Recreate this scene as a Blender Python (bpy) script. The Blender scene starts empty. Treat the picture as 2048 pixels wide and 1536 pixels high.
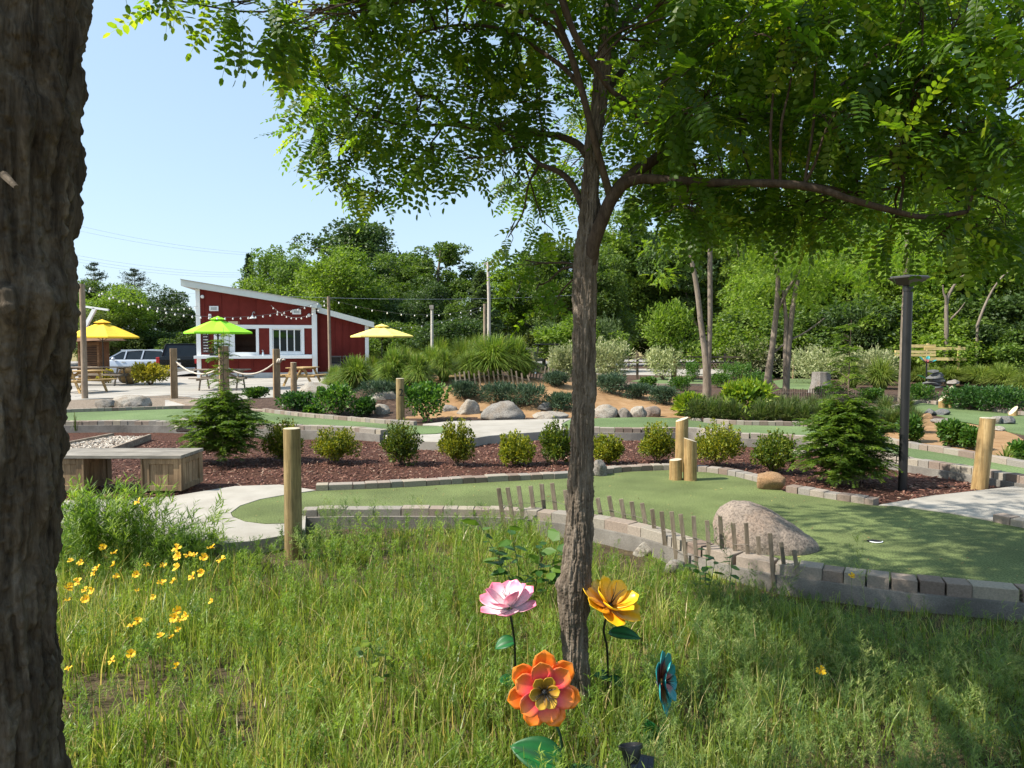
import bpy, math, random
import numpy as np
from mathutils import Vector, Matrix

R = math.radians
rng = np.random.default_rng(7)
random.seed(7)
sc = bpy.context.scene
COL = sc.collection

# ------------------------------------------------------------------ camera
F, CAMZ, HORIZ = 1500.0, 1.64, 690.0
PITCH = math.atan((768 - HORIZ) / F)
cp, sp = math.cos(PITCH), math.sin(PITCH)
cam = bpy.data.cameras.new('camera')
cam.sensor_width = 36
cam.lens = 36 * F / 2048
cam.clip_start = 0.05
cam.clip_end = 3000
camo = bpy.data.objects.new('camera', cam)
COL.objects.link(camo)
camo.location = (0, 0, CAMZ)
camo.rotation_euler = (R(90) - PITCH, 0, 0)
sc.camera = camo


def ray(px, py):
    x = (px - 1024) / F
    y = (768 - py) / F
    d = np.array([x, cp + y * sp, -sp + y * cp])
    return d / d[1]


def G(px, py, z=0.0):
    d = ray(px, py)
    t = (z - CAMZ) / d[2]
    return np.array([d[0] * t, t, z])


def AT(px, py, d):
    r = ray(px, py)
    return np.array([r[0] * d, d, CAMZ + r[2] * d])


# ------------------------------------------------------------------ noise
def _h(ix, iy, iz, s):
    n = (ix.astype(np.int64) * 374761393 + iy.astype(np.int64) * 668265263 + iz.astype(np.int64) * 1440662683 + s * 974634777) & 0xffffffff
    n = ((n ^ (n >> 13)) * 1274126177) & 0xffffffff
    n = ((n ^ (n >> 15)) * 2246822519) & 0xffffffff
    return ((n ^ (n >> 16)) & 0xffff) / 65535.0


def vnoise(P, seed=0):
    P = np.asarray(P, float)
    i = np.floor(P)
    f = P - i
    f = f * f * (3 - 2 * f)
    ix, iy, iz = i[..., 0], i[..., 1], i[..., 2]
    r = 0
    for a in (0, 1):
        wa = f[..., 0] if a else 1 - f[..., 0]
        for b in (0, 1):
            wb = f[..., 1] if b else 1 - f[..., 1]
            for c in (0, 1):
                wc = f[..., 2] if c else 1 - f[..., 2]
                r = r + wa * wb * wc * _h(ix + a, iy + b, iz + c, seed)
    return r * 2 - 1


def fbm(P, o=4, seed=0):
    r, a = 0, 1.0
    P = np.asarray(P, float)
    for k in range(o):
        r = r + a * vnoise(P * 2 ** k, seed + k * 17)
        a *= 0.5
    return r / 1.9


def unit(v):
    v = np.asarray(v, float)
    return v / np.maximum(np.linalg.norm(v, axis=-1, keepdims=True), 1e-9)


# ------------------------------------------------------------------ objects
ORG = {}


def tag(o, label=None, cat=None, group=None, kind=None):
    if label: o['label'] = label
    if cat: o['category'] = cat
    if group: o['group'] = group
    if kind: o['kind'] = kind
    return o


def thing(name, label, cat, loc, group=None):
    o = bpy.data.objects.new(name, None)
    o.empty_display_size = 0.1
    COL.objects.link(o)
    o.location = tuple(float(c) for c in loc)
    ORG[o.name] = np.array(loc, float)
    return tag(o, label, cat, group)


def link_mesh(name, me, parent=None):
    o = bpy.data.objects.new(name, me)
    COL.objects.link(o)
    if parent is not None:
        o.parent = parent
        ORG[o.name] = ORG.get(parent.name, np.zeros(3))
    return o


def np_mesh(name, V, loops, totals, mats, rnd=None, mi=None, smooth=False, vat=None):
    me = bpy.data.meshes.new(name)
    V = np.ascontiguousarray(V, dtype=np.float32).reshape(-1, 3)
    loops = np.ascontiguousarray(loops, dtype=np.int32).ravel()
    totals = np.ascontiguousarray(totals, dtype=np.int32).ravel()
    me.vertices.add(len(V))
    me.vertices.foreach_set('co', V.ravel())
    me.loops.add(len(loops))
    me.loops.foreach_set('vertex_index', loops)
    me.polygons.add(len(totals))
    st = np.zeros(len(totals), dtype=np.int32)
    st[1:] = np.cumsum(totals)[:-1]
    me.polygons.foreach_set('loop_start', st)
    me.polygons.foreach_set('use_smooth', np.full(len(totals), smooth is not False, dtype=bool))
    if not isinstance(mats, (list, tuple)): mats = [mats]
    for m in mats: me.materials.append(m)
    if mi is not None:
        me.polygons.foreach_set('material_index', np.ascontiguousarray(mi, dtype=np.int32))
    if rnd is not None:
        a = me.attributes.new('rnd', 'FLOAT', 'FACE')
        a.data.foreach_set('value', np.ascontiguousarray(rnd, dtype=np.float32))
    if vat is not None:
        a = me.attributes.new('grad', 'FLOAT', 'POINT')
        a.data.foreach_set('value', np.ascontiguousarray(vat, dtype=np.float32))
    me.update(calc_edges=True)
    return me


def place_np(name, V, loops, totals, mats, parent=None, rnd=None, mi=None, smooth=False, vat=None):
    """world-space arrays -> object whose origin sits at its base (or that of its thing)"""
    V = np.asarray(V, float).reshape(-1, 3)
    if parent is not None:
        org = ORG.get(parent.name, np.zeros(3))
    else:
        org = np.array([(V[:, 0].min() + V[:, 0].max()) / 2, (V[:, 1].min() + V[:, 1].max()) / 2, V[:, 2].min()])
    me = np_mesh(name, V - org, loops, totals, mats, rnd, mi, smooth, vat)
    o = link_mesh(name, me, parent)
    if parent is None:
        o.location = tuple(org)
        ORG[o.name] = org
    return o


class MB:
    def __init__(s):
        s.v, s.f, s.m, s.r, s.n = [], [], [], [], 0

    def add(s, V, Fs, mi=0, rnd=None):
        V = np.asarray(V, float)
        s.v.append(V)
        for f in Fs:
            s.f.append([i + s.n for i in f])
            s.m.append(mi)
            s.r.append(random.random() if rnd is None else rnd)
        s.n += len(V)
        return s

    def box(s, c, size, rz=0.0, mi=0, rnd=None, M=None):
        hx, hy, hz = [a / 2 for a in size]
        V = np.array([[x, y, z] for x in (-hx, hx) for y in (-hy, hy) for z in (-hz, hz)])
        if M is not None:
            V = V @ np.array(M).T
        if rz:
            cz, sz = math.cos(rz), math.sin(rz)
            V = V @ np.array([[cz, -sz, 0], [sz, cz, 0], [0, 0, 1]]).T
        V = V + np.array(c, float)
        return s.add(V, [(0, 1, 3, 2), (4, 6, 7, 5), (0, 4, 5, 1), (2, 3, 7, 6), (0, 2, 6, 4), (1, 5, 7, 3)], mi, rnd)

    def bar(s, a, b, w, h, mi=0, up=(0, 0, 1), rnd=None):
        a, b = np.array(a, float), np.array(b, float)
        d = b - a
        L = np.linalg.norm(d)
        x = d / L
        u = np.array(up, float)
        if abs(x @ u) > 0.98: u = np.array([0, 1.0, 0])
        y = unit(np.cross(u, x))
        z = np.cross(x, y)
        M = np.stack([x, y, z], 1)
        return s.box((a + b) / 2, (L, w, h), 0, mi, rnd, M)

    def tube(s, pts, rad, n=8, mi=0, cap=True, rnd=None):
        pts = np.array(pts, float)
        if np.isscalar(rad): rad = [rad] * len(pts)
        t = np.gradient(pts, axis=0)
        t = unit(t)
        ref = np.array([0, 0, 1.0]) if abs(t[0][2]) < 0.9 else np.array([1.0, 0, 0])
        V = []
        u = unit(np.cross(ref, t[0]))
        for k in range(len(pts)):
            u = unit(u - t[k] * (u @ t[k]))
            w = np.cross(t[k], u)
            for j in range(n):
                a = 2 * math.pi * j / n
                V.append(pts[k] + rad[k] * (math.cos(a) * u + math.sin(a) * w))
        Fs = []
        for k in range(len(pts) - 1):
            for j in range(n):
                j2 = (j + 1) % n
                Fs.append((k * n + j, k * n + j2, (k + 1) * n + j2, (k + 1) * n + j))
        if cap:
            Fs.append(tuple(range(n - 1, -1, -1)))
            Fs.append(tuple((len(pts) - 1) * n + j for j in range(n)))
        return s.add(V, Fs, mi, rnd)

    def lathe(s, prof, c, n=16, mi=0, M=None, rnd=None):
        V = []
        for r, z in prof:
            for j in range(n):
                a = 2 * math.pi * j / n
                V.append((r * math.cos(a), r * math.sin(a), z))
        V = np.array(V)
        if M is not None: V = V @ np.array(M).T
        V = V + np.array(c, float)
        Fs = []
        for k in range(len(prof) - 1):
            for j in range(n):
                j2 = (j + 1) % n
                Fs.append((k * n + j, k * n + j2, (k + 1) * n + j2, (k + 1) * n + j))
        Fs.append(tuple(range(n - 1, -1, -1)))
        Fs.append(tuple((len(prof) - 1) * n + j for j in range(n)))
        return s.add(V, Fs, mi, rnd)

    def prism(s, poly, z0, z1, mi=0, rnd=None):
        poly = [np.array(p[:2], float) for p in poly]
        A = sum(poly[i][0] * poly[(i + 1) % len(poly)][1] - poly[(i + 1) % len(poly)][0] * poly[i][1] for i in range(len(poly)))
        if A < 0: poly = poly[::-1]
        n = len(poly)
        V = [(p[0], p[1], z0) for p in poly] + [(p[0], p[1], z1) for p in poly]
        Fs = [tuple(range(n - 1, -1, -1)), tuple(range(n, 2 * n))]
        for i in range(n):
            j = (i + 1) % n
            Fs.append((i, j, n + j, n + i))
        return s.add(V, Fs, mi, rnd)

    def sphere(s, c, r, n=10, mi=0, sq=(1, 1, 1), rnd=None):
        prof = [(max(1e-4, math.sin(math.pi * k / n)) * r, -math.cos(math.pi * k / n) * r) for k in range(n + 1)]
        return s.lathe(prof, c, n * 2 - 4, mi, np.diag(sq), rnd)

    def build(s, name, mats, parent=None, smooth=False, bevel=0.0, solid=0.0):
        V = np.concatenate(s.v)
        loops = np.array([i for f in s.f for i in f])
        tot = np.array([len(f) for f in s.f])
        o = place_np(name, V, loops, tot, mats, parent, np.array(s.r), np.array(s.m), smooth or False)
        if bevel:
            b = o.modifiers.new('bevel', 'BEVEL')
            b.width = bevel
            b.segments = 2
            b.limit_method = 'ANGLE'
        if smooth == 'auto':
            me = o.data
            me.set_sharp_from_angle(angle=R(40))
        return o


def inst(TV, TF, P, RM, S, trnd=0.0):
    """place a template (verts, list of faces) N times -> arrays"""
    TV = np.asarray(TV, float)
    N, M = len(P), len(TV)
    S = np.asarray(S, float)
    if S.ndim == 1: S = S[:, None].repeat(3, 1)
    V = np.einsum('nij,nmj->nmi', RM, TV[None] * S[:, None, :]) + P[:, None, :]
    tl = np.array([i for f in TF for i in f])
    tt = np.array([len(f) for f in TF])
    loops = (tl[None] + (np.arange(N) * M)[:, None]).ravel()
    tot = np.tile(tt, N)
    r = np.repeat(rng.random(N), len(TF))
    if trnd: r = np.clip(r + rng.normal(0, trnd, len(r)), 0, 1)
    return V.reshape(-1, 3), loops, tot, r


def cat_np(parts):
    V, L, T, Rr, off = [], [], [], [], 0
    for v, l, t, r in parts:
        V.append(v); L.append(l + off); T.append(t); Rr.append(r)
        off += len(v)
    return np.concatenate(V), np.concatenate(L), np.concatenate(T), np.concatenate(Rr)


def frames(D, up=None, roll=None):
    """rotation matrices whose x axis = D and z axis ~ up"""
    D = unit(D)
    N = len(D)
    if up is None: up = rng.normal(size=(N, 3))
    up = np.broadcast_to(np.asarray(up, float), (N, 3))
    z = up - D * np.sum(up * D, 1, keepdims=True)
    bad = np.linalg.norm(z, axis=1) < 1e-3
    if bad.any(): z[bad] = np.cross(D[bad], np.array([0.3, 0.8, 0.1]))
    z = unit(z)
    y = np.cross(z, D)
    if roll is not None:
        c, s = np.cos(roll)[:, None], np.sin(roll)[:, None]
        y, z = y * c + z * s, z * c - y * s
    return np.stack([D, y, z], 2)


def rdir(n):
    return unit(rng.normal(size=(n, 3)))


DIAMOND = (np.array([[0, 0, 0], [.42, -.5, .06], [1, 0, -.05], [.42, .5, .06]]), [(0, 1, 2, 3)])
OVAL = (np.array([[0, 0, 0], [.25, -.42, .05], [.7, -.4, .04], [1, 0, -.04], [.7, .4, .04], [.25, .42, .05]]), [(0, 1, 2, 3, 4, 5)])
BLADE = (np.array([[0, -.5, 0], [0, .5, 0], [.35, -.45, .03], [.35, .45, .03], [.7, -.3, .0], [.7, .3, .0], [1, 0, -.08]]),
         [(0, 2, 3, 1), (2, 4, 5, 3), (4, 6, 5)])


def leaves(P, D, L, W, shape=DIAMOND, up=None):
    n = len(P)
    L = np.broadcast_to(L, n); W = np.broadcast_to(W, n)
    S = np.stack([L, W, L], 1)
    return inst(shape[0], shape[1], P, frames(D, up), S)


def smooth_path(pts, k=6):
    pts = np.array(pts, float)
    if len(pts) < 3: 
        t = np.linspace(0, 1, k + 1)[:, None]
        return pts[0] * (1 - t) + pts[1] * t
    P = np.concatenate([[2 * pts[0] - pts[1]], pts, [2 * pts[-1] - pts[-2]]])
    out = []
    for i in range(1, len(P) - 2):
        for t in np.linspace(0, 1, k, endpoint=False):
            a, b, c, d = P[i - 1], P[i], P[i + 1], P[i + 2]
            out.append(.5 * (2 * b + (c - a) * t + (2 * a - 5 * b + 4 * c - d) * t * t + (3 * b - a - 3 * c + d) * t ** 3))
    out.append(pts[-1])
    return np.array(out)


def inpoly(X, Y, poly):
    poly = np.array([p[:2] for p in poly])
    ins = np.zeros(len(X), bool)
    j = len(poly) - 1
    for i in range(len(poly)):
        xi, yi = poly[i]; xj, yj = poly[j]
        c = ((yi > Y) != (yj > Y)) & (X < (xj - xi) * (Y - yi) / (yj - yi + 1e-12) + xi)
        ins ^= c
        j = i
    return ins


def sample_poly(poly, n):
    a = np.array([p[:2] for p in poly])
    lo, hi = a.min(0), a.max(0)
    out = np.zeros((0, 2))
    while len(out) < n:
        q = rng.random((n * 2, 2)) * (hi - lo) + lo
        q = q[inpoly(q[:, 0], q[:, 1], poly)]
        out = np.concatenate([out, q])
    return out[:n]


def copy_tree(o, parent=None):
    c = o.copy()
    COL.objects.link(c)
    if parent is not None: c.parent = parent
    for ch in list(o.children): copy_tree(ch, c)
    return c
# ------------------------------------------------------------------ materials
def new_mat(name):
    m = bpy.data.materials.new(name)
    m.use_nodes = True
    nt = m.node_tree
    b = nt.nodes['Principled BSDF']
    return m, nt, b


def nd(nt, t, **kw):
    n = nt.nodes.new(t)
    for k, v in kw.items():
        if k in n.inputs: n.inputs[k].default_value = v
        else: setattr(n, k, v)
    return n


def ramp(nt, fac, stops, interp='LINEAR'):
    r = nt.nodes.new('ShaderNodeValToRGB')
    r.color_ramp.interpolation = interp
    e = r.color_ramp.elements
    while len(e) < len(stops): e.new(0.5)
    for i, (p, c) in enumerate(stops):
        e[i].position = p
        e[i].color = (c[0], c[1], c[2], 1)
    nt.links.new(fac, r.inputs[0])
    return r.outputs[0]


def coords(nt, kind='Object', scale=(1, 1, 1)):
    if kind == 'World':
        src = nt.nodes.new('ShaderNodeNewGeometry').outputs['Position']
    else:
        src = nt.nodes.new('ShaderNodeTexCoord').outputs[kind]
    mp = nt.nodes.new('ShaderNodeMapping')
    mp.inputs['Scale'].default_value = scale
    nt.links.new(src, mp.inputs[0])
    return mp.outputs[0]


def noise(nt, co, scale, detail=4, rough=.55, dist=0.0):
    n = nt.nodes.new('ShaderNodeTexNoise')
    n.inputs['Scale'].default_value = scale
    n.inputs['Detail'].default_value = detail
    n.inputs['Roughness'].default_value = rough
    n.inputs['Distortion'].default_value = dist
    nt.links.new(co, n.inputs['Vector'])
    return n.outputs['Fac']


def mixc(nt, a, b, fac, mode='MIX'):
    m = nt.nodes.new('ShaderNodeMix')
    m.data_type = 'RGBA'
    m.blend_type = mode
    m.clamp_factor = True
    for s, v in ((0, fac), (6, a), (7, b)):
        if isinstance(v, (int, float)): m.inputs[s].default_value = v
        elif isinstance(v, (tuple, list)): m.inputs[s].default_value = (v[0], v[1], v[2], 1)
        else: nt.links.new(v, m.inputs[s])
    return m.outputs[2]


def bump(nt, b, h, strength, dist=0.01):
    n = nt.nodes.new('ShaderNodeBump')
    n.inputs['Strength'].default_value = strength
    n.inputs['Distance'].default_value = dist
    nt.links.new(h, n.inputs['Height'])
    nt.links.new(n.outputs[0], b.inputs['Normal'])


def attr(nt, name):
    a = nt.nodes.new('ShaderNodeAttribute')
    a.attribute_name = name
    return a.outputs['Fac']


def plain(name, col, rough=.6, metal=0.0, spec=.5, var=.12, vscale=6, bmp=0.0):
    m, nt, b = new_mat(name)
    co = coords(nt)
    n = noise(nt, co, vscale, 5)
    lo = tuple(c * (1 - var) for c in col); hi = tuple(min(1, c * (1 + var)) for c in col)
    nt.links.new(ramp(nt, n, [(.3, lo), (.7, hi)]), b.inputs['Base Color'])
    b.inputs['Roughness'].default_value = rough
    b.inputs['Metallic'].default_value = metal
    b.inputs['Specular IOR Level'].default_value = spec
    if bmp: bump(nt, b, noise(nt, co, vscale * 8, 4), bmp)
    return m


def surf(name, stops, scale, fine, bmp=.3, rough=.9, detail=6, kind='World', stretch=(1, 1, 1), speck=.35, bdist=.01, big=None, pos=(.3, .7)):
    """two-scale noisy ground/stone surface"""
    m, nt, b = new_mat(name)
    co = coords(nt, kind, stretch)
    n1 = noise(nt, co, scale, detail, .6)
    n2 = noise(nt, co, fine, 3, .7)
    c = ramp(nt, n1, stops)
    c2 = ramp(nt, n2, [(pos[0], (1 - speck,) * 3), (pos[1], (1 + speck * .4,) * 3)])
    c = mixc(nt, c, c2, 1.0, 'MULTIPLY')
    if big:
        n3 = noise(nt, co, big[0], 3, .5)
        c = mixc(nt, c, ramp(nt, n3, [(.35, (big[1],) * 3), (.65, (1.05,) * 3)]), 1.0, 'MULTIPLY')
    nt.links.new(c, b.inputs['Base Color'])
    b.inputs['Roughness'].default_value = rough
    b.inputs['Specular IOR Level'].default_value = .25
    if bmp: bump(nt, b, n2, bmp, bdist)
    return m


def leafmat(name, stops, trans=.38, tcol=None, rough=.5, objvar=.12):
    m, nt, b = new_mat(name)
    c = ramp(nt, attr(nt, 'rnd'), stops)
    oi = nt.nodes.new('ShaderNodeObjectInfo')
    hs = nt.nodes.new('ShaderNodeHueSaturation')
    mr = nt.nodes.new('ShaderNodeMapRange')
    mr.inputs[3].default_value = 1 - objvar * 1.6; mr.inputs[4].default_value = 1 + objvar * 1.6
    nt.links.new(oi.outputs['Random'], mr.inputs[0])
    nt.links.new(mr.outputs[0], hs.inputs['Value'])
    nt.links.new(c, hs.inputs['Color'])
    c = hs.outputs[0]
    nt.links.new(c, b.inputs['Base Color'])
    b.inputs['Roughness'].default_value = rough
    b.inputs['Specular IOR Level'].default_value = .35
    t = nt.nodes.new('ShaderNodeBsdfTranslucent')
    tc = mixc(nt, c, tcol or (2.0, 2.1, 1.0), 1.0, 'MULTIPLY')
    nt.links.new(tc, t.inputs['Color'])
    mx = nt.nodes.new('ShaderNodeMixShader')
    mx.inputs[0].default_value = trans
    nt.links.new(b.outputs[0], mx.inputs[1])
    nt.links.new(t.outputs[0], mx.inputs[2])
    nt.links.new(mx.outputs[0], nt.nodes['Material Output'].inputs[0])
    return m


def woodmat(name, stops, axis='z', scale=14, rough=.75, bmp=.25, rndmix=.25):
    m, nt, b = new_mat(name)
    st = {'x': (.06, 1, 1), 'y': (1, .06, 1), 'z': (1, 1, .06)}[axis]
    co = coords(nt, 'Object', st)
    n = noise(nt, co, scale, 6, .65, .4)
    n2 = noise(nt, co, scale * 5, 4, .6)
    c = ramp(nt, n, stops)
    c = mixc(nt, c, ramp(nt, n2, [(.35, (.72,) * 3), (.6, (1.05,) * 3)]), 1.0, 'MULTIPLY')
    co3 = coords(nt, 'Object', (1, 1, 1))
    n3 = noise(nt, co3, 3.0, 4, .6)
    c = mixc(nt, c, ramp(nt, n3, [(.35, (.75,) * 3), (.65, (1.1,) * 3)]), 1.0, 'MULTIPLY')
    if rndmix:
        c = mixc(nt, c, ramp(nt, attr(nt, 'rnd'), [(0, (1 - rndmix,) * 3), (1, (1 + rndmix * .4,) * 3)]), 1.0, 'MULTIPLY')
    nt.links.new(c, b.inputs['Base Color'])
    b.inputs['Roughness'].default_value = rough
    b.inputs['Specular IOR Level'].default_value = .25
    bump(nt, b, n2, bmp, .004)
    return m


def barkmat(name, stops, sc1=9, bmp=.6, stretch=.22):
    m, nt, b = new_mat(name)
    co = coords(nt, 'Object', (1, 1, stretch))
    n = noise(nt, co, sc1, 7, .7, .8)
    n2 = noise(nt, co, sc1 * 6, 4, .65)
    c = ramp(nt, n, stops)
    c = mixc(nt, c, ramp(nt, n2, [(.3, (.65,) * 3), (.7, (1.15,) * 3)]), 1.0, 'MULTIPLY')
    nt.links.new(c, b.inputs['Base Color'])
    b.inputs['Roughness'].default_value = .9
    b.inputs['Specular IOR Level'].default_value = .15
    bump(nt, b, n, bmp, .02)
    return m


M = {}
M['turf'] = surf('turf', [(.3, (.128, .166, .054)), (.7, (.168, .208, .074))], 2.6, 75, .7, .95, speck=.58, big=(1.1, .70), pos=(.38, .6))
M['turf_far'] = surf('turf_far', [(.3, (.110, .165, .062)), (.7, (.145, .205, .082))], 1.5, 40, .3, .95, speck=.4, big=(.5, .74), pos=(.38, .6))
M['concrete'] = surf('concrete', [(.25, (.29, .265, .225)), (.5, (.355, .33, .285)), (.75, (.40, .375, .33))], 2.6, 140, .2, .85, speck=.16, big=(.8, .86))
M['plaza'] = surf('plaza_concrete', [(.25, (.30, .28, .245)), (.75, (.40, .375, .335))], .9, 60, .15, .85, speck=.12, big=(.35, .84))
M['kerbc'] = surf('kerb_concrete', [(.25, (.17, .155, .135)), (.75, (.30, .28, .25))], 5, 120, .4, .9, speck=.3, big=(1.5, .7))
M['mulch'] = surf('mulch', [(.25, (.04, .016, .010)), (.5, (.115, .047, .028)), (.75, (.20, .095, .06))], 24, 160, .9, .95, speck=.6, bdist=.03)
M['bedsoil'] = surf('bed_soil', [(.3, (.045, .026, .018)), (.5, (.09, .055, .038)), (.75, (.19, .12, .08))], 9, 90, .8, .95, speck=.5, bdist=.03)
M['sand'] = surf('sand', [(.25, (.22, .125, .055)), (.5, (.31, .185, .088)), (.75, (.37, .24, .13))], 3.5, 60, .5, .95, speck=.3, big=(.8, .85))
M['gravel'] = surf('gravel', [(.3, (.16, .12, .085)), (.55, (.28, .225, .17)), (.75, (.38, .33, .27))], 16, 60, .8, .9, speck=.5, bdist=.03)
M['soil'] = surf('soil', [(.3, (.05, .035, .02)), (.55, (.10, .075, .04)), (.8, (.19, .14, .08))], 5, 70, .7, .95, speck=.5, bdist=.02)
M['asphalt'] = surf('asphalt', [(.3, (.26, .245, .235)), (.7, (.34, .325, .31))], 1.5, 90, .2, .9, speck=.2)
M['dry'] = surf('dry_lawn', [(.3, (.16, .14, .05)), (.55, (.27, .22, .09)), (.75, (.34, .27, .13))], .6, 25, .5, .95, speck=.4)


def pavermat():
    m, nt, b = new_mat('pavers')
    c = ramp(nt, attr(nt, 'rnd'), [(0, (.205, .155, .125)), (.25, (.265, .212, .172)), (.5, (.315, .272, .225)), (.75, (.245, .225, .20)), (1, (.34, .295, .225))])
    co = coords(nt, 'World')
    n = noise(nt, co, 70, 6, .7)
    c = mixc(nt, c, ramp(nt, n, [(.3, (.68,) * 3), (.7, (1.12,) * 3)]), 1.0, 'MULTIPLY')
    nt.links.new(c, b.inputs['Base Color'])
    b.inputs['Roughness'].default_value = .92
    b.inputs['Specular IOR Level'].default_value = .2
    bump(nt, b, n, .2, .002)
    return m


M['paver'] = pavermat()
M['timber'] = woodmat('grey_timber', [(.3, (.22, .17, .125)), (.55, (.35, .28, .21)), (.75, (.44, .37, .29))], 'x', 16)
M['timber_z'] = woodmat('grey_timber_upright', [(.3, (.19, .125, .07)), (.55, (.33, .228, .13)), (.75, (.42, .31, .195))], 'z', 16)
M['post'] = woodmat('treated_post', [(.25, (.16, .105, .042)), (.5, (.29, .21, .095)), (.75, (.40, .31, .16))], 'z', 22, .8, .5, .08)
M['postnew'] = woodmat('peeled_post', [(.25, (.25, .15, .055)), (.5, (.38, .255, .11)), (.75, (.48, .355, .18))], 'z', 18, .75, .35, .08)
M['postend'] = surf('post_end', [(.3, (.42, .36, .25)), (.7, (.60, .54, .42))], 30, 150, .2, .9, kind='Object', speck=.3)
M['picket'] = woodmat('weathered_picket', [(.3, (.17, .135, .095)), (.55, (.28, .23, .17)), (.75, (.38, .32, .25))], 'z', 30, .85, .3, .3)
M['pine'] = woodmat('yellow_pine', [(.3, (.42, .265, .10)), (.55, (.56, .375, .165)), (.75, (.64, .47, .24))], 'x', 14, .7, .15, .15)
M['pine_pale'] = woodmat('pale_lumber', [(.3, (.68, .50, .19)), (.7, (.80, .64, .32))], 'x', 8, .7, .1, .15)
M['oldpole'] = woodmat('old_pole', [(.3, (.22, .16, .11)), (.55, (.34, .26, .19)), (.75, (.42, .33, .25))], 'z', 12, .85, .3, .05)
M['dkrail'] = woodmat('dark_rail', [(.3, (.10, .07, .05)), (.7, (.2, .15, .11))], 'x', 8)
M['greyrail'] = woodmat('grey_rail', [(.3, (.28, .25, .21)), (.7, (.42, .38, .33))], 'x', 8)
M['brownslat'] = woodmat('brown_slat', [(.3, (.14, .07, .035)), (.55, (.24, .13, .07)), (.8, (.31, .18, .1))], 'x', 10)
M['red'] = plain('red_siding', (.150, .025, .020), .85, 0.0, .15, var=.10, vscale=3)
M['white'] = plain('white_trim', (.78, .80, .81), .5, var=.03, vscale=5)
M['fascia'] = plain('pale_fascia', (.58, .62, .60), .5, var=.04, vscale=4)
M['roofm'] = plain('roof_membrane', (.35, .35, .34), .7)
M['black'] = plain('black_metal', (.011, .011, .012), .42, 0.0, .5, var=.15)
M['blackm'] = plain('black_plastic', (.016, .016, .017), .35, var=.15)
M['dark'] = plain('dark_interior', (.02, .014, .011), .7)
M['warmdark'] = plain('warm_interior', (.09, .038, .018), .7)
M['base'] = plain('foundation', (.50, .50, .49), .85, var=.1)
M['rope'] = plain('rope', (.58, .51, .42), .9, var=.2, vscale=60, bmp=.6)
M['wire'] = plain('wire', (.10, .10, .10), .6)
M['wirelight'] = plain('rusty_wire', (.14, .12, .10), .8)
M['pline'] = plain('power_cable', (.34, .38, .43), .6)
M['bulb'] = plain('bulb_glass', (.92, .90, .84), .15, var=.02)
M['green_cloth'] = plain('lime_canvas', (.27, .70, .015), .8, var=.05)
M['yellow_cloth'] = plain('yellow_canvas', (.80, .52, .03), .8, var=.05)
M['paleyellow_cloth'] = plain('pale_yellow_canvas', (.86, .70, .17), .8, var=.04)
M['silver'] = plain('silver_paint', (.42, .47, .54), .28, .35, var=.03)
M['carblack'] = plain('black_paint', (.012, .014, .014), .15, .2, var=.05)
M['chrome'] = plain('chrome', (.7, .7, .7), .15, 1.0, var=.03)
M['tyre'] = plain('tyre', (.02, .02, .02), .85)
M['redlight'] = plain('tail_lens', (.55, .03, .035), .2)
M['greyp'] = plain('grey_panel', (.40, .42, .42), .6)
M['numeral'] = plain('black_numeral', (.012, .012, .012), .6)


def glassmat(name, col, rough=.04):
    m, nt, b = new_mat(name)
    co = coords(nt)
    nt.links.new(ramp(nt, noise(nt, co, 2, 2), [(.3, col), (.7, tuple(c * 1.5 for c in col))]), b.inputs['Base Color'])
    b.inputs['Roughness'].default_value = rough
    b.inputs['Specular IOR Level'].default_value = .3
    return m


M['glass'] = glassmat('window_glass', (.008, .011, .010))
M['carglass'] = glassmat('car_glass', (.012, .018, .024))


def stonemat(name, base, speck, warm, sc1=3.5):
    m, nt, b = new_mat(name)
    co = coords(nt, 'Object')
    n1 = noise(nt, co, sc1, 6, .65, .6)
    n2 = noise(nt, co, sc1 * 14, 5, .75)
    c = ramp(nt, n1, [(.3, warm), (.5, base), (.72, tuple(min(.8, x * 1.25) for x in base))])
    c = mixc(nt, c, ramp(nt, n2, [(.36, speck), (.52, (1, 1, 1)), (.7, (1.15, 1.12, 1.08))]), 1.0, 'MULTIPLY')
    nt.links.new(c, b.inputs['Base Color'])
    b.inputs['Roughness'].default_value = .88
    b.inputs['Specular IOR Level'].default_value = .25
    bump(nt, b, n2, .7, .02)
    return m


M['granite'] = stonemat('pink_granite', (.25, .205, .17), (.42, .41, .41), (.29, .215, .165))
M['greystone'] = stonemat('grey_stone', (.22, .205, .185), (.36, .35, .34), (.19, .155, .12))
M['palestone'] = stonemat('pale_stone', (.31, .285, .245), (.42, .40, .37), (.25, .195, .14))
M['tanstone'] = stonemat('tan_stone', (.30, .19, .105), (.5, .45, .4), (.33, .19, .09), 6)
M['slate'] = stonemat('blue_slate', (.13, .137, .137), (.4, .4, .4), (.16, .145, .125))

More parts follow.
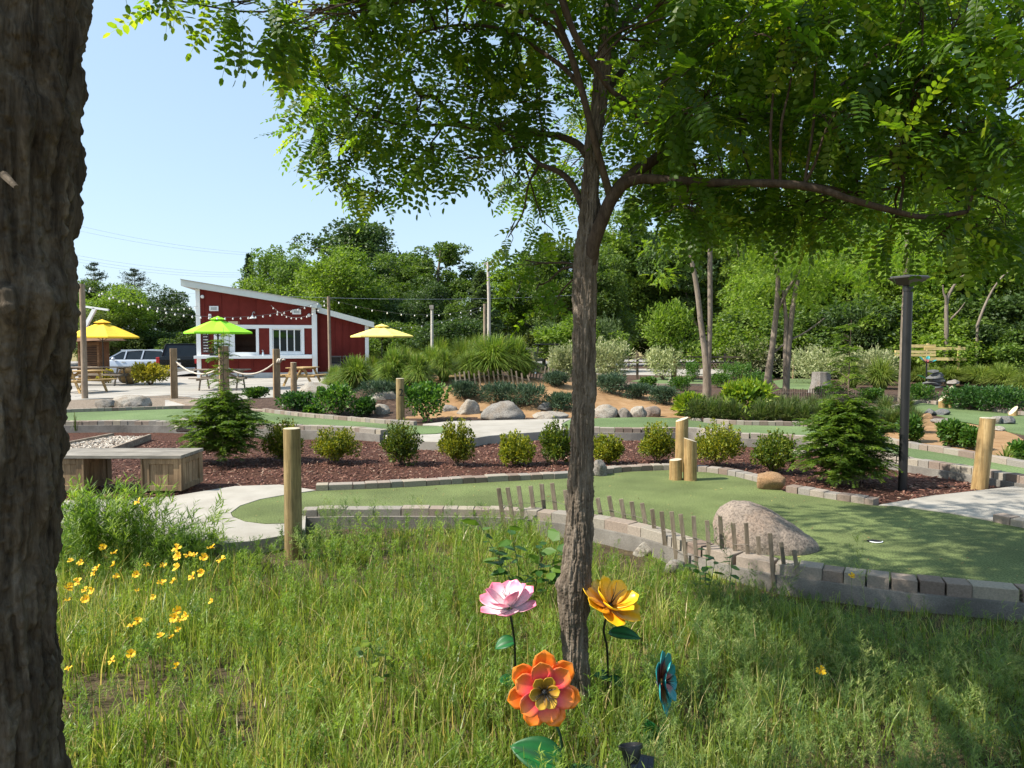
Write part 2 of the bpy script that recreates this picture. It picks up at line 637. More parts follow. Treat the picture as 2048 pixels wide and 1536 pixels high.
# foliage (ramp runs over a per-leaf value)
M['locust'] = leafmat('locust_leaf', [(0, (.036, .080, .010)), (.5, (.060, .125, .012)), (.85, (.105, .180, .016)), (1, (.17, .22, .03))], .56, (2.9, 2.6, .8), .42, .0)
M['locust_mid'] = leafmat('young_locust_leaf', [(0, (.075, .155, .012)), (.5, (.14, .25, .018)), (1, (.22, .32, .03))], .5, (1.9, 1.8, .9), .5)
M['broad'] = leafmat('broad_leaf', [(0, (.045, .085, .014)), (.5, (.082, .142, .021)), (1, (.14, .20, .032))], .36, (1.6, 1.7, .8), .55)
M['broad_light'] = leafmat('light_leaf', [(0, (.075, .135, .014)), (.5, (.135, .212, .023)), (1, (.21, .285, .038))], .4, (1.6, 1.7, .8), .55)
M['broad_dark'] = leafmat('dark_leaf', [(0, (.028, .058, .015)), (.5, (.05, .092, .022)), (1, (.085, .135, .032))], .3, (1.5, 1.6, .8), .5)
M['willowtree'] = leafmat('olive_leaf', [(0, (.055, .085, .018)), (.5, (.095, .130, .026)), (1, (.15, .18, .045))], .32, (1.5, 1.5, .8), .55)
M['needle'] = leafmat('pine_needle', [(0, (.018, .040, .018)), (.5, (.032, .062, .028)), (1, (.055, .09, .038))], .15, None, .6)
M['needle_light'] = leafmat('soft_needle', [(0, (.05, .085, .03)), (.5, (.085, .13, .045)), (1, (.13, .18, .065))], .25, None, .6)
M['redwood'] = leafmat('redwood_spray', [(0, (.04, .09, .012)), (.5, (.088, .155, .017)), (1, (.17, .245, .028))], .4, (1.9, 1.9, .9), .5, .0)
M['boxgreen'] = leafmat('green_gold_shrub_leaf', [(0, (.035, .075, .010)), (.45, (.075, .125, .013)), (1, (.19, .22, .02))], .35, (1.6, 1.5, .8), .45)
M['boxwood'] = leafmat('golden_shrub_leaf', [(0, (.06, .10, .010)), (.45, (.15, .185, .014)), (1, (.31, .30, .024))], .35, (1.6, 1.5, .8), .45)
M['greenbush'] = leafmat('green_shrub_leaf', [(0, (.025, .075, .012)), (.5, (.055, .135, .018)), (1, (.12, .205, .03))], .33, (1.7, 1.7, .8), .45)
M['darkbush'] = leafmat('dark_shrub_leaf', [(0, (.016, .05, .012)), (.5, (.030, .080, .016)), (1, (.06, .125, .022))], .28, None, .45)
M['juniper'] = leafmat('juniper_leaf', [(0, (.030, .062, .036)), (.5, (.06, .11, .058)), (1, (.105, .16, .085))], .2, (1.4, 1.5, 1.1), .6)
M['variegated'] = leafmat('cream_willow_leaf', [(0, (.16, .21, .08)), (.4, (.32, .36, .16)), (1, (.56, .57, .33))], .35, (1.2, 1.2, .9), .5)
M['yellowbush'] = leafmat('yellow_shrub_leaf', [(0, (.16, .17, .012)), (.5, (.34, .31, .018)), (1, (.52, .46, .05))], .3, (1.3, 1.2, .8), .5)
M['bigleaf'] = leafmat('sumac_leaf', [(0, (.07, .14, .012)), (.5, (.15, .24, .018)), (1, (.26, .32, .03))], .4, (1.7, 1.6, .8), .45)
M['ornagrass'] = leafmat('fountain_grass_blade', [(0, (.07, .125, .02)), (.5, (.14, .225, .03)), (.9, (.23, .30, .05)), (1, (.3, .27, .11))], .35, (1.5, 1.5, .8), .5)
M['tallgrass'] = leafmat('tall_grass_blade', [(0, (.08, .13, .02)), (.5, (.155, .22, .036)), (1, (.27, .31, .08))], .38, (1.5, 1.5, .8), .5)
M['reed'] = leafmat('reed_blade', [(0, (.045, .08, .022)), (.5, (.08, .125, .03)), (1, (.16, .17, .07))], .3, None, .5)
M['grass'] = leafmat('meadow_grass', [(0, (.50, .41, .22)), (.09, (.40, .34, .14)), (.14, (.11, .14, .03)), (.4, (.125, .20, .030)), (.8, (.215, .295, .044)), (1, (.40, .43, .13))], .42, (1.7, 1.6, .8), .38, .0)
M['weed'] = leafmat('weed_leaf', [(0, (.07, .13, .035)), (.5, (.135, .215, .052)), (.85, (.22, .295, .075)), (1, (.34, .36, .13))], .42, (1.5, 1.6, .9), .5, .0)
M['weedgreen'] = leafmat('leafy_weed', [(0, (.07, .14, .018)), (.5, (.14, .235, .028)), (1, (.25, .345, .055))], .45, (1.6, 1.6, .8), .45, .0)
M['petal'] = leafmat('yellow_petal', [(0, (.80, .43, .012)), (.5, (.87, .54, .018)), (1, (.90, .62, .04))], .25, (1.1, 1.1, .6), .6, .0)
M['petalc'] = plain('flower_eye', (.45, .20, .01), .8)
M['stemg'] = plain('green_stem', (.09, .15, .035), .6)
M['twig'] = plain('twig', (.14, .10, .07), .85)
M['barkbig'] = barkmat('furrowed_bark', [(.34, (.028, .021, .015)), (.5, (.085, .067, .048)), (.68, (.16, .132, .10))], 16, .9, .16)
M['barkmid'] = barkmat('locust_bark', [(.34, (.06, .046, .034)), (.5, (.165, .132, .10)), (.68, (.27, .225, .18))], 34, .8, .12)
M['barklimb'] = barkmat('limb_bark', [(.3, (.04, .028, .02)), (.5, (.08, .057, .042)), (.72, (.13, .098, .074))], 18, .4, .3)
M['barkfar'] = barkmat('grey_bark', [(.3, (.11, .09, .068)), (.5, (.20, .165, .13)), (.72, (.29, .25, .205))], 5, .4, .25)
M['chip'] = leafmat('bark_chip', [(0, (.04, .016, .012)), (.45, (.115, .044, .03)), (.8, (.20, .092, .062)), (.93, (.28, .16, .11)), (1, (.36, .26, .19))], .02, (1, 1, 1), .8, .0)
M['pebble'] = leafmat('pebble', [(0, (.22, .17, .13)), (.5, (.42, .36, .29)), (1, (.66, .61, .53))], .02, (1, 1, 1), .8, .0)
# ------------------------------------------------------------------ terrain
SOIL = -0.15
MC = (-0.9, 21.0)


def mound(x, y):
    return 0.87 * np.exp(-((x - MC[0]) / 3.3) ** 2 / 2 - ((y - MC[1]) / 1.85) ** 2 / 2)


def bedz(y):
    return np.interp(y, [7.0, 8.6, 12.5, 14.0], [-0.03, -0.03, -0.10, -0.10])


def terrain(x, y):
    x = np.asarray(x, float); y = np.asarray(y, float)
    z = np.where(y < 14.2, bedz(y), -0.02)
    m = mound(x, y) - 0.05
    return np.where((y > 15.2) & (m > z), m, z)


def H(px, py):
    """where the ray through a pixel meets the beds / mound"""
    r = ray(px, py)
    t = np.linspace(4, 90, 6000)
    z = CAMZ + r[2] * t
    k = np.argmax(z <= terrain(r[0] * t, t))
    return np.array([r[0] * t[k], t[k], z[k]])


def struct(o, label=None):
    o['kind'] = 'structure'
    if label: o['label'] = label
    return o


def sheet(name, px, z, mat, k=5, smooth=True, z0=None, world=False, label=None):
    pts = [(p[0], p[1]) for p in (smooth_path([(a, b, 0) for a, b in px], k) if smooth else px)]
    poly = pts if world else [G(a, b, z)[:2] for a, b in pts]
    mb = MB()
    mb.prism(poly, z - 0.12 if z0 is None else z0, z, 0)
    return struct(mb.build(name, mat), label)


# ground: one sheet to the horizon, finer and gently uneven near the viewer
mb = MB()
mb.prism([(-900, -60), (900, -60), (900, 1500), (-900, 1500)], SOIL - .6, SOIL - .012)
struct(mb.build('ground', M['dry']), 'dry straw-coloured ground running out behind the trees')
n = 160
xs = np.linspace(-7, 8.5, n); ys = np.linspace(.2, 8.3, n)
X, Y = np.meshgrid(xs, ys)
Z = SOIL + .035 * fbm(np.stack([X * 1.3, Y * 1.3, X * 0], -1), 4, 3) + .02
V = np.stack([X, Y, Z], -1).reshape(-1, 3)
i = np.arange((n - 1) * (n - 1)); r_, c_ = i // (n - 1), i % (n - 1)
q = np.stack([r_ * n + c_, r_ * n + c_ + 1, (r_ + 1) * n + c_ + 1, (r_ + 1) * n + c_], 1)
struct(place_np('meadow_ground', V, q, np.full(len(q), 4), M['soil'], smooth=True), 'bare brown soil of the meadow under the foreground grass')


def soilz(x, y):
    P = np.stack([np.asarray(x) * 1.3, np.asarray(y) * 1.3, np.asarray(x) * 0], -1)
    return SOIL + .035 * fbm(P, 4, 3) + .02


# mulch bed between the front and the rear putting lanes (sloping down to the rear)
front_edge = [(-250, 1030), (60, 1004), (250, 1000), (400, 986), (520, 972), (640, 985), (900, 972), (1130, 960), (1250, 948), (1420, 948), (1530, 972), (1640, 998), (1750, 1015), (1900, 1010), (2048, 990), (2300, 960)]
rear_edge = [(2500, 1010), (2300, 1000), (2048, 968), (1887, 940), (1760, 920), (1620, 885), (1480, 880), (1380, 868), (1190, 868), (1100, 866), (980, 872), (880, 885), (770, 872), (518, 866), (340, 856), (60, 850), (-350, 850)]
fe = [G(a, b, .03)[:2] for a, b, _ in smooth_path([(a, b, 0) for a, b in front_edge], 6)]
re_ = [G(a, b, 0)[:2] for a, b, _ in smooth_path([(a, b, 0) for a, b in rear_edge], 6)]
BEDPOLY = fe + re_


def bedmesh():
    n = 150
    xs = np.linspace(-13, 13, 240); ys = np.linspace(6.6, 15.5, n)
    X, Y = np.meshgrid(xs, ys)
    Z = bedz(Y) + .02 * fbm(np.stack([X * 2, Y * 2, X * 0], -1), 4, 8)
    ins = inpoly(X.ravel(), Y.ravel(), BEDPOLY).reshape(X.shape)
    # grow the inside by one cell so that it tucks under the kerbs
    g = ins.copy()
    g[1:] |= ins[:-1]; g[:-1] |= ins[1:]; g[:, 1:] |= ins[:, :-1]; g[:, :-1] |= ins[:, 1:]
    W = len(xs)
    q = []
    for r in range(n - 1):
        for c in range(W - 1):
            if g[r, c] and g[r, c + 1] and g[r + 1, c] and g[r + 1, c + 1]:
                q.append((r * W + c, r * W + c + 1, (r + 1) * W + c + 1, (r + 1) * W + c))
    V = np.stack([X, Y, Z], -1).reshape(-1, 3)
    q = np.array(q)
    used = np.unique(q)
    mp = -np.ones(len(V), int); mp[used] = np.arange(len(used))
    return place_np('mulch_bed', V[used], mp[q], np.full(len(q), 4), M['mulch'], smooth=True)


struct(bedmesh(), 'red-brown bark mulch bed between the front and rear putting lanes')

# chips lying on the bed
C = sample_poly(BEDPOLY, 26000)
l1p = None
keep = (C[:, 1] > 6.8) & (C[:, 1] < 13.5) & (abs(C[:, 0]) < C[:, 1] * .85)
C = C[keep]
P = np.stack([C[:, 0], C[:, 1], bedz(C[:, 1]) + .012 * rng.random(len(C))], 1)
D = rdir(len(P)); D[:, 2] *= .35
chip = (np.array([[-.5, -.5, 0], [.5, -.38, 0], [.5, .4, 0], [-.5, .5, 0], [-.45, -.4, .5], [.42, -.3, .5], [.4, .3, .5], [-.42, .42, .5]]),
        [(4, 5, 6, 7), (0, 1, 5, 4), (1, 2, 6, 5), (2, 3, 7, 6), (3, 0, 4, 7)])
S = np.stack([.022 + .05 * rng.random(len(P)) ** 2, .010 + .016 * rng.random(len(P)), np.full(len(P), .012)], 1)
v, l, t, r = inst(chip[0], chip[1], P, frames(D, np.tile([0, 0, 1.0], (len(P), 1))), S)
tag(place_np('mulch_chips', v, l, t, M['chip'], rnd=r), 'loose red-brown bark chips scattered over the mulch bed', 'mulch', kind='stuff')

# planting beds behind the rear lanes, plaza, gravel, road
sheet('planting_bed', [(540, 806), (545, 832), (700, 856), (850, 858), (960, 846), (1130, 842), (1300, 840), (1420, 850), (1640, 858), (1790, 892), (2048, 938), (2500, 1000), (2800, 800), (2300, 726), (1500, 722), (1240, 732), (900, 748), (640, 770)], -.018, M['bedsoil'], 4, label='dark planting bed around the sand mound and shrubs')
n = 90
xs = np.linspace(-8.5, 7.5, n); ys = np.linspace(15.3, 27.5, n)
X, Y = np.meshgrid(xs, ys)
Z = mound(X, Y) - .05 + .012 * fbm(np.stack([X * 2, Y * 2, X * 0], -1), 4, 5)
i = np.arange((n - 1) * (n - 1)); r_, c_ = i // (n - 1), i % (n - 1)
q = np.stack([r_ * n + c_, r_ * n + c_ + 1, (r_ + 1) * n + c_ + 1, (r_ + 1) * n + c_], 1)
fx, fy = X.ravel()[q[:, 0]], Y.ravel()[q[:, 0]]
edge = .5 * fbm(np.stack([fx * 1.5, fy * 1.5, 0 * fx], 1), 3, 12)
struct(place_np('sand_mound', np.stack([X, Y, Z], -1).reshape(-1, 3), q, np.full(len(q), 4), [M['sand'], M['bedsoil']], mi=((fx < -2.3 + edge) | (fy < 16.7 + .5 * edge)).astype(int), smooth=True), 'orange sand mound planted with fountain grasses')
sheet('plaza', [(-420, 830), (140, 800), (340, 790), (420, 800), (560, 806), (640, 776), (720, 752), (760, 742), (560, 741), (380, 747), (250, 764), (130, 764), (-300, 760)], .0, M['plaza'], smooth=False, label='pale concrete plaza in front of the red kiosk')
# saw-cut joints of the plaza are real grooves' worth of thin dark strips
mb = MB()
for a, b in (((150, 793), (470, 757)), ((350, 796), (640, 757)), ((60, 778), (640, 766)), ((150, 787), (560, 790))):
    p, q_ = G(*a), G(*b)
    mb.bar(p + [0, 0, .0015], q_ + [0, 0, .0015], .035, .006)
struct(mb.build('plaza_joint', M['kerbc']))
sheet('gravel_strip', [(100, 801), (240, 797), (340, 791), (430, 803), (430, 816), (300, 818), (100, 823)], .004, M['gravel'], 4)
sheet('concrete_apron', [(330, 800), (545, 801), (600, 800), (600, 829), (545, 824), (410, 817), (330, 818)], .008, M['plaza'], smooth=False)
sheet('parking_lot', [(-300, 764), (130, 764), (250, 764), (380, 750), (400, 741), (400, 722), (-300, 724)], -.14, M['asphalt'], smooth=False, z0=-.3)
sheet('road', [(990, 732), (1240, 736), (1700, 738), (2000, 738), (2000, 721), (1240, 718), (990, 724)], -.12, M['asphalt'], smooth=False, z0=-.3)
sheet('side_path', [(1180, 748), (1420, 752), (1600, 750), (1600, 739), (1180, 737)], -.004, M['plaza'], smooth=False)

# sand and flagstone ground at the right rear
sheet('sandy_path', [(1765, 878), (1800, 892), (1900, 908), (2048, 936), (2048, 880), (1960, 850), (1850, 836), (1780, 850)], .0, M['sand'], 4)

# ------------------------------------------------------------------ putting lanes (turf sheets)
LANE1 = [(632, 982), (760, 977), (900, 969), (1020, 962), (1130, 957), (1195, 950), (1260, 943), (1340, 940), (1420, 945), (1470, 953), (1530, 968), (1575, 985), (1660, 998), (1748, 1011), (1790, 1012), (1900, 1027), (1985, 1043), (2060, 1058), (2300, 1100), (2500, 1180), (2300, 1205), (2048, 1190), (1950, 1182), (1800, 1168), (1650, 1148), (1560, 1136), (1480, 1120), (1400, 1098), (1316, 1070), (1200, 1046), (1060, 1029), (900, 1024), (700, 1024), (608, 1026), (575, 1046), (530, 1047), (490, 1042), (466, 1032), (462, 1025), (480, 1012), (520, 999), (570, 990)]
l1 = [G(a, b)[:2] for a, b in LANE1]
mb = MB(); mb.prism(l1, -.14, 0)
tl = struct(mb.build('putting_lane', M['turf']), 'green putting turf lane curving across the front with a cup')

LANE2 = [(-200, 836), (100, 826), (200, 823), (345, 818), (430, 818), (525, 824), (600, 833), (680, 840), (760, 847), (830, 851), (875, 852), (900, 855), (908, 859), (900, 863), (870, 867), (843, 868), (777, 866), (700, 860), (518, 854), (340, 848), (150, 848), (-200, 852)]
mb = MB(); mb.prism([G(a, b, .05)[:2] for a, b in LANE2], -.10, .05)
struct(mb.build('putting_lane', M['turf_far']), 'rear left putting turf lane with a rounded tip')
LANE3 = [(1125, 848), (1140, 839), (1200, 836), (1300, 834), (1380, 838), (1420, 847), (1480, 850), (1620, 853), (1700, 864), (1760, 884), (1800, 893), (1900, 909), (2048, 936), (2400, 990), (2400, 1020), (2048, 962), (1928, 942), (1823, 926), (1760, 915), (1700, 898), (1620, 880), (1486, 874), (1440, 868), (1379, 862), (1270, 863), (1189, 862), (1140, 857), (1126, 852)]
mb = MB(); mb.prism([G(a, b, .05)[:2] for a, b in LANE3], -.10, .05)
struct(mb.build('putting_lane', M['turf_far']), 'rear right putting turf lane running behind the feathery sapling')
for pts, lab in (([(1780, 822), (1844, 806), (1904, 813), (2018, 827), (2200, 850), (2200, 900), (1965, 852), (1924, 845), (1883, 832), (1843, 824)], 'shaded putting lane with log stubs at the far right'),
                 ([(1262, 762), (1290, 757), (1345, 753), (1405, 760), (1410, 768), (1330, 768)], 'far putting lane beside a wooden post and rounded shrubs'),
                 ([(1545, 762), (1580, 756), (1625, 758), (1665, 768), (1640, 780), (1560, 776)], 'far putting lane beside the pale stump')):
    mb = MB(); mb.prism([G(a, b, .0)[:2] for a, b in pts], -.1, .0)
    struct(mb.build('putting_lane', M['turf_far']), lab)

# concrete paths (real slab edges)
PATHA = [(-500, 1010), (60, 1003), (250, 998), (340, 993), (400, 983), (470, 972), (560, 969), (632, 980), (570, 989), (520, 998), (480, 1011), (461, 1025), (465, 1033), (490, 1043), (530, 1048), (575, 1047), (612, 1027), (610, 1060), (560, 1072), (500, 1082), (440, 1086), (380, 1084), (250, 1060), (100, 1045), (-500, 1060)]
mb = MB(); mb.prism([G(a, b, .006)[:2] for a, b in PATHA], -.115, .006)
a, b = G(335, 1056, .006), G(470, 1035, .006)
mb.bar(a + [0, 0, .0005], b + [0, 0, .0005], .008, .003, 1)
o = struct(mb.build('path', [M['concrete'], M['dark']], bevel=.012), 'pale concrete path round the tip of the front lane')
PATHB = [(770, 870), (843, 869), (872, 868), (903, 864), (909, 859), (902, 854), (876, 850), (845, 848), (900, 842), (1000, 840), (1145, 837), (1134, 841), (1123, 848), (1127, 854), (1140, 858), (1100, 862), (1040, 866), (980, 871), (930, 879), (880, 883), (800, 881)]
mb = MB(); mb.prism([G(a, b, .055)[:2] for a, b in PATHB], -.12, .055)
struct(mb.build('path', M['concrete'], bevel=.012), 'pale concrete path linking the two rear lanes')
PATHC = [(1756, 1009), (1860, 991), (2027, 972), (2500, 930), (2700, 1010), (2400, 1100), (2048, 1048), (1985, 1039), (1900, 1024), (1800, 1011)]
mb = MB(); mb.prism([G(a, b, .006)[:2] for a, b in PATHC], -.1, .006)
struct(mb.build('path', M['concrete'], bevel=.012), 'white concrete path at the right edge beside the log post')
# timber-edged gravel pad beside the bench
mb = MB()
gp = [G(a, b, -.05)[:2] for a, b in ((222, 874), (302, 875), (196, 912), (60, 918), (70, 900))]
mb.prism(gp, -.15, -.045)
struct(mb.build('gravel_pad', M['gravel']))
C = sample_poly(gp, 1600)
P = np.stack([C[:, 0], C[:, 1], np.full(len(C), -.04)], 1)
v, l, t, r = inst(chip[0], chip[1], P, frames(rdir(len(P)), np.tile([0, 0, 1.0], (len(P), 1))), np.stack([.03 + .03 * rng.random(len(P)), .022 + .02 * rng.random(len(P)), np.full(len(P), .03)], 1))
tag(place_np('pebbles', v, l, t, M['pebble'], rnd=r), 'loose tan pebbles on the gravel pad behind the bench', 'gravel', kind='stuff')
for (a, b), (c, d), lab in (((300, 874), (190, 914), 'grey timber edging on the bench side of the gravel pad'), ((226, 872), (120, 893), 'grey timber edging on the rear side of the gravel pad')):
    mb = MB()
    mb.bar(G(a, b, -.04), G(c, d, -.04), .05, .11)
    tag(mb.build('timber_edging', M['timber'], bevel=.004), lab, 'edging')
# boardwalk at the rope posts
BW = [(340, 798), (560, 803), (562, 813), (400, 812), (380, 806)]
mb = MB()
A_, B_ = G(338, 798, .05), G(565, 806, .05)
C_, D_ = G(410, 818, .05), G(575, 822, .05)
for k in range(14):
    t0, t1 = k / 14, (k + .93) / 14
    p = [A_ + (B_ - A_) * t0, A_ + (B_ - A_) * t1, C_ + (D_ - C_) * t1, C_ + (D_ - C_) * t0]
    mb.prism(p, -.02, .05)
tag(mb.build('boardwalk', M['timber']), 'low grey timber boardwalk under the rope posts', 'boardwalk')


# ------------------------------------------------------------------ paver edgings
def edging(label, px, side, z=0.0, skip=(), base=True, w=.15, h=.065, zb=-.2, gapz=None):
    pts = smooth_path([tuple(G(a, b, z)) for a, b in px], 10)
    seg = np.linalg.norm(np.diff(pts, axis=0), axis=1)
    s = np.concatenate([[0], np.cumsum(seg)])
    at = lambda u: np.array([np.interp(u, s, pts[:, k]) for k in range(3)])
    root = thing('paver_edging', label, 'paver edging', pts[len(pts) // 2] + [0, 0, zb])
    mb = MB()
    u = 0.0
    rr = random.Random(len(label) * 7 + int(px[0][0]))
    while u < s[-1] - .08:
        L = rr.choice([.14, .14, .15, .16, .27])
        L = min(L, s[-1] - u)
        if not any(a0 < at(u + L / 2)[0] < a1 for a0, a1 in skip):
            a, b = at(u), at(u + L - .008)
            d = unit(b - a)
            nrm = np.array([-d[1], d[0], 0]) * side
            c = (a + b) / 2 + nrm * (w / 2 + rr.uniform(-.006, .006))
            hl = np.linalg.norm(b - a) / 2
            hh = h + rr.uniform(-.006, .006)
            ch = .004
            ang = math.atan2(d[1], d[0]) + rr.uniform(-.03, .03)
            ca, sa = math.cos(ang), math.sin(ang)
            V = []
            for zz, e in ((-.10 if not base else -.02, 0), (hh - ch, 0), (hh, ch)):
                for sx, sy in ((-1, -1), (1, -1), (1, 1), (-1, 1)):
                    x, y = sx * (hl - e), sy * (w / 2 - e)
                    V.append((c[0] + x * ca - y * sa, c[1] + x * sa + y * ca, z + zz))
            Fs = [(8, 9, 10, 11)]
            for k in (0, 4):
                for j in range(4):
                    Fs.append((k + j, k + (j + 1) % 4, k + 4 + (j + 1) % 4, k + 4 + j))
            mb.add(np.array(V), Fs, 0, rr.random())
        u += L
    mb.build('paver', M['paver'], root)
    if base:
        k = MB()
        nn = np.gradient(pts, axis=0); nn = unit(nn)
        nv = np.stack([-nn[:, 1], nn[:, 0], 0 * nn[:, 0]], 1) * side
        a, b = pts - nv * .01, pts + nv * (w + .035)
        for i in range(len(pts) - 1):
            k.v.append(np.concatenate([[a[i], b[i], a[i + 1], b[i + 1]]]) * [1, 1, 0] + np.array([[0, 0, z - .006]]) * 1)
            k.v.append(np.concatenate([[a[i], b[i], a[i + 1], b[i + 1]]]) * [1, 1, 0] + np.array([[0, 0, zb]]))
            m_ = k.n
            k.f += [[m_, m_ + 2, m_ + 3, m_ + 1], [m_ + 1, m_ + 3, m_ + 7, m_ + 5], [m_, m_ + 4, m_ + 6, m_ + 2]]
            if i == 0: k.f.append([m_, m_ + 1, m_ + 5, m_ + 4])
            if i == len(pts) - 2: k.f.append([m_ + 2, m_ + 6, m_ + 7, m_ + 3])
            while len(k.m) < len(k.f): k.m.append(0); k.r.append(.5)
            k.n += 8
        k.build('kerb', M['kerbc'], root)
    return root


edging('weathered paver kerb on the meadow side of the front lane, left of the trunk', [(610, 1026), (700, 1024), (900, 1024), (1010, 1026), (1060, 1029)], -1, 0, zb=-.17)
edging('weathered paver kerb curving in front of the big pink boulder to the right edge', [(1060, 1029), (1200, 1046), (1316, 1070), (1400, 1098), (1480, 1120), (1560, 1136), (1650, 1148), (1800, 1168), (1950, 1182), (2048, 1190), (2300, 1205)], -1, 0, zb=-.18, h=.075)
edging('paver edging between the front lane and the mulch, left of the trunk', [(632, 982), (760, 977), (900, 969), (1020, 962), (1130, 957), (1190, 951)], 1, 0, base=False)
edging('paver edging along the front lane from the grey rock to the tan rock', [(1210, 948), (1260, 943), (1340, 940), (1420, 945), (1470, 953), (1522, 966)], 1, 0, base=False)
edging('paver edging along the front lane from the tan rock to the white path', [(1572, 984), (1660, 998), (1748, 1011)], 1, 0, base=False)
edging('short paver edging along the white path at the right edge', [(1985, 1043), (2060, 1058), (2300, 1100)], 1, 0.004, base=False)
edging('pale paver kerb on the near side of the rear left lane', [(-100, 851), (150, 848), (340, 848), (518, 854), (700, 860), (777, 866)], -1, .05, zb=-.14, w=.2, h=.075)
edging('low paver edging on the far side of the rear left lane below the boulders', [(-100, 831), (100, 826), (200, 823), (345, 818), (430, 818)], 1, .05, base=False, w=.1, h=.08)
edging('low paver edging between the rear left lane and the round-leaved shrubs', [(525, 824), (600, 833), (680, 840), (760, 847), (828, 851)], 1, .05, base=False, w=.12, h=.08)
edging('pale paver kerb on the near side of the rear right lane, left of the sapling', [(1185, 862), (1270, 863), (1379, 862), (1440, 868), (1486, 874), (1620, 880), (1700, 898)], -1, .05, zb=-.14, h=.08)
edging('pale paver kerb on the near side of the rear right lane behind the lamp post', [(1750, 912), (1823, 926), (1928, 942), (2048, 962), (2300, 1005)], -1, .05, zb=-.14, h=.08)
edging('low paver edging on the far side of the rear right lane below the reeds', [(1407, 845), (1480, 850), (1620, 853), (1700, 864)], 1, .05, base=False, h=.08, w=.12)
edging('paver edging on the far side of the rear right lane along the sandy path', [(1755, 883), (1800, 893), (1900, 909), (2048, 936), (2300, 975)], 1, .05, base=False, h=.08)
edging('paver edging behind the shaded lane at the far right', [(1790, 818), (1844, 806), (1904, 813), (2018, 827), (2200, 850)], 1, 0, base=False, h=.08, w=.12)
edging('pale edging in front of the far lane beside the wooden post', [(1255, 768), (1330, 770), (1415, 770)], -1, 0, zb=-.1, h=.06)

# cup in the front lane: a real ring, its well's shade painted as a flat dark disc
c = G(1750, 1083)
mb = MB()
mb.lathe([(.062, -.005), (.062, .0025), (.056, .0035), (.054, .003)], c, 24, 0)
cup = mb.build('golf_cup', [M['dark'], M['white']], smooth=False)
mb = MB()
mb.lathe([(.0535, .0045), (.001, .005)], c, 24, 0)
tag(cup, 'small dark golf cup sunk in the shaded front turf', 'golf cup')
mb.build('cup_shade_disc', M['dark'], cup)
mb = MB()
ring = [(c[0] + .057 * math.cos(a), c[1] + .057 * math.sin(a), .006) for a in np.linspace(R(200), R(340), 14)]
mb.tube(ring, .0045, 6)
mb.build('cup_rim', M['white'], cup)
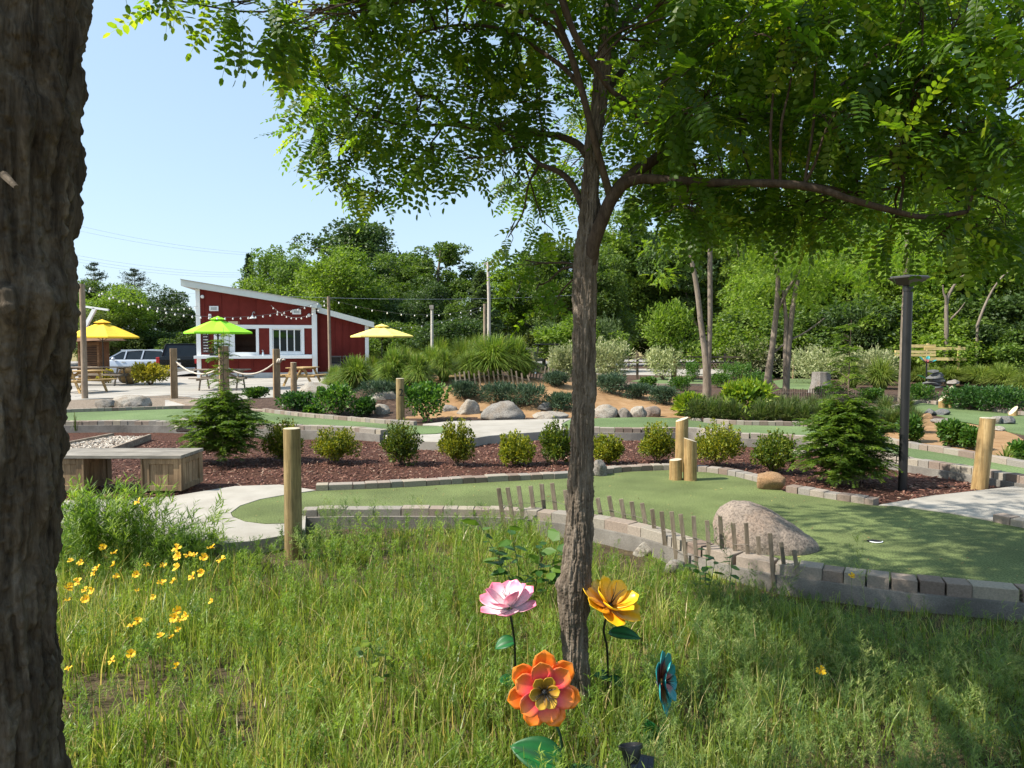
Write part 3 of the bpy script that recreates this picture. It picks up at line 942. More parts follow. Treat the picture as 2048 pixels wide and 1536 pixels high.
# ------------------------------------------------------------------ kiosk
def kiosk():
    O = np.array([*AT(396, 757, 36.9)[:2], -.02])
    E = np.array([*AT(632, 752, 38.0)[:2], -.02])
    xv = E - O; W = np.linalg.norm(xv); xv /= W
    yv = np.array([-xv[1], xv[0], 0]); zv = np.array([0, 0, 1.0])
    Mx = np.stack([xv, yv, zv], 1)
    ang = math.atan2(xv[1], xv[0])
    root = thing('red_kiosk', 'red board-and-batten food kiosk with white trim and a sloping roof', 'kiosk', O)
    L = lambda x, y, z: O + xv * x + yv * y + zv * z

    def bx(mb, x0, x1, y0, y1, z0, z1, mi=0):
        mb.box(L((x0 + x1) / 2, (y0 + y1) / 2, (z0 + z1) / 2), (x1 - x0, y1 - y0, z1 - z0), 0, mi, None, Mx)

    def poly(mb, pts, y0, y1, mi=0):
        n = len(pts)
        V = [L(x, y0, z) for x, z in pts] + [L(x, y1, z) for x, z in pts]
        Fs = [tuple(range(n)), tuple(range(2 * n - 1, n - 1, -1))]
        for i in range(n):
            j = (i + 1) % n
            Fs.append((i, n + i, n + j, j))
        mb.add(np.array(V), Fs, mi)

    D = 3.6
    zt = lambda x: 4.42 - x * (4.42 - 3.52) / W      # underside of the roof over the front
    R2 = .42                                        # setback of the rear wing
    W2 = W + 2.62
    zt2 = lambda x: 3.34 - (x - W) * .27
    # openings in the front wall: (x0, x1, z0, z1)
    wz0, wz1 = 1.30, 2.46
    w1 = (.95, 2.82); w2 = (3.62, 5.05)
    sx = W / 5.75
    w1 = tuple(a * sx for a in w1); w2 = tuple(a * sx for a in w2)
    wall = MB()
    xs = [0, w1[0], w1[1], w2[0], w2[1], W]
    for i in range(5):
        a, b = xs[i], xs[i + 1]
        if i in (1, 3):
            bx(wall, a, b, 0, .12, .28, wz0)
            poly(wall, [(a, wz1), (b, wz1), (b, zt(b)), (a, zt(a))], 0, .12)
        else:
            poly(wall, [(a, .28), (b, .28), (b, zt(b)), (a, zt(a))], 0, .12)
    # side and back walls of the front block
    bx(wall, 0, .12, .12, D, .28, 4.36)
    bx(wall, W - .12, W, .12, D, .28, zt(W) - .02)
    poly(wall, [(0.12, .28), (W - .12, .28), (W - .12, zt(W)), (.12, zt(.12))], D - .12, D)
    # rear wing
    poly(wall, [(W, .28), (W2, .28), (W2, zt2(W2)), (W, zt2(W))], R2, R2 + .12)
    bx(wall, W2 - .12, W2, R2 + .12, D, .28, zt2(W2) - .02)
    wall.build('wall', M['red'], root)
    bt = MB()
    for k in range(1, 7):
        x = .32 * sx + (k - 1) * .82 * sx
        bt = MB(); bx(bt, x, x + .05, -.034, 0, 2.68, zt(x) - .12); bt.build('batten', M['red'], root)
    for k in range(1, 8):
        x = .4 + (k - 1) * .72
        if x < W - .3: bt = MB(); bx(bt, x, x + .05, -.034, 0, .28, 1.0); bt.build('batten', M['red'], root)
    for k in range(7):
        x = W + .2 + k * .36
        bt = MB(); bx(bt, x, x + .04, R2 - .03, R2, .28, zt2(x) - .1); bt.build('batten', M['red'], root)
    tr = MB()
    bx(tr, -.03, .17, -.035, 0, .02, zt(0) - .02); tr.build('corner_board', M['white'], root, bevel=.006); tr = MB()
    bx(tr, W - .17, W + .03, -.035, 0, .02, zt(W) + .02); tr.build('corner_board', M['white'], root, bevel=.006); tr = MB()
    bx(tr, .17, W - .17, -.032, 0, 2.50, 2.66); tr.build('header_board', M['white'], root, bevel=.006); tr = MB()
    bx(tr, .17, W - .17, -.032, 0, 1.0, 1.18); tr.build('sill_board', M['white'], root, bevel=.006)
    for w in (w1, w2):
        tr = MB()
        bx(tr, w[0] - .14, w[0], -.045, 0, 1.18, 2.50)
        bx(tr, w[1], w[1] + .14, -.045, 0, 1.18, 2.50)
        bx(tr, w[0], w[1], -.045, 0, wz1, 2.50)
        bx(tr, w[0], w[1], -.045, 0, 1.18, wz0)
        tr.build('window_surround', M['white'], root, bevel=.006)
    tr = MB(); bx(tr, W2 - .16, W2 + .03, R2 - .035, R2, .02, zt2(W2) + .02)
    tr.build('corner_board', M['white'], root, bevel=.006)
    cn = MB()
    bx(cn, -.1, W - .16, -.38, -.046, 1.08, 1.13)
    bx(cn, -.1, W - .16, -.38, -.34, .99, 1.08)
    cn.build('counter', M['white'], root, bevel=.006)
    b = MB()
    bx(b, -.02, W + .02, -.02, D, 0, .28); bx(b, W + .02, W2 + .02, R2 - .02, D, 0, .28)
    b.build('foundation', M['base'], root)
    # roofs
    rf = MB()
    th = .30
    poly(rf, [(-.62, zt(-.62)), (W + .12, zt(W + .12)), (W + .12, zt(W + .12) + th), (-.62, zt(-.62) + th)], -.36, D + .3)
    r1 = rf.build('roof', M['fascia'], root)
    rf = MB()
    poly(rf, [(-.64, zt(-.64) + th), (W + .14, zt(W + .14) + th), (W + .14, zt(W + .14) + th + .03), (-.64, zt(-.64) + th + .03)], -.40, D + .34)
    rf.build('roof_edge', M['roofm'], r1)
    rf = MB()
    poly(rf, [(W + .125, zt2(W + .125)), (W2 + .3, zt2(W2 + .3)), (W2 + .3, zt2(W2 + .3) + .28), (W + .125, zt2(W + .125) + .28)], R2 - .36, D + .3)
    rf.build('roof', M['fascia'], root)
    # serving hatch: open, warm dark interior
    it = MB()
    bx(it, w1[0], w1[1], 1.4, 1.46, wz0, wz1)
    bx(it, w1[0], w1[1], .12, 1.4, wz0 - .05, wz0 - .01)
    for z in (1.62, 1.95, 2.2):
        bx(it, w1[0] + .5, w1[1] - .1, 1.25, 1.39, z, z + .03)
    it.build('interior', M['warmdark'], root)
    sh = MB()                       # slid-back sashes on the left of the hatch
    for k in range(3):
        x = w1[0] + .02 + k * .27
        bx(sh, x, x + .05, .02 + k * .025, .045 + k * .025, wz0, wz1)
        bx(sh, x + .20, x + .25, .02 + k * .025, .045 + k * .025, wz0, wz1)
        bx(sh, x + .05, x + .20, .028 + k * .025, .036 + k * .025, wz0, wz1)
    sh.build('sash', M['white'], root)
    win = MB()
    for k, x in enumerate(np.linspace(w2[0], w2[1], 5)):
        if k in (0,): xa, xb = x, x + .05
        elif k == 4: xa, xb = x - .05, x
        else: xa, xb = x - .028, x + .028
        bx(win, xa, xb, .02, .075, wz0 + .05, wz1 - .05)
    bx(win, w2[0], w2[1], .02, .075, wz1 - .05, wz1); bx(win, w2[0], w2[1], .02, .075, wz0, wz0 + .05)
    wo = win.build('window', M['white'], root)
    gl = MB(); bx(gl, w2[0] + .02, w2[1] - .02, .045, .055, wz0 + .02, wz1 - .02)
    gl.build('pane', M['glass'], wo)
    # menu board: dark panel with short chalk lines
    mn = MB()
    bx(mn, .24 * sx, .58 * sx, -.05, -.001, 1.26, 2.44)
    mo = mn.build('menu_board', plain('menu_panel', (.035, .012, .012), .6), root)
    tx = MB()
    rr = random.Random(3)
    for k in range(8):
        z = 2.36 - k * .14
        x = .31 * sx
        while x < .5 * sx:
            w = rr.uniform(.02, .05)
            bx(tx, x, x + w, -.054, -.0505, z - .035 * rr.uniform(.6, 1.3), z)
            x += w + .014
    tx.build('lettering', M['white'], mo)
    # wall fittings
    cm = MB()
    cm.sphere(L(.3, -.10, 4.02), .085, 10)
    cm.tube([L(.3, -.02, 4.05), L(.3, .0, 4.05)], .06, 10)
    cm.build('security_camera', M['white'], root, smooth=True)
    cm = MB()
    cm.sphere(L(W - .3, -.10, 3.15), .085, 10)
    cm.tube([L(W - .3, -.02, 3.18), L(W - .3, .0, 3.18)], .06, 10)
    cm.build('security_camera', M['white'], root, smooth=True)
    for x, z in ((.62 * sx, 3.33), (4.62 * sx, 3.20)):
        vb = MB(); bx(vb, x, x + .42, -.1, 0, z, z + .24)
        v_ = vb.build('wall_light', M['white'], root, bevel=.01)
        vb = MB(); bx(vb, x + .07, x + .35, -.105, -.1005, z + .05, z + .19)
        vb.build('lens', M['greyp'], v_)
    vb = MB(); bx(vb, .57 * sx, .70 * sx, -.07, 0, 2.98, 3.18)
    v_ = vb.build('speaker_box', M['white'], root, bevel=.01)
    vb = MB(); bx(vb, .60 * sx, .67 * sx, -.075, -.0705, 3.04, 3.12); vb.build('grille', M['greyp'], v_)
    gx = 2.72 * sx
    g = MB()
    g.tube(smooth_path([L(gx + .06, 0, 3.22), L(gx + .06, -.14, 3.30), L(gx, -.26, 3.24), L(gx - .02, -.28, 3.12)], 5), .018, 6)
    go = g.build('gooseneck_lamp', M['greyp'], root, smooth=True)
    g = MB(); g.lathe([(.04, .17), (.05, .10), (.12, .05), (.155, 0), (.145, 0), (.04, .09)], L(gx - .02, -.28, 2.96), 14)
    g.build('lamp_shade', M['white'], go, smooth=True)
    sg = MB(); bx(sg, 1.50 * sx, 2.02 * sx, -.03, -.001, 2.67, 2.83)
    sg.build('small_sign', plain('cream_sign', (.62, .52, .30)), root)
    bt = MB(); bt.tube([L(W + .06, -.06, .02), L(W + .06, -.06, 3.2)], .03, 6)
    bt.build('downpipe', M['white'], root)
    # things on the counter
    t = thing('hand_pump_bottle', 'small clear pump bottle on the white counter between the windows', 'bottle', L(3.17 * sx, -.2, 1.13))
    m = MB(); m.lathe([(.045, 0), (.05, .03), (.05, .15), (.02, .18), (.016, .20)], L(3.17 * sx, -.2, 1.13), 10)
    m.build('bottle_body', plain('clear_blue', (.55, .65, .72), .2), t, smooth=True)
    m = MB(); m.tube([L(3.17 * sx, -.2, 1.33), L(3.17 * sx, -.2, 1.40), L(3.11 * sx, -.2, 1.40)], .014, 6)
    m.build('pump', M['white'], t)
    t = thing('planter_box', 'black planter of dark foliage on the left end of the white counter', 'planter', L(1.0, -.22, 1.13))
    m = MB(); bx(m, .62, 1.5, -.33, -.12, 1.13, 1.27); m.build('box', M['black'], t, bevel=.01)
    P = L(1.05, -.22, 1.38) + rng.normal(size=(420, 3)) * [.20, .09, .13]
    v, l, tt, r = leaves(P, rdir(420), .09, .04)
    place_np('foliage', v, l, tt, M['darkbush'], t, r)
    return root, L, W, W2, R2


KI, KL, KW, KW2, KR2 = kiosk()
for k, x in enumerate((.62, 1.28)):
    p = KL(KW + x + .35, KR2 - .45, 0)
    t = thing('refuse_bin', ['dark refuse bin with open slot against the red wing, nearer the corner', 'dark refuse bin with open slot against the red wing, nearer the yellow parasol'][k], 'bin', p, 'refuse bins by the kiosk')
    m = MB()
    m.box(p + [0, 0, .36], (.56, .5, .72), R(12)); m.box(p + [0, 0, 1.07], (.60, .54, .07), R(12))
    for sx_ in (-.26, .26):
        m.box(p + [sx_ * math.cos(R(12)), sx_ * math.sin(R(12)), .88], (.05, .48, .34), R(12))
    m.build('bin_body', plain('dark_bin', (.035, .034, .036), .5), t, bevel=.012)
    m = MB(); m.box(p + [0, .12, .88], (.46, .2, .3), R(12)); m.build('bin_opening', M['black'], t)


# ------------------------------------------------------------------ parasols, picnic tables
def parasol(label, px, py, d, rad, zt, rise, mat, rot=0.0, zb=0.0, sides=6):
    c = np.array([*AT(px, 700, d)[:2], zb])
    t = thing('parasol', label, 'parasol', c, 'market parasols on the plaza')
    m = MB(); m.tube([c, c + [0, 0, zt + .05]], .022, 8)
    m.build('pole', M['black'], t)
    n = 8
    V, Fs = [], []
    ang = [rot + 2 * math.pi * k / sides for k in range(sides)]
    rows = 6
    for i in range(rows + 1):
        f = i / rows
        for k in range(sides):
            for j in range(2):
                a = ang[k] if j == 0 else ang[k] + math.pi / sides
                rr = rad * f * (1 if j == 0 else math.cos(math.pi / sides) * 1.0)
                z = zt - rise * f ** 1.12 - (.035 * math.sin(math.pi * f) if j else 0)
                V.append(c + [rr * math.cos(a), rr * math.sin(a), z])
    K = sides * 2
    for i in range(rows):
        for k in range(K):
            k2 = (k + 1) % K
            Fs.append((i * K + k, (i + 1) * K + k, (i + 1) * K + k2, i * K + k2))
    # valance edge
    for k in range(K): V.append(np.array(V[rows * K + k]) - [0, 0, .06])
    for k in range(K):
        k2 = (k + 1) % K
        Fs.append((rows * K + k, (rows + 1) * K + k, (rows + 1) * K + k2, rows * K + k2))
    mb = MB(); mb.add(np.array(V), Fs)
    o = mb.build('canopy', mat, t)
    s = o.modifiers.new('solid', 'SOLIDIFY'); s.thickness = .008
    # vent cap
    V, Fs = [], []
    for f, z in ((.0, zt + .10), (.24, zt - rise * .12 + .035)):
        for k in range(sides): V.append(c + [rad * f * math.cos(ang[k]), rad * f * math.sin(ang[k]), z])
    for k in range(sides): Fs.append((k, sides + k, sides + (k + 1) % sides, (k + 1) % sides))
    mb = MB(); mb.add(np.array(V), Fs); o2 = mb.build('vent_cap', mat, o)
    s = o2.modifiers.new('solid', 'SOLIDIFY'); s.thickness = .006
    rb = MB()
    for k in range(sides):
        e = c + [rad * .97 * math.cos(ang[k]), rad * .97 * math.sin(ang[k]), zt - rise * .97 - .03]
        rb.tube([c + [0, 0, zt - .03], e], .009, 5)
        rb.tube([c + [0, 0, zt - rise - .18], c + [rad * .5 * math.cos(ang[k]), rad * .5 * math.sin(ang[k]), zt - rise * .48 - .035]], .008, 5)
    rb.build('rib', M['black'], t)
    return t


parasol('lime green parasol standing over the picnic table before the kiosk', 437, 642, 28.0, 1.22, 2.62, .50, M['green_cloth'], .18)
parasol('golden yellow parasol beside the brown slatted hut at the far left', 206, 645, 31.0, 1.45, 2.60, .62, M['yellow_cloth'], .1)
parasol('pale yellow parasol on the right of the red kiosk', 764, 652, 33.0, 1.38, 2.47, .43, M['paleyellow_cloth'], 0.0)


def picnic(label, c, ang, mat, L=1.8):
    t = thing('picnic_table', label, 'picnic table', c, 'wooden picnic tables on the plaza')
    x = np.array([math.cos(ang), math.sin(ang), 0]); y = np.array([-x[1], x[0], 0]); z = np.array([0, 0, 1.0])
    Mx = np.stack([x, y, z], 1)
    Q = lambda a, b, h: c + x * a + y * b + z * h
    m = MB()
    for k in range(5): m.box(Q(0, -.30 + k * .15, .735), (L, .142, .038), 0, 0, None, Mx)
    m.build('tabletop', mat, t, bevel=.004)
    for s in (-1, 1):
        m = MB()
        for k in (0, 1): m.box(Q(0, s * (.60 + k * .148), .44), (L, .14, .038), 0, 0, None, Mx)
        m.build('bench_seat', mat, t, bevel=.004)
    for e in (-1, 1):
        xx = e * (L / 2 - .3)
        for s in (-1, 1):
            m = MB(); m.bar(Q(xx, s * .26, .715), Q(xx, s * .62, 0), .09, .038, 0, x)
            m.build('leg', mat, t, bevel=.003)
        m = MB(); m.bar(Q(xx + .045 * e, -.74, .40), Q(xx + .045 * e, .74, .40), .038, .09)
        m.bar(Q(xx + .045 * e, -.34, .69), Q(xx + .045 * e, .34, .69), .038, .07)
        m.build('crossbar', mat, t, bevel=.003)
        m = MB(); m.bar(Q(xx - .05 * e, 0, .40), Q(0, 0, .70), .035, .08)
        m.build('brace', mat, t)
    return t


picnic('weathered picnic table under the lime green parasol', np.array([*AT(445, 778, 27.6)[:2], 0]), R(6), M['timber'], 1.9)
picnic('weathered long picnic table in front of the silver car', np.array([*AT(196, 768, 30.6)[:2], 0]), R(5), M['timber'], 2.4)
picnic('golden new pine picnic table at the left, seen end on', np.array([*AT(160, 785, 26.0)[:2], 0]), R(72), M['pine'], 1.7)
picnic('golden new pine picnic table by the kiosk corner, seen end on', np.array([*AT(606, 770, 30.2)[:2], 0]), R(80), M['pine'], 1.5)


# ------------------------------------------------------------------ vehicles
def car_profile(prof, width, tum):
    """prof: list of (x, z) outline, tum(z): half width at height z -> ring sections"""
    mb = MB()
    return mb


def wheel(root, c, r, w, ax):
    t = MB()
    ax = unit(np.array(ax, float))
    u = np.array([0, 0, 1.0]); v = np.cross(ax, u)
    Mx = np.stack([u, v, ax], 1)
    t.lathe([(r * .6, -w / 2), (r * .95, -w / 2), (r, -w * .3), (r, w * .3), (r * .95, w / 2), (r * .6, w / 2)], c, 20, 0, Mx)
    wo = t.build('wheel', M['tyre'], root, smooth='auto')
    t = MB()
    t.lathe([(r * .62, -w * .52), (r * .62, w * .52), (r * .5, w * .56), (r * .12, w * .5), (.01, w * .5)], c, 16, 0, Mx)
    t.build('rim', M['chrome'], wo)


def loft(mb, secs, mi=0):
    """secs: list of closed rings with equal counts"""
    n = len(secs[0])
    V = np.concatenate(secs)
    Fs = []
    for k in range(len(secs) - 1):
        for j in range(n):
            j2 = (j + 1) % n
            Fs.append((k * n + j, (k + 1) * n + j, (k + 1) * n + j2, k * n + j2))
    Fs.append(tuple(range(n - 1, -1, -1)))
    Fs.append(tuple((len(secs) - 1) * n + j for j in range(n)))
    mb.add(V, Fs, mi)


def make_car(label, cat, name, c, yaw, kind):
    t = thing(name, label, cat, c)
    x = np.array([math.cos(yaw), math.sin(yaw), 0]); y = np.array([-x[1], x[0], 0]); z = np.array([0, 0, 1.0])
    Q = lambda a, b, h: c + x * a + y * b + z * h

    def body(stations, wb):
        secs = []
        for a, zl, zh, hw in stations:
            ring = [(-hw, zl + .08), (-hw + .06, zl), (hw - .06, zl), (hw, zl + .08), (hw, zh - .10), (hw - .05, zh - .02), (hw - .14, zh), (-hw + .14, zh), (-hw + .05, zh - .02), (-hw, zh - .10)]
            secs.append(np.array([Q(a, b, h) for b, h in ring]))
        mb = MB(); loft(mb, secs)
        return mb

    if kind == 'suv':     # forward is -x in the picture
        st = [(-2.3, .42, .72, .70), (-2.2, .28, .84, .82), (-1.6, .22, .95, .90), (-.9, .22, 1.0, .92), (.5, .22, 1.0, .92), (1.7, .24, 1.01, .91), (2.2, .30, 1.0, .86), (2.32, .40, .92, .76)]
        body(st, 0).build('body', M['silver'], t, smooth='auto')
        cab = MB()
        secs = []
        for a, zz, hw in ((-1.15, .97, .84), (-.35, 1.46, .66), (.6, 1.53, .66), (1.7, 1.49, .64), (2.18, 1.02, .78)):
            secs.append(np.array([Q(a, -hw, zz), Q(a, hw, zz), Q(a, hw * 1.0, zz - .05), Q(a, -hw, zz - .05)]))
        # solid greenhouse
        V = []
        prof = [(-1.2, .97), (-.42, 1.44), (.55, 1.51), (1.7, 1.47), (2.2, 1.0)]
        for s in (-1, 1):
            for a, zz in prof: V.append(Q(a, s * (.84 if zz < 1.1 else .68), zz))
        n = len(prof)
        Fs = [tuple(range(n)), tuple(range(2 * n - 1, n - 1, -1))] + [(i, n + i, n + i + 1, i + 1) for i in range(n - 1)]
        cab.add(np.array(V), Fs)
        cab.build('window_glass', M['carglass'], t)
        rf = MB()
        for i, (a, b) in enumerate(((0, 1), (1, 2), (2, 3), (3, 4))):
            p, q = prof[a], prof[b]
            for s in (-1, 1):
                hw0, hw1 = (.84 if p[1] < 1.1 else .68), (.84 if q[1] < 1.1 else .68)
                rf.bar(Q(p[0], s * hw0, p[1]), Q(q[0], s * hw1, q[1]), .06, .05, 0, x * 0 + y)
        rf.box((Q(.6, 0, 1.50)), (2.2, 1.3, .05), yaw)
        for a in (-.15, .75):
            for s in (-1, 1): rf.bar(Q(a, s * .70, 1.47), Q(a - .08, s * .86, 1.0), .07, .03, 0, y)
        rf.build('roof', M['silver'], t)
        for s in (-1, 1):
            mm = MB(); mm.sphere(Q(-.75, s * 1.0, 1.03), .11, 8, 0, (1, .7, .8)); mm.build('mirror', M['silver'], t, smooth=True)
            for a in (-.35, .62):
                mm = MB(); mm.bar(Q(a, s * .925, .86), Q(a + .2, s * .925, .86), .03, .03); mm.build('door_handle', M['chrome'], t)
        for a in (-1.45, 1.4):
            for s in (-1, 1): wheel(t, Q(a, s * .83, .33), .33, .22, y * s)
        for s in (-1, 1):
            mm = MB(); mm.box(Q(-2.2, s * .62, .72), (.16, .3, .14), yaw); mm.build('headlight', M['chrome'], t, bevel=.02)
    else:                 # pickup, +x is forward (away); we see the tail
        st = [(-2.7, .55, 1.02, .88), (-2.66, .50, 1.16, .97), (-.9, .45, 1.18, 1.0), (1.0, .42, 1.16, 1.0), (2.5, .45, 1.1, .96), (2.8, .6, 1.0, .88)]
        body(st, 0).build('body', M['carblack'], t, smooth='auto')
        cab = MB()
        prof = [(-1.0, 1.16), (-.75, 1.80), (.3, 1.84), (1.05, 1.16)]
        V = []
        for s in (-1, 1):
            for a, zz in prof: V.append(Q(a, s * (.93 if zz < 1.2 else .74), zz))
        n = len(prof)
        cab.add(np.array(V), [tuple(range(n)), tuple(range(2 * n - 1, n - 1, -1))] + [(i, n + i, n + i + 1, i + 1) for i in range(n - 1)])
        cab.build('cab', M['carglass'], t)
        rf = MB()
        rf.box(Q(-.22, 0, 1.835), (1.1, 1.46, .05), yaw)
        for s in (-1, 1):
            rf.bar(Q(-1.0, s * .93, 1.16), Q(-.75, s * .74, 1.82), .07, .07, 0, y)
            rf.bar(Q(1.05, s * .93, 1.16), Q(.3, s * .74, 1.83), .07, .07, 0, y)
        rf.build('roof', M['carblack'], t, bevel=.02)
        for s in (-1, 1):
            mm = MB(); mm.box(Q(-2.66, s * .92, .98), (.12, .16, .34), yaw); mm.build('tail_light', M['redlight'], t, bevel=.02)
            mm = MB(); mm.box(Q(.75, s * 1.12, 1.28), (.14, .22, .26), yaw); mm.build('mirror', M['carblack'], t, bevel=.03)
        mm = MB(); mm.box(Q(-2.8, 0, .52), (.16, 1.8, .18), yaw); mm.build('bumper', M['chrome'], t, bevel=.03)
        mm = MB(); mm.box(Q(-2.72, 0, .78), (.03, .34, .16), yaw); mm.build('number_plate', M['white'], t)
        mm = MB(); mm.box(Q(-2.69, 0, 1.04), (.03, .3, .06), yaw); mm.build('tailgate_handle', M['chrome'], t)
        for a in (-1.7, 1.85):
            for s in (-1, 1): wheel(t, Q(a, s * .86, .39), .39, .26, y * s)
    return t


make_car('silver estate car parked beyond the yellow hedge', 'car', 'parked_car', np.array([*AT(272, 735, 41.5)[:2], -.14]), R(3), 'suv')
make_car('black pickup truck parked between the silver car and the kiosk', 'truck', 'pickup_truck', np.array([*AT(366, 735, 41.5)[:2], -.14]), R(108), 'truck')

# golf cart
c = np.array([*AT(1096, 738, 44)[:2], -.12])
t = thing('golf_cart', 'dark golf cart parked beside the cream willow shrub', 'golf cart', c)
m = MB()
loft(m, [np.array([c + [a, b * hw, h] for b, h in ((-1, .28), (1, .28), (1, zh), (-1, zh))]) for a, zh, hw in ((-1.1, .7, .5), (-.9, .8, .58), (-.2, .62, .58), (.3, .62, .58), (.6, .95, .56), (1.1, .8, .5))])
m.build('body', M['carblack'], t, bevel=.03)
m = MB()
for a in (-.7, .6):
    for b in (-.5, .5): m.tube([c + [a, b, .7], c + [a * .8, b, 1.78]], .022, 6)
m.build('frame', M['black'], t)
m = MB(); m.box(c + [-.05, 0, 1.8], (1.5, 1.15, .06)); m.build('roof', M['blackm'], t, bevel=.02)
m = MB(); m.box(c + [-.5, 0, .9], (.5, 1.0, .16)); m.box(c + [-.78, 0, 1.15], (.12, 1.0, .45)); m.build('seat', M['blackm'], t, bevel=.03)
for a in (-.75, .8):
    for b in (-.52, .52): wheel(t, c + [a, b, .22], .22, .18, [0, math.copysign(1, b), 0])

# ------------------------------------------------------------------ hut, barrel, white frame, far panels
c = np.array([*AT(178, 757, 35)[:2], 0])
t = thing('slatted_hut', 'small brown slatted hut with a low roof behind the golden parasol', 'hut', c)
m = MB(); m.box(c + [0, .5, .9], (.95, .9, 1.8)); m.build('wall', M['brownslat'], t)
m = MB()
for k in range(13): m.bar(c + [-.36, .035, .25 + k * .105], c + [.36, .035, .25 + k * .105], .03, .06)
m.build('slat_panel', woodmat('dark_slat', [(.3, (.06, .03, .02)), (.7, (.12, .065, .04))], 'x', 10), t)
m = MB()
for s in (-.45, .45): m.box(c + [s, .03, .9], (.09, .06, 1.8))
m.box(c + [0, .03, 1.72], (.8, .05, .12)); m.build('frame', M['brownslat'], t, bevel=.005)
m = MB()
m.add(np.array([c + p for p in ([-.9, -.5, 1.78], [1.1, -.5, 1.86], [1.1, 1.4, 1.86], [-.9, 1.4, 1.78], [-.5, .1, 2.15], [.6, .1, 2.15], [.6, .9, 2.15], [-.5, .9, 2.15])]),
      [(0, 1, 5, 4), (1, 2, 6, 5), (2, 3, 7, 6), (3, 0, 4, 7), (4, 5, 6, 7), (3, 2, 1, 0)])
m.build('roof', M['brownslat'], t)
c = AT(260, 768, 31.6); c[2] = 0
t = thing('wooden_barrel', 'wooden barrel lying on its side by the long picnic table', 'barrel', c)
m = MB()
Mx = np.stack([[0, 1, 0], [0, 0, 1], [1, 0, 0]], 1)
m.lathe([(.28, -.36), (.33, -.2), (.35, 0), (.33, .2), (.28, .36), (.26, .36), (.26, .33), (.01, .33)], c + [0, 0, .35], 20, 0, Mx)
m.build('staves', M['pine'], t, smooth='auto')
m = MB()
for a, r_ in ((-.26, .315), (.26, .315)):
    m.lathe([(r_, -.02), (r_ + .008, -.018), (r_ + .008, .018), (r_, .02)], c + [a, 0, .35], 24, 0, Mx)
m.build('hoop', M['greyrail'], t)
c = AT(168, 700, 36); c[2] = 0
t = thing('canopy_frame', 'white angled canopy frame rising behind the left pole', 'canopy frame', c)
m = MB(); m.bar(AT(168, 613, 36), AT(217, 620, 36), .14, .09); m.build('beam', M['white'], t)
m = MB(); m.bar(AT(170, 655, 36), AT(190, 617, 36), .14, .16); m.build('strut', M['white'], t)
m = MB(); m.bar(c, AT(170, 655, 36), .16, .16); m.build('pillar', M['white'], t)
c = AT(758, 735, 52); c[2] = SOIL
t = thing('notice_board', 'pale square notice board on a post beyond the pale yellow parasol', 'notice board', c)
m = MB(); m.box(AT(757, 695, 52), (.40, .06, .56)); m.build('panel', M['greyp'], t, bevel=.01)
m = MB(); m.bar(c, AT(757, 703, 52), .09, .09); m.build('pole', M['greyrail'], t)
c = AT(738, 735, 54); c[2] = SOIL
t = thing('utility_cabinet', 'grey ribbed utility cabinet beyond the right end of the kiosk', 'cabinet', c)
m = MB(); m.box(AT(738, 700, 54), (.34, .3, .85)); m.build('door_panel', M['greyp'], t, bevel=.01)
m = MB(); m.box(c + [0, 0, .45], (.36, .34, .9)); m.build('base', M['greyp'], t)

# lumber fence on the right, dark rail fence, split rail fences
def railfence(name, label, rails, posts, mat, d, th=.06, cat='fence'):
    p0 = AT(rails[0][0], rails[0][1], d); p0[2] = SOIL
    t = thing(name, label, cat, p0)
    for k, (xa, ya, xb, yb, h) in enumerate(rails):
        hm = h / F * d
        m = MB(); m.bar(AT(xa, ya, d - .02 * k), AT(xb, yb, d - .02 * k), th, hm)
        m.build('rail', mat, t)
    for x, y0, y1, w in posts:
        m = MB()
        a = AT(x, y0, d + .12); b = a.copy(); b[2] = min(SOIL, AT(x, y1, d)[2])
        m.bar(b, a, w / F * d, w / F * d, 0, (0, 1, 0))
        m.build('post', mat, t)
    return t


railfence('lumber_fence', 'pale new lumber rail fence at the wood edge on the right', [(1800, 692, 1871, 692, 6), (1848, 697, 1930, 697, 6), (1790, 703, 1871, 704, 5), (1790, 710, 1871, 710, 5), (1846, 718, 1932, 718, 6)], [(1856, 687, 735, 4), (1918, 692, 735, 4)], M['pine_pale'], 31)
railfence('rail_fence', 'grey rail fence beyond the fountain grass left of the trunk', [(1030, 697.5, 1102, 697.5, 3), (1030, 704, 1098, 704, 2.5)], [(1073, 693, 712, 3), (1035, 693, 712, 3)], M['greyrail'], 46.5)
railfence('rail_fence', 'dark rail fence across the grey road right of the trunk', [(1215, 714, 1480, 714, 3), (1215, 725, 1470, 725, 3)], [(1275, 707, 738, 4.5), (1222, 707, 738, 4.5), (1345, 707, 738, 4), (1450, 707, 738, 4)], M['dkrail'], 36)


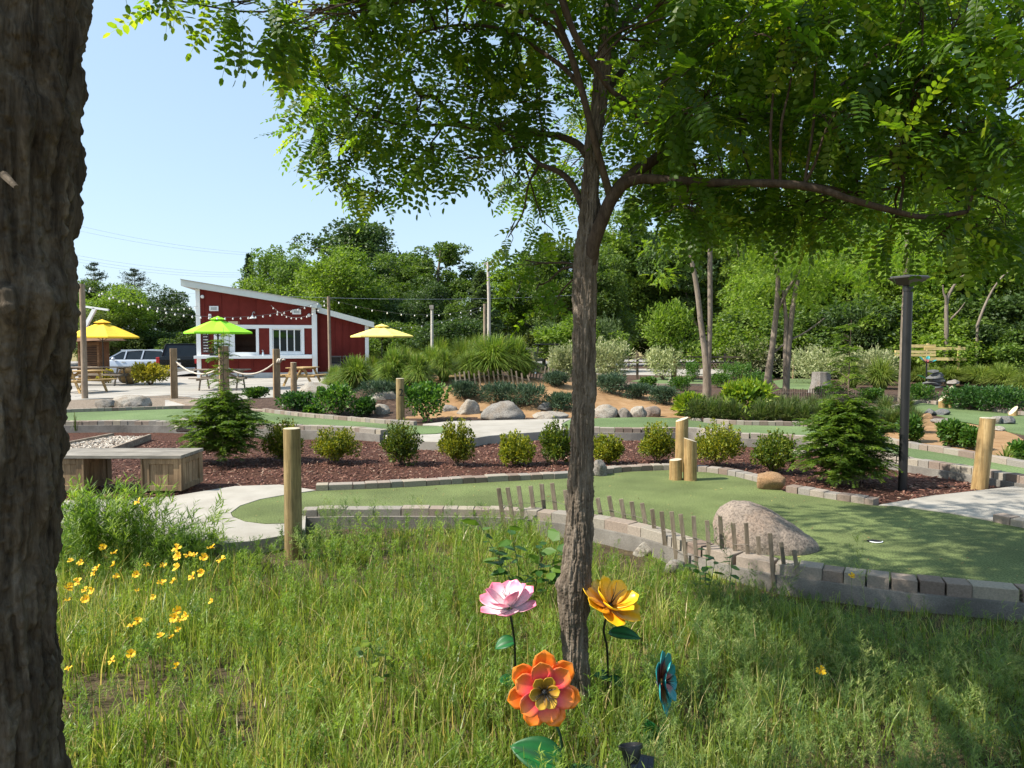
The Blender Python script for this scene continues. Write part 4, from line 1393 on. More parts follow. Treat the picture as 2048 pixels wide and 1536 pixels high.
# ------------------------------------------------------------------ posts
def logpost(label, px, ytop, ybase, wpx, z=0.0, mat='post', cut=0.0, name='log_post', group=None, num=None, d=None, taper=.96, lean=0.0, cat='post', h=None, bury=.06):
    c = G(px, ybase, z) if d is None else np.array([*AT(px, ybase, d)[:2], z])
    d_ = c[1]
    r = wpx / 2 / F * d_
    top = AT(px + lean, ytop, d_)[2] - z
    t = thing(name, label, cat, c, group)
    nz, na = 14, 18
    V, Fs = [], []
    for k in range(nz + 1):
        f = k / nz
        for j in range(na):
            a = 2 * math.pi * j / na
            zz = -bury + f * (top + bury)
            dirx = math.cos(a)
            if cut: zz = -bury + f * (top - cut * r * 2 * (0.5 - dirx * .5) + bury)
            rr = r * (1 - (1 - taper) * f)
            p = np.array([rr * dirx + lean * d_ / F * f, rr * math.sin(a), zz])
            V.append(p)
    V = np.array(V)
    nv = fbm(V * [22, 22, 3] + c, 3, int(px)) * r * .055
    rad = V.copy(); rad[:, 2] = 0; rad[:, 0] -= lean * d_ / F * np.repeat(np.arange(nz + 1) / nz, na)
    V = V + unit(rad) * nv[:, None] + c
    for k in range(nz):
        for j in range(na):
            j2 = (j + 1) % na
            Fs.append((k * na + j, k * na + j2, (k + 1) * na + j2, (k + 1) * na + j))
    mb = MB(); mb.add(V, Fs)
    mb.build('shaft', M[mat], t, smooth=True)
    # cut face with a slight chamfer
    ring = V[-na:]
    ctr = ring.mean(0)
    Vc = np.concatenate([ring, ctr + (ring - ctr) * .93 + [0, 0, r * .05], [ctr + [0, 0, r * .05]]])
    Fc = [(j, (j + 1) % na, na + (j + 1) % na, na + j) for j in range(na)] + [(na + j, na + (j + 1) % na, 2 * na) for j in range(na)]
    mb = MB(); mb.add(Vc, Fc); mb.build('end_grain', M['postend'], t)
    if num:
        ch, az, py, hpx = num
        cu = bpy.data.curves.new('numeral', 'FONT')
        cu.body = ch
        cu.size = hpx / F * d_ * 1.42
        cu.align_x = 'CENTER'
        cu.extrude = .002
        cu.offset = .0012
        cu.materials.append(M['numeral'])
        tmp = bpy.data.objects.new('numeral_curve', cu)
        nm_ = bpy.data.meshes.new_from_object(tmp)
        bpy.data.objects.remove(tmp)
        nm_.materials.clear(); nm_.materials.append(M['numeral'])
        o = bpy.data.objects.new('numeral', nm_)
        COL.objects.link(o)
        o.parent = t
        zz = AT(px, py + hpx / 2, d_)[2] - z
        nrm = np.array([math.sin(az), -math.cos(az), 0])
        o.location = tuple(nrm * (r * .985 + .004) + [lean * d_ / F * zz / max(top, .1), 0, zz])
        o.rotation_euler = (R(90), 0, az)
    return t


logpost('tall treated log post at the corner of the meadow, nearest the viewer', 587, 857, 1118, 35, SOIL + .02, 'post', lean=1)
logpost('peeled log post carrying a black 2 between the shrubs', 801, 757, 845, 17, 0, 'post', num=('2', R(20), 784, 14))
logpost('leaning peeled log post by the white path at the right', 1958, 836, 975, 30, -.01, 'postnew', lean=13, num=('1', R(58), 868, 15))
logpost('tallest of three peeled posts at the front lane edge', 1363, 834, 942, 26, 0, 'postnew', cut=.35)
logpost('middle-height peeled log stub with pale slanted top on the front lane', 1380, 884, 960, 27, 0, 'postnew', cut=-.3)
logpost('shortest log stub standing on the front lane', 1351, 918, 959, 26, 0, 'postnew', cut=.1)
logpost('short round grey post beside the kiosk-side boulder', 588, 725, 790, 13, 0, 'timber_z', taper=.9)
logpost('peeled post standing by the far putting lane', 1350, 718, 760, 7, -.02, 'postnew')
logpost('slant-cut log stub, the lower of a touching pair, on the shaded lane', 1884, 789, 816, 14, -.01, 'postnew', cut=1.0)
logpost('slant-cut log stub, the taller of a touching pair, on the shaded lane', 1899, 771, 816, 13, -.01, 'postnew', cut=1.0)
logpost('slant-cut log stub at the right edge of the shaded lane', 2026, 812, 832, 16, -.01, 'postnew', cut=1.1)
logpost('small wooden post among the cream willows', 1586, 702, 758, 5, -.02, 'timber_z', name='log_post')
logpost('thin peeled pole standing in front of the utility pole', 970, 608, 742, 6.5, -.02, 'oldpole', name='wooden_pole', cat='pole')


def squarepost(label, px, ytop, ybase, wpx, rot=R(28), mat='timber_z', z=0.0):
    c = G(px, ybase, z)
    s = wpx / F * c[1] / (abs(math.cos(rot)) + abs(math.sin(rot)))
    top = AT(px, ytop, c[1])[2] - z
    t = thing('rope_post', label, 'post', c, 'square posts carrying the rope')
    m = MB(); m.box(c + [0, 0, top / 2], (s, s, top), rot)
    m.build('shaft', M[mat], t, bevel=.006)
    return c, t, top


rp = [squarepost('left square rope post in front of the pickup', 349, 697, 797, 17),
      squarepost('middle square rope post behind the leader of the feathery sapling', 449, 692, 802, 24),
      squarepost('right square rope post with the knotted rope end', 554, 698, 803, 17)]
for (a, b, lab) in ((0, 1, 'pale sagging rope between the left and middle square posts'), (1, 2, 'pale sagging rope between the middle and right square posts')):
    ca, cb = rp[a][0], rp[b][0]
    pa = ca + [.07, -.03, AT(352, 722 if a == 0 else 733, ca[1])[2]]
    pb = cb + [-.06, -.05, AT(449, 733 if a == 0 else 727, cb[1])[2]]
    t_ = np.linspace(0, 1, 24)[:, None]
    P = pa + (pb - pa) * t_
    P[:, 2] -= (.30 if a == 0 else .27) * 4 * (t_ * (1 - t_))[:, 0]
    m = MB(); m.tube(P, .024, 8)
    tag(m.build('sagging_rope', M['rope'], smooth=True), lab, 'rope')
kc = rp[2][0] + [.12, -.09, AT(560, 722, rp[2][0][1])[2]]
m = MB()
for k in range(4):
    a = np.linspace(0, 2 * math.pi, 12)
    cc = kc + [.025 * k - .05, -.01 * (k % 2), .012 * (k % 2)]
    m.tube(np.stack([cc[0] + .012 * np.sin(a), cc[1] + .055 * np.cos(a), cc[2] + .055 * np.sin(a)], 1), .02, 6)
m.tube([kc + [.04, 0, 0], kc + [.12, -.02, .05], kc + [.17, -.02, .03]], .022, 6)
tag(m.build('rope_knot', M['rope'], smooth=True), 'knotted rope end tied to the right square post', 'rope knot')

# poles with string lights
def pole(label, px, ytop, d, wpx, mat='oldpole', zb=0.0, lean=0):
    c = np.array([*AT(px, 700, d)[:2], zb])
    top = AT(px - lean, ytop, d)
    t = thing('light_pole', label, 'pole', c)
    m = MB(); m.tube([c - [0, 0, .1], (c + top) / 2, top], [wpx / 2 / F * d * 1.08, wpx / 2 / F * d, wpx / 2 / F * d * .92], 12)
    m.build('shaft', M[mat], t, smooth='auto')
    m = MB(); m.tube([top - [.12, 0, .08], top + [.12, 0, -.08]], .012, 5); m.build('hook', M['wirelight'], t)
    return top


PT1 = pole('grey wooden pole at the left carrying the string lights', 167, 568, 23.0, 11, lean=3)
PT2 = pole('tall weathered pole in front of the red kiosk wing', 660, 593, 29.5, 6.5, lean=3)
c = np.array([*AT(978, 700, 46)[:2], SOIL])
t = thing('utility_pole', 'tall pale utility pole with a short crossarm behind the fountain grass', 'pole', c)
m = MB(); m.tube([c, AT(978, 600, 46), AT(976, 524, 46)], [.12, .105, .09], 10); m.build('shaft', plain('pale_pole', (.45, .40, .34), .8), t)
m = MB(); m.bar(AT(967, 528, 46), AT(984, 525, 46), .1, .12); m.build('crossarm', M['greyrail'], t)
c = np.array([*AT(864, 700, 45)[:2], SOIL])
t = thing('utility_pole', 'short pale utility pole against the dark trees left of the tall one', 'pole', c)
m = MB(); m.tube([c, AT(864, 612, 45)], [.095, .08], 10); m.build('shaft', plain('pale_pole2', (.50, .46, .40), .8), t)
m = MB(); m.box(AT(863, 614, 44.85), (.24, .2, .22)); m.build('crossarm', M['greyrail'], t)


def strand(label, A, B, sag, nb, bulbs=True, off=0.0):
    A, B = np.array(A, float), np.array(B, float)
    c = (A + B) / 2; c[2] = min(A[2], B[2]) - sag
    root = thing('string_lights', label, 'string lights', c)
    t = np.linspace(0, 1, 40)
    P = A + (B - A) * t[:, None]
    P[:, 2] -= sag * 4 * t * (1 - t)
    m = MB(); m.tube(P, .007, 5); m.build('wire', M['wire'], root)
    pm = None
    for k in range(nb):
        f = (k + .5 + off) / nb
        p = A + (B - A) * f; p[2] -= sag * 4 * f * (1 - f)
        m = MB()
        m.lathe([(.008, 0), (.012, -.02), (.012, -.025), (.027, -.045), (.030, -.065), (.02, -.083), (.003, -.09)], p, 8)
        m.build('bulb', M['bulb'], root, smooth=True)


KP = KL(.2, -.3, 3.6)
strand('long string of white bulbs sagging from the left pole past the kiosk to its pole', PT1 + [.05, 0, -.12], PT2 + [-.05, 0, -.1], .80, 30)
strand('string of white bulbs from the left pole to the left corner of the kiosk', PT1 + [.05, 0, -.02], KL(.1, -.2, 3.55), .35, 14)
strand('short string of white bulbs looping across the right of the kiosk front', KL(3.55, -.35, 3.62), PT2 + [-.04, 0, -.2], .62, 11)
PT3 = AT(970, 612, 42)
strand('upper string of white bulbs from the kiosk pole to the thin pole', PT2 + [.05, 0, -.1], PT3, .55, 12)
strand('lower string of white bulbs from the kiosk roof to the thin pole', KL(KW2 + .3, 0, 2.55), PT3 - [0, 0, .1], .35, 11)
for (a, b, sag, lab) in (((AT(100, 437, 70)), AT(545, 508, 80), .6, 'topmost overhead power line in the left sky'),
                         (AT(100, 448, 70), AT(550, 512, 80), .6, 'second highest overhead power line in the left sky'),
                         (AT(100, 500, 70), AT(500, 546, 80), .5, 'overhead power line, upper of the lower three in the left sky'),
                         (AT(100, 507, 70), AT(490, 550, 80), .5, 'overhead power line, middle of the lower three in the left sky'),
                         (AT(100, 513, 70), AT(480, 554, 80), .5, 'lowest overhead power line above the left trees'),
                         (AT(250, 575, 60), AT(400, 586, 60), .2, 'power line running in behind the kiosk roof'),
                         (AT(560, 592, 46), AT(1150, 590, 56), .25, 'thin wire crossing before the dark trees right of the kiosk')):
    t = np.linspace(0, 1, 24)
    P = a + (b - a) * t[:, None]; P[:, 2] -= sag * 4 * t * (1 - t)
    m = MB(); m.tube(P, .009, 5)
    tag(m.build('power_line', M['pline']), lab, 'power line')


# ------------------------------------------------------------------ lamps
def lamp(label, px, ytop, ybase, wpx, headpx, lean=0, z=0.0, d=None):
    c = G(px, ybase, z) if d is None else np.array([*AT(px, ybase, d)[:2], z])
    d_ = c[1]
    k = d_ / F
    top = AT(px + lean, ytop, d_)
    ax = unit(top - c)
    t = thing('path_lamp', label, 'path lamp', c, 'black path lamps')
    m = MB()
    r = wpx / 2 * k
    m.tube([c - [0, 0, .05], c + ax * (np.linalg.norm(top - c) * .965)], r, 20)
    m.build('pole', M['black'], t, smooth='auto')
    m = MB(); m.lathe([(r * 1.12, -.06), (r * 1.12, .0), (r * .8, .015)], top - ax * (.055), 20); m.build('collar', M['black'], t, smooth='auto')
    hw = headpx / 2 * k
    m = MB()
    a = R(20)
    V = []
    for s, zz in ((.46, -.02), (1.0, .06), (1.0, .075), (.9, .085)):
        for q in range(4):
            an = a + math.pi / 4 + q * math.pi / 2
            V.append(top + [hw * s * math.cos(an), hw * s * math.sin(an), zz - .03])
    Fs = [(3, 2, 1, 0), (12, 13, 14, 15)]
    for i in range(3):
        for q in range(4): Fs.append((i * 4 + q, i * 4 + (q + 1) % 4, i * 4 + 4 + (q + 1) % 4, i * 4 + 4 + q))
    m.add(np.array(V), Fs)
    m.build('lamp_head', plain('lamp_head_' + str(int(px)), (.05, .045, .04), .35), t)
    return t


lamp('black path lamp with square flared head at the right', 1805, 562, 975, 17, 74, lean=12)
lamp('small black path lamp between the locust trunks', 1459, 652, 742, 4.5, 11, lean=3)
lamp('thin far path lamp on the grey road', 1258, 676, 737, 2.2, 8, lean=0)
lamp('thin far path lamp by the pine shrub', 1634, 651, 742, 2.5, 8, lean=0)

# ------------------------------------------------------------------ bench
z0 = 0.012
c = G(282, 987, z0)
t = thing('wooden_bench', 'weathered plank bench on two panelled boxes beside the path', 'bench', G(215, 987, z0))
d0, d1 = 8.30, 8.86
xl, xr = (82 - 1024) / F * 8.28, (353 - 1024) / F * 8.28
tt = .385
m = MB()
for k in range(5):
    y0 = d0 - .03 + k * (d1 - d0 + .06) / 5
    m.box([(xl + xr) / 2, y0 + .058, z0 + tt], (xr - xl + .06, .112, .036))
m.build('seat', woodmat('bench_top', [(.3, (.20, .175, .145)), (.55, (.29, .265, .225)), (.75, (.36, .335, .29))], 'x', 14, .8, .3, .2), t, bevel=.003)
for xa in (xl, xr - .41):
    m = MB()
    xb = xa + .41
    ya, yb = d0, d1
    h = tt - .02
    for x in (xa + .035, xb - .035):
        for y in (ya + .012, yb - .012): m.box([x, y, z0 + h / 2], (.07, .024, h))
    for y in (ya + .035, yb - .035):
        for x in (xa - .011, xb + .011): m.box([x, y, z0 + h / 2], (.022, .094, h))
    for zz in (z0 + .03, z0 + h - .035):
        for y in (ya + .012, yb - .012): m.box([(xa + xb) / 2, y, zz], (xb - xa - .142, .022, .06))
        for x in (xa - .011, xb + .011): m.box([x, (ya + yb) / 2, zz], (.020, yb - ya - .166, .06))
    p = m.build('pedestal', M['timber_z'], t, bevel=.003)
    m = MB()
    for k in range(4):
        w = (xb - xa - .142) / 4
        for y in (ya + .022, yb - .022): m.box([xa + .071 + w * (k + .5), y, z0 + h / 2], (w - .004, .014, h - .12))
    for k in range(5):
        w = (yb - ya - .166) / 5
        for x in (xa + .002, xb - .002): m.box([x, ya + .083 + w * (k + .5), z0 + h / 2], (.014, w - .004, h - .12))
    m.build('panel', M['timber_z'], p)


# ------------------------------------------------------------------ picket (sand) fences
def pickets(label, items, wire_h, wpx, mat='picket', parts=True, name='picket_fence', depth=None):
    """items: (px_top, y_top, px_base, y_base, z)"""
    P = []
    for it in items:
        z = it[4]
        b = G(it[2], it[3], z) if depth is None else np.array([*AT(it[2], it[3], depth)[:2], AT(it[2], it[3], depth)[2]])
        tp = AT(it[0], it[1], b[1] - .02)
        P.append((b, tp))
    root = thing(name, label, 'fence', P[len(P) // 2][0])
    one = MB()
    for b, tp in P:
        w = wpx / F * b[1]
        m = MB() if parts else one
        a = unit(tp - b)
        m.bar(b - a * .05, tp, w, max(.007, w * .32), 0, (1, 0, 0) if False else (0.25, 1, 0))
        if parts: m.build('picket', M[mat], root, bevel=.0015)
    if not parts: one.build('picket_row', M[mat], root)
    for f in wire_h:
        m = MB()
        pts = [b + (tp - b) * f + np.array([0, -.012, .004 * (-1) ** k]) for k, (b, tp) in enumerate(P)]
        m.tube(pts, .0022 if depth is None and P[0][0][1] < 9 else .005, 4)
        m.build('wire', M['wirelight'], root)
    return root


near = [(997, 976, 1010, 1066), (1015, 975, 1030, 1068), (1037, 972, 1050, 1062), (1061, 972, 1072, 1058), (1083, 968, 1092, 1056), (1104, 966, 1116, 1058), (1130, 980, 1142, 1062),
        (1195, 996, 1208, 1064), (1218, 992, 1231, 1066), (1242, 998, 1255, 1074), (1263, 1003, 1274, 1078), (1284, 1006, 1297, 1086), (1304, 1018, 1314, 1104), (1323, 1023, 1333, 1120), (1343, 1023, 1354, 1132), (1361, 1028, 1375, 1142), (1387, 1032, 1394, 1146), (1414, 1041, 1421, 1150), (1440, 1032, 1448, 1148), (1466, 1046, 1475, 1154), (1492, 1046, 1498, 1160), (1516, 1072, 1522, 1162), (1540, 1066, 1548, 1185), (1562, 1084, 1574, 1182), (1588, 1100, 1602, 1188)]
pickets('weathered picket fence with wire strands in front of the pink boulder', [(a, b, c_, d_, SOIL + .02) for a, b, c_, d_ in near], (.62, .3), 8.5)
mnd = [(910, 747, 914, 783), (919, 744, 923, 783), (928, 743, 933, 785), (937, 742, 941, 780), (948, 747, 952, 778), (957, 741, 961, 772), (967, 745, 971, 768), (976, 738, 979, 766), (986, 742, 990, 765), (995, 738, 998, 764), (1004, 740, 1008, 765), (1015, 742, 1019, 768), (1022, 738, 1027, 770), (1032, 742, 1036, 772), (1043, 746, 1047, 775), (1055, 750, 1063, 776)]
def hz(px, py):
    p = H(px, py); return p
root_items = []
for a, b, c_, d_ in mnd:
    root_items.append((a, b, c_, d_, H(c_, d_)[2]))
pickets('small grey picket fence on the sand mound below the fountain grass', root_items, (.6,), 3.2)
rt = [(1064, 728, 1061, 756), (1070, 733, 1066, 757), (1076, 731, 1072, 758), (1083, 735, 1078, 760), (1091, 733, 1086, 763), (1098, 735, 1093, 764), (1106, 737, 1101, 766), (1115, 739, 1110, 768), (1123, 742, 1118, 768), (1132, 744, 1127, 770)]
pickets('backlit picket fence on the right shoulder of the sand mound', [(a, b, c_, d_, H(c_, d_)[2]) for a, b, c_, d_ in rt], (.5,), 2.6)
far = [(1540 + k * 4.7, 778 + 1.2 * math.sin(k * 1.7), 1540 + k * 4.7, 806, -.02) for k in range(44)]
pickets('low dark picket fence among the reeds in front of the stump', far, (.75,), 2.0, 'dkrail', parts=False)


# ------------------------------------------------------------------ metal garden flowers
def petalmat(name, stops, rough=.35):
    m, nt, b = new_mat(name)
    c = ramp(nt, attr(nt, 'grad'), stops)
    co = coords(nt)
    c = mixc(nt, c, ramp(nt, noise(nt, co, 60, 3), [(.3, (.9,) * 3), (.7, (1.05,) * 3)]), 1.0, 'MULTIPLY')
    nt.links.new(c, b.inputs['Base Color'])
    b.inputs['Roughness'].default_value = rough
    b.inputs['Metallic'].default_value = .1
    return m


PM_or = petalmat('orange_enamel', [(.0, (.50, .03, .03)), (.45, (.85, .08, .10)), (.72, (.90, .17, .05)), (1, (.92, .28, .03))])
PM_pk = petalmat('pink_enamel', [(.0, (.80, .72, .72)), (.45, (.85, .62, .66)), (.8, (.85, .30, .42)), (1, (.80, .16, .28))])
PM_ye = petalmat('amber_enamel', [(.0, (.60, .22, .02)), (.5, (.85, .42, .012)), (1, (.90, .56, .012))])
PM_in = petalmat('brown_gold_enamel', [(.0, (.12, .05, .01)), (.5, (.38, .20, .02)), (1, (.62, .36, .03))])
PM_te = petalmat('teal_enamel', [(.0, (.40, .06, .04)), (.45, (.22, .08, .08)), (.6, (.02, .20, .20)), (1, (.015, .26, .28))])
PM_lf = petalmat('green_enamel', [(.0, (.004, .06, .012)), (.6, (.006, .12, .02)), (1, (.004, .05, .012))], .5)


def petal_ring(mb, vat, C, N, n, L, W, lift, curl, r0=.015, rot=0.0, cup=.25, jit=.12, seed=1, tipw=.62):
    """n curved petals round axis N; lift = opening angle above the plane"""
    rr = random.Random(seed)
    N = unit(np.array(N, float))
    u = unit(np.cross(N, [0.1, 0.2, 1.0])); w = np.cross(N, u)
    for k in range(n):
        a = rot + 2 * math.pi * k / n + rr.uniform(-jit, jit) * .6
        rd = u * math.cos(a) + w * math.sin(a)
        td = np.cross(N, rd)
        lf = lift + rr.uniform(-jit, jit)
        Lk = L * rr.uniform(.93, 1.06)
        nu, nv = 8, 7
        V, Fs = [], []
        ang, p = lf, rd * r0
        for i in range(nu):
            f = i / (nu - 1)
            hw = W / 2 * (math.sin(math.pi * (.12 + .88 * f) ** (.8)) ** tipw if f < 1 else 0.0)
            hw = W / 2 * max(0.0, (1 - ((f - tipw) / (tipw if f < tipw else 1 - tipw)) ** 2)) ** .5
            hw = max(hw, W * .10 if f < .5 else W * .02)
            axd = rd * math.cos(ang) + N * math.sin(ang)
            nd_ = np.cross(axd, td)
            if nd_ @ N < 0: nd_ = -nd_
            for j in range(nv):
                s = (j / (nv - 1)) * 2 - 1
                q = C + p + td * hw * s + nd_ * (cup * hw * (s * s - .3))
                V.append(q); vat.append(f)
            p = p + axd * (Lk / (nu - 1))
            ang += curl / (nu - 1)
        for i in range(nu - 1):
            for j in range(nv - 1): Fs.append((i * nv + j, i * nv + j + 1, (i + 1) * nv + j + 1, (i + 1) * nv + j))
        mb.add(np.array(V), Fs)


def mesh_grad(mb, vat, name, mat, parent, th=.0016):
    V = np.concatenate(mb.v)
    loops = np.array([i for f in mb.f for i in f]); tot = np.array([len(f) for f in mb.f])
    o = place_np(name, V, loops, tot, mat, parent, None, None, True, np.array(vat))
    s = o.modifiers.new('solid', 'SOLIDIFY'); s.thickness = th
    return o


def metal_leaf(t, base, d, up, L, W, curl=.5, seed=0):
    mb, vat = MB(), []
    d = unit(np.array(d, float)); up = np.array(up, float)
    side = unit(np.cross(up, d)); up = np.cross(d, side)
    nu, nv = 10, 7
    V, Fs = [], []
    p = np.array(base, float); ang = 0.0
    for i in range(nu):
        f = i / (nu - 1)
        hw = W / 2 * max(.02, math.sin(math.pi * min(1, .04 + .96 * f ** .8)) ** .8)
        ax = d * math.cos(ang) - up * math.sin(ang)
        nn = np.cross(ax, side)
        if nn @ up < 0: nn = -nn
        for j in range(nv):
            s = j / (nv - 1) * 2 - 1
            V.append(p + side * hw * s + nn * (.35 * hw * (abs(s) - .4))); vat.append(1 - abs(s))
        p = p + ax * L / (nu - 1)
        ang += curl / (nu - 1)
    for i in range(nu - 1):
        for j in range(nv - 1): Fs.append((i * nv + j, i * nv + j + 1, (i + 1) * nv + j + 1, (i + 1) * nv + j))
    mb.add(np.array(V), Fs)
    return mesh_grad(mb, vat, 'leaf', PM_lf, t)


def stamens(t, C, N, n, L, spread, mat, seed=2):
    rr = random.Random(seed)
    N = unit(np.array(N, float))
    u = unit(np.cross(N, [.1, .2, 1])); w = np.cross(N, u)
    mb = MB()
    mb.sphere(C + N * .004, .012, 8)
    for k in range(n):
        a = 2 * math.pi * k / n + rr.uniform(-.3, .3)
        e = unit(N + spread * rr.uniform(.4, 1.1) * (u * math.cos(a) + w * math.sin(a)))
        mb.tube([C, C + e * L * .6, C + e * L * rr.uniform(.8, 1.05) + (u * math.cos(a) + w * math.sin(a)) * L * .1], [.0022, .0016, .0012], 5)
    return mb.build('flower_center', mat, t, smooth=True)


# orange pinwheel flower (faces the viewer)
b = np.array([*AT(1122, 1530, 2.92)[:2], SOIL])
C = AT(1088, 1382, 2.84)
t = thing('garden_flower', 'orange and pink enamelled metal flower facing the viewer in the grass', 'garden ornament', b, 'metal garden flowers')
N = unit(np.array([.10, -1, .16]))
m = MB(); m.tube(smooth_path([b, b + [.0, -.02, .22], C + [.028, .06, -.12], C - N * .03], 6), .0055, 8); m.build('stem', plain('dark_green_stem', (.012, .035, .018), .4), t, smooth=True)
mb, va = MB(), []; petal_ring(mb, va, C - N * .012, N, 7, .138, .092, .04, .08, .012, .35, .2, .1, 3); mesh_grad(mb, va, 'outer_petals', petalmat('orange_enamel_tip', [(.0, (.45, .03, .02)), (.5, (.82, .14, .02)), (1, (.90, .26, .015))]), t)
mb, va = MB(), []; petal_ring(mb, va, C, N, 6, .112, .088, .14, .06, .014, .80, .3, .1, 8); mesh_grad(mb, va, 'middle_petals', PM_or, t)
mb, va = MB(), []; petal_ring(mb, va, C + N * .01, N, 6, .060, .050, .36, .1, .008, .2, .35, .1, 5); mesh_grad(mb, va, 'inner_petals', PM_in, t)
stamens(t, C + N * .016, N, 9, .06, .9, M['black'])
metal_leaf(t, b + [0.005, -.02, .13], (-1, -.05, .42), (.25, -.8, .6), .22, .135, .55)
metal_leaf(t, b + [-.015, -.02, .03], (1, -.1, .36), (-.2, -.8, .6), .20, .13, .5)

# pink tulip-like flower
b = np.array([*AT(1030, 1440, 3.56)[:2], SOIL]); C = AT(1018, 1216, 3.50)
t = thing('garden_flower', 'pink and white enamelled metal flower left of the slim trunk', 'garden ornament', b, 'metal garden flowers')
N = unit(np.array([-.16, -.18, 1]))
m = MB(); m.tube(smooth_path([b, b + [.0, 0, .3], C + [.018, 0, -.10], C], 6), .0055, 8); m.build('stem', M['black'], t, smooth=True)
mb, va = MB(), []; petal_ring(mb, va, C, N, 6, .145, .105, .12, .45, .010, .1, .3, .15, 11); mesh_grad(mb, va, 'outer_petals', PM_pk, t)
mb, va = MB(), []; petal_ring(mb, va, C + N * .008, N, 6, .135, .085, .72, .25, .008, .6, .35, .18, 12); mesh_grad(mb, va, 'inner_petals', PM_pk, t)
stamens(t, C + N * .01, N, 6, .09, .3, M['black'], 4)
metal_leaf(t, b + [.0, 0, .36], (-.55, -.2, .05), (-.2, -.6, .9), .11, .075, 1.2)
metal_leaf(t, b + [.0, 0, .15], (-.55, -.2, .35), (-.2, -.6, .9), .09, .07, .9)

# amber flower
b = np.array([*AT(1216, 1440, 3.56)[:2], SOIL]); C = AT(1218, 1214, 3.46)
t = thing('garden_flower', 'amber yellow enamelled metal flower right of the slim trunk', 'garden ornament', b, 'metal garden flowers')
N = unit(np.array([.34, -.35, .88]))
m = MB(); m.tube(smooth_path([b, b + [-.005, 0, .3], C + [-.02, .03, -.12], C], 6), .0055, 8); m.build('stem', M['black'], t, smooth=True)
mb, va = MB(), []; petal_ring(mb, va, C, N, 7, .155, .11, .15, .35, .010, .35, .3, .12, 21); mesh_grad(mb, va, 'outer_petals', PM_ye, t)
mb, va = MB(), []; petal_ring(mb, va, C + N * .008, N, 6, .135, .09, .62, .2, .008, .9, .35, .12, 22); mesh_grad(mb, va, 'inner_petals', PM_ye, t)
stamens(t, C + N * .01, N, 4, .12, .22, M['dark'], 6)
metal_leaf(t, b + [.0, 0, .40], (.62, -.2, .10), (.2, -.6, .9), .16, .075, .8)
metal_leaf(t, b + [.0, 0, .18], (-.35, -.3, .3), (.2, -.6, .9), .09, .06, .9)
metal_leaf(t, b + [.0, 0, .18], (.45, -.3, -.1), (.2, -.6, .9), .09, .06, .4)

# teal flower seen nearly edge on
b = np.array([*AT(1322, 1500, 3.22)[:2], SOIL]); C = AT(1322, 1363, 3.16)
t = thing('garden_flower', 'teal enamelled metal flower turned sideways, half hidden in grass', 'garden ornament', b, 'metal garden flowers')
N = unit(np.array([.93, -.42, .12]))
m = MB(); m.tube([b, b + [.01, 0, .2], C + [.01, .0, -.06], C - N * .02], .0055, 8); m.build('stem', M['black'], t, smooth=True)
mb, va = MB(), []; petal_ring(mb, va, C, N, 7, .125, .09, .12, .15, .012, .35, .2, .1, 33); mesh_grad(mb, va, 'outer_petals', PM_te, t)
mb, va = MB(), []; petal_ring(mb, va, C + N * .008, N, 6, .09, .07, .45, .1, .010, .8, .3, .1, 34); mesh_grad(mb, va, 'inner_petals', PM_te, t)
stamens(t, C + N * .01, N, 6, .05, .8, M['black'], 9)
metal_leaf(t, b + [0, 0, .02], (-.45, -.3, .8), (-.2, -.9, .3), .15, .09, .7)

# solar spotlight
c = np.array([*AT(1272, 1590, 2.72)[:2], SOIL])
h = AT(1263, 1505, 2.70)
t = thing('solar_spotlight', 'black solar spotlight on a spike low in the grass by the orange flower', 'spotlight', c)
m = MB(); m.tube([c, h + [.02, .02, -.08]], .01, 8); m.build('spike', M['black'], t)
Nx = unit(np.array([-.12, .35, 1])); u = unit(np.cross(Nx, [0, 1, 0])); w = np.cross(Nx, u)
m = MB(); m.lathe([(.022, -.055), (.030, -.03), (.036, .0), (.036, .012), (.046, .014), (.046, .026), (.040, .028), (.038, .016), (.004, .012)], h, 24, 0, np.stack([u, w, Nx], 1)); m.build('lamp_head', M['blackm'], t, smooth='auto')
pc = AT(1283, 1545, 2.66)
Mp = np.stack([[.97, .05, -.22], unit(np.cross(unit(np.array([.2, -.85, .5])), [.97, .05, -.22])), unit(np.array([.2, -.85, .5]))], 1)
m = MB(); m.box(pc, (.085, .12, .014), 0, 0, None, Mp); po = m.build('panel_case', M['blackm'], t, bevel=.003)
m = MB()
for i in range(4):
    for j in range(5): m.box(pc + Mp @ np.array([-.0285 + i * .019, -.042 + j * .021, .0078]), (.0175, .0195, .002), 0, 0, None, Mp)
m.build('solar_panel', plain('solar_cell', (.012, .014, .022), .2), po)


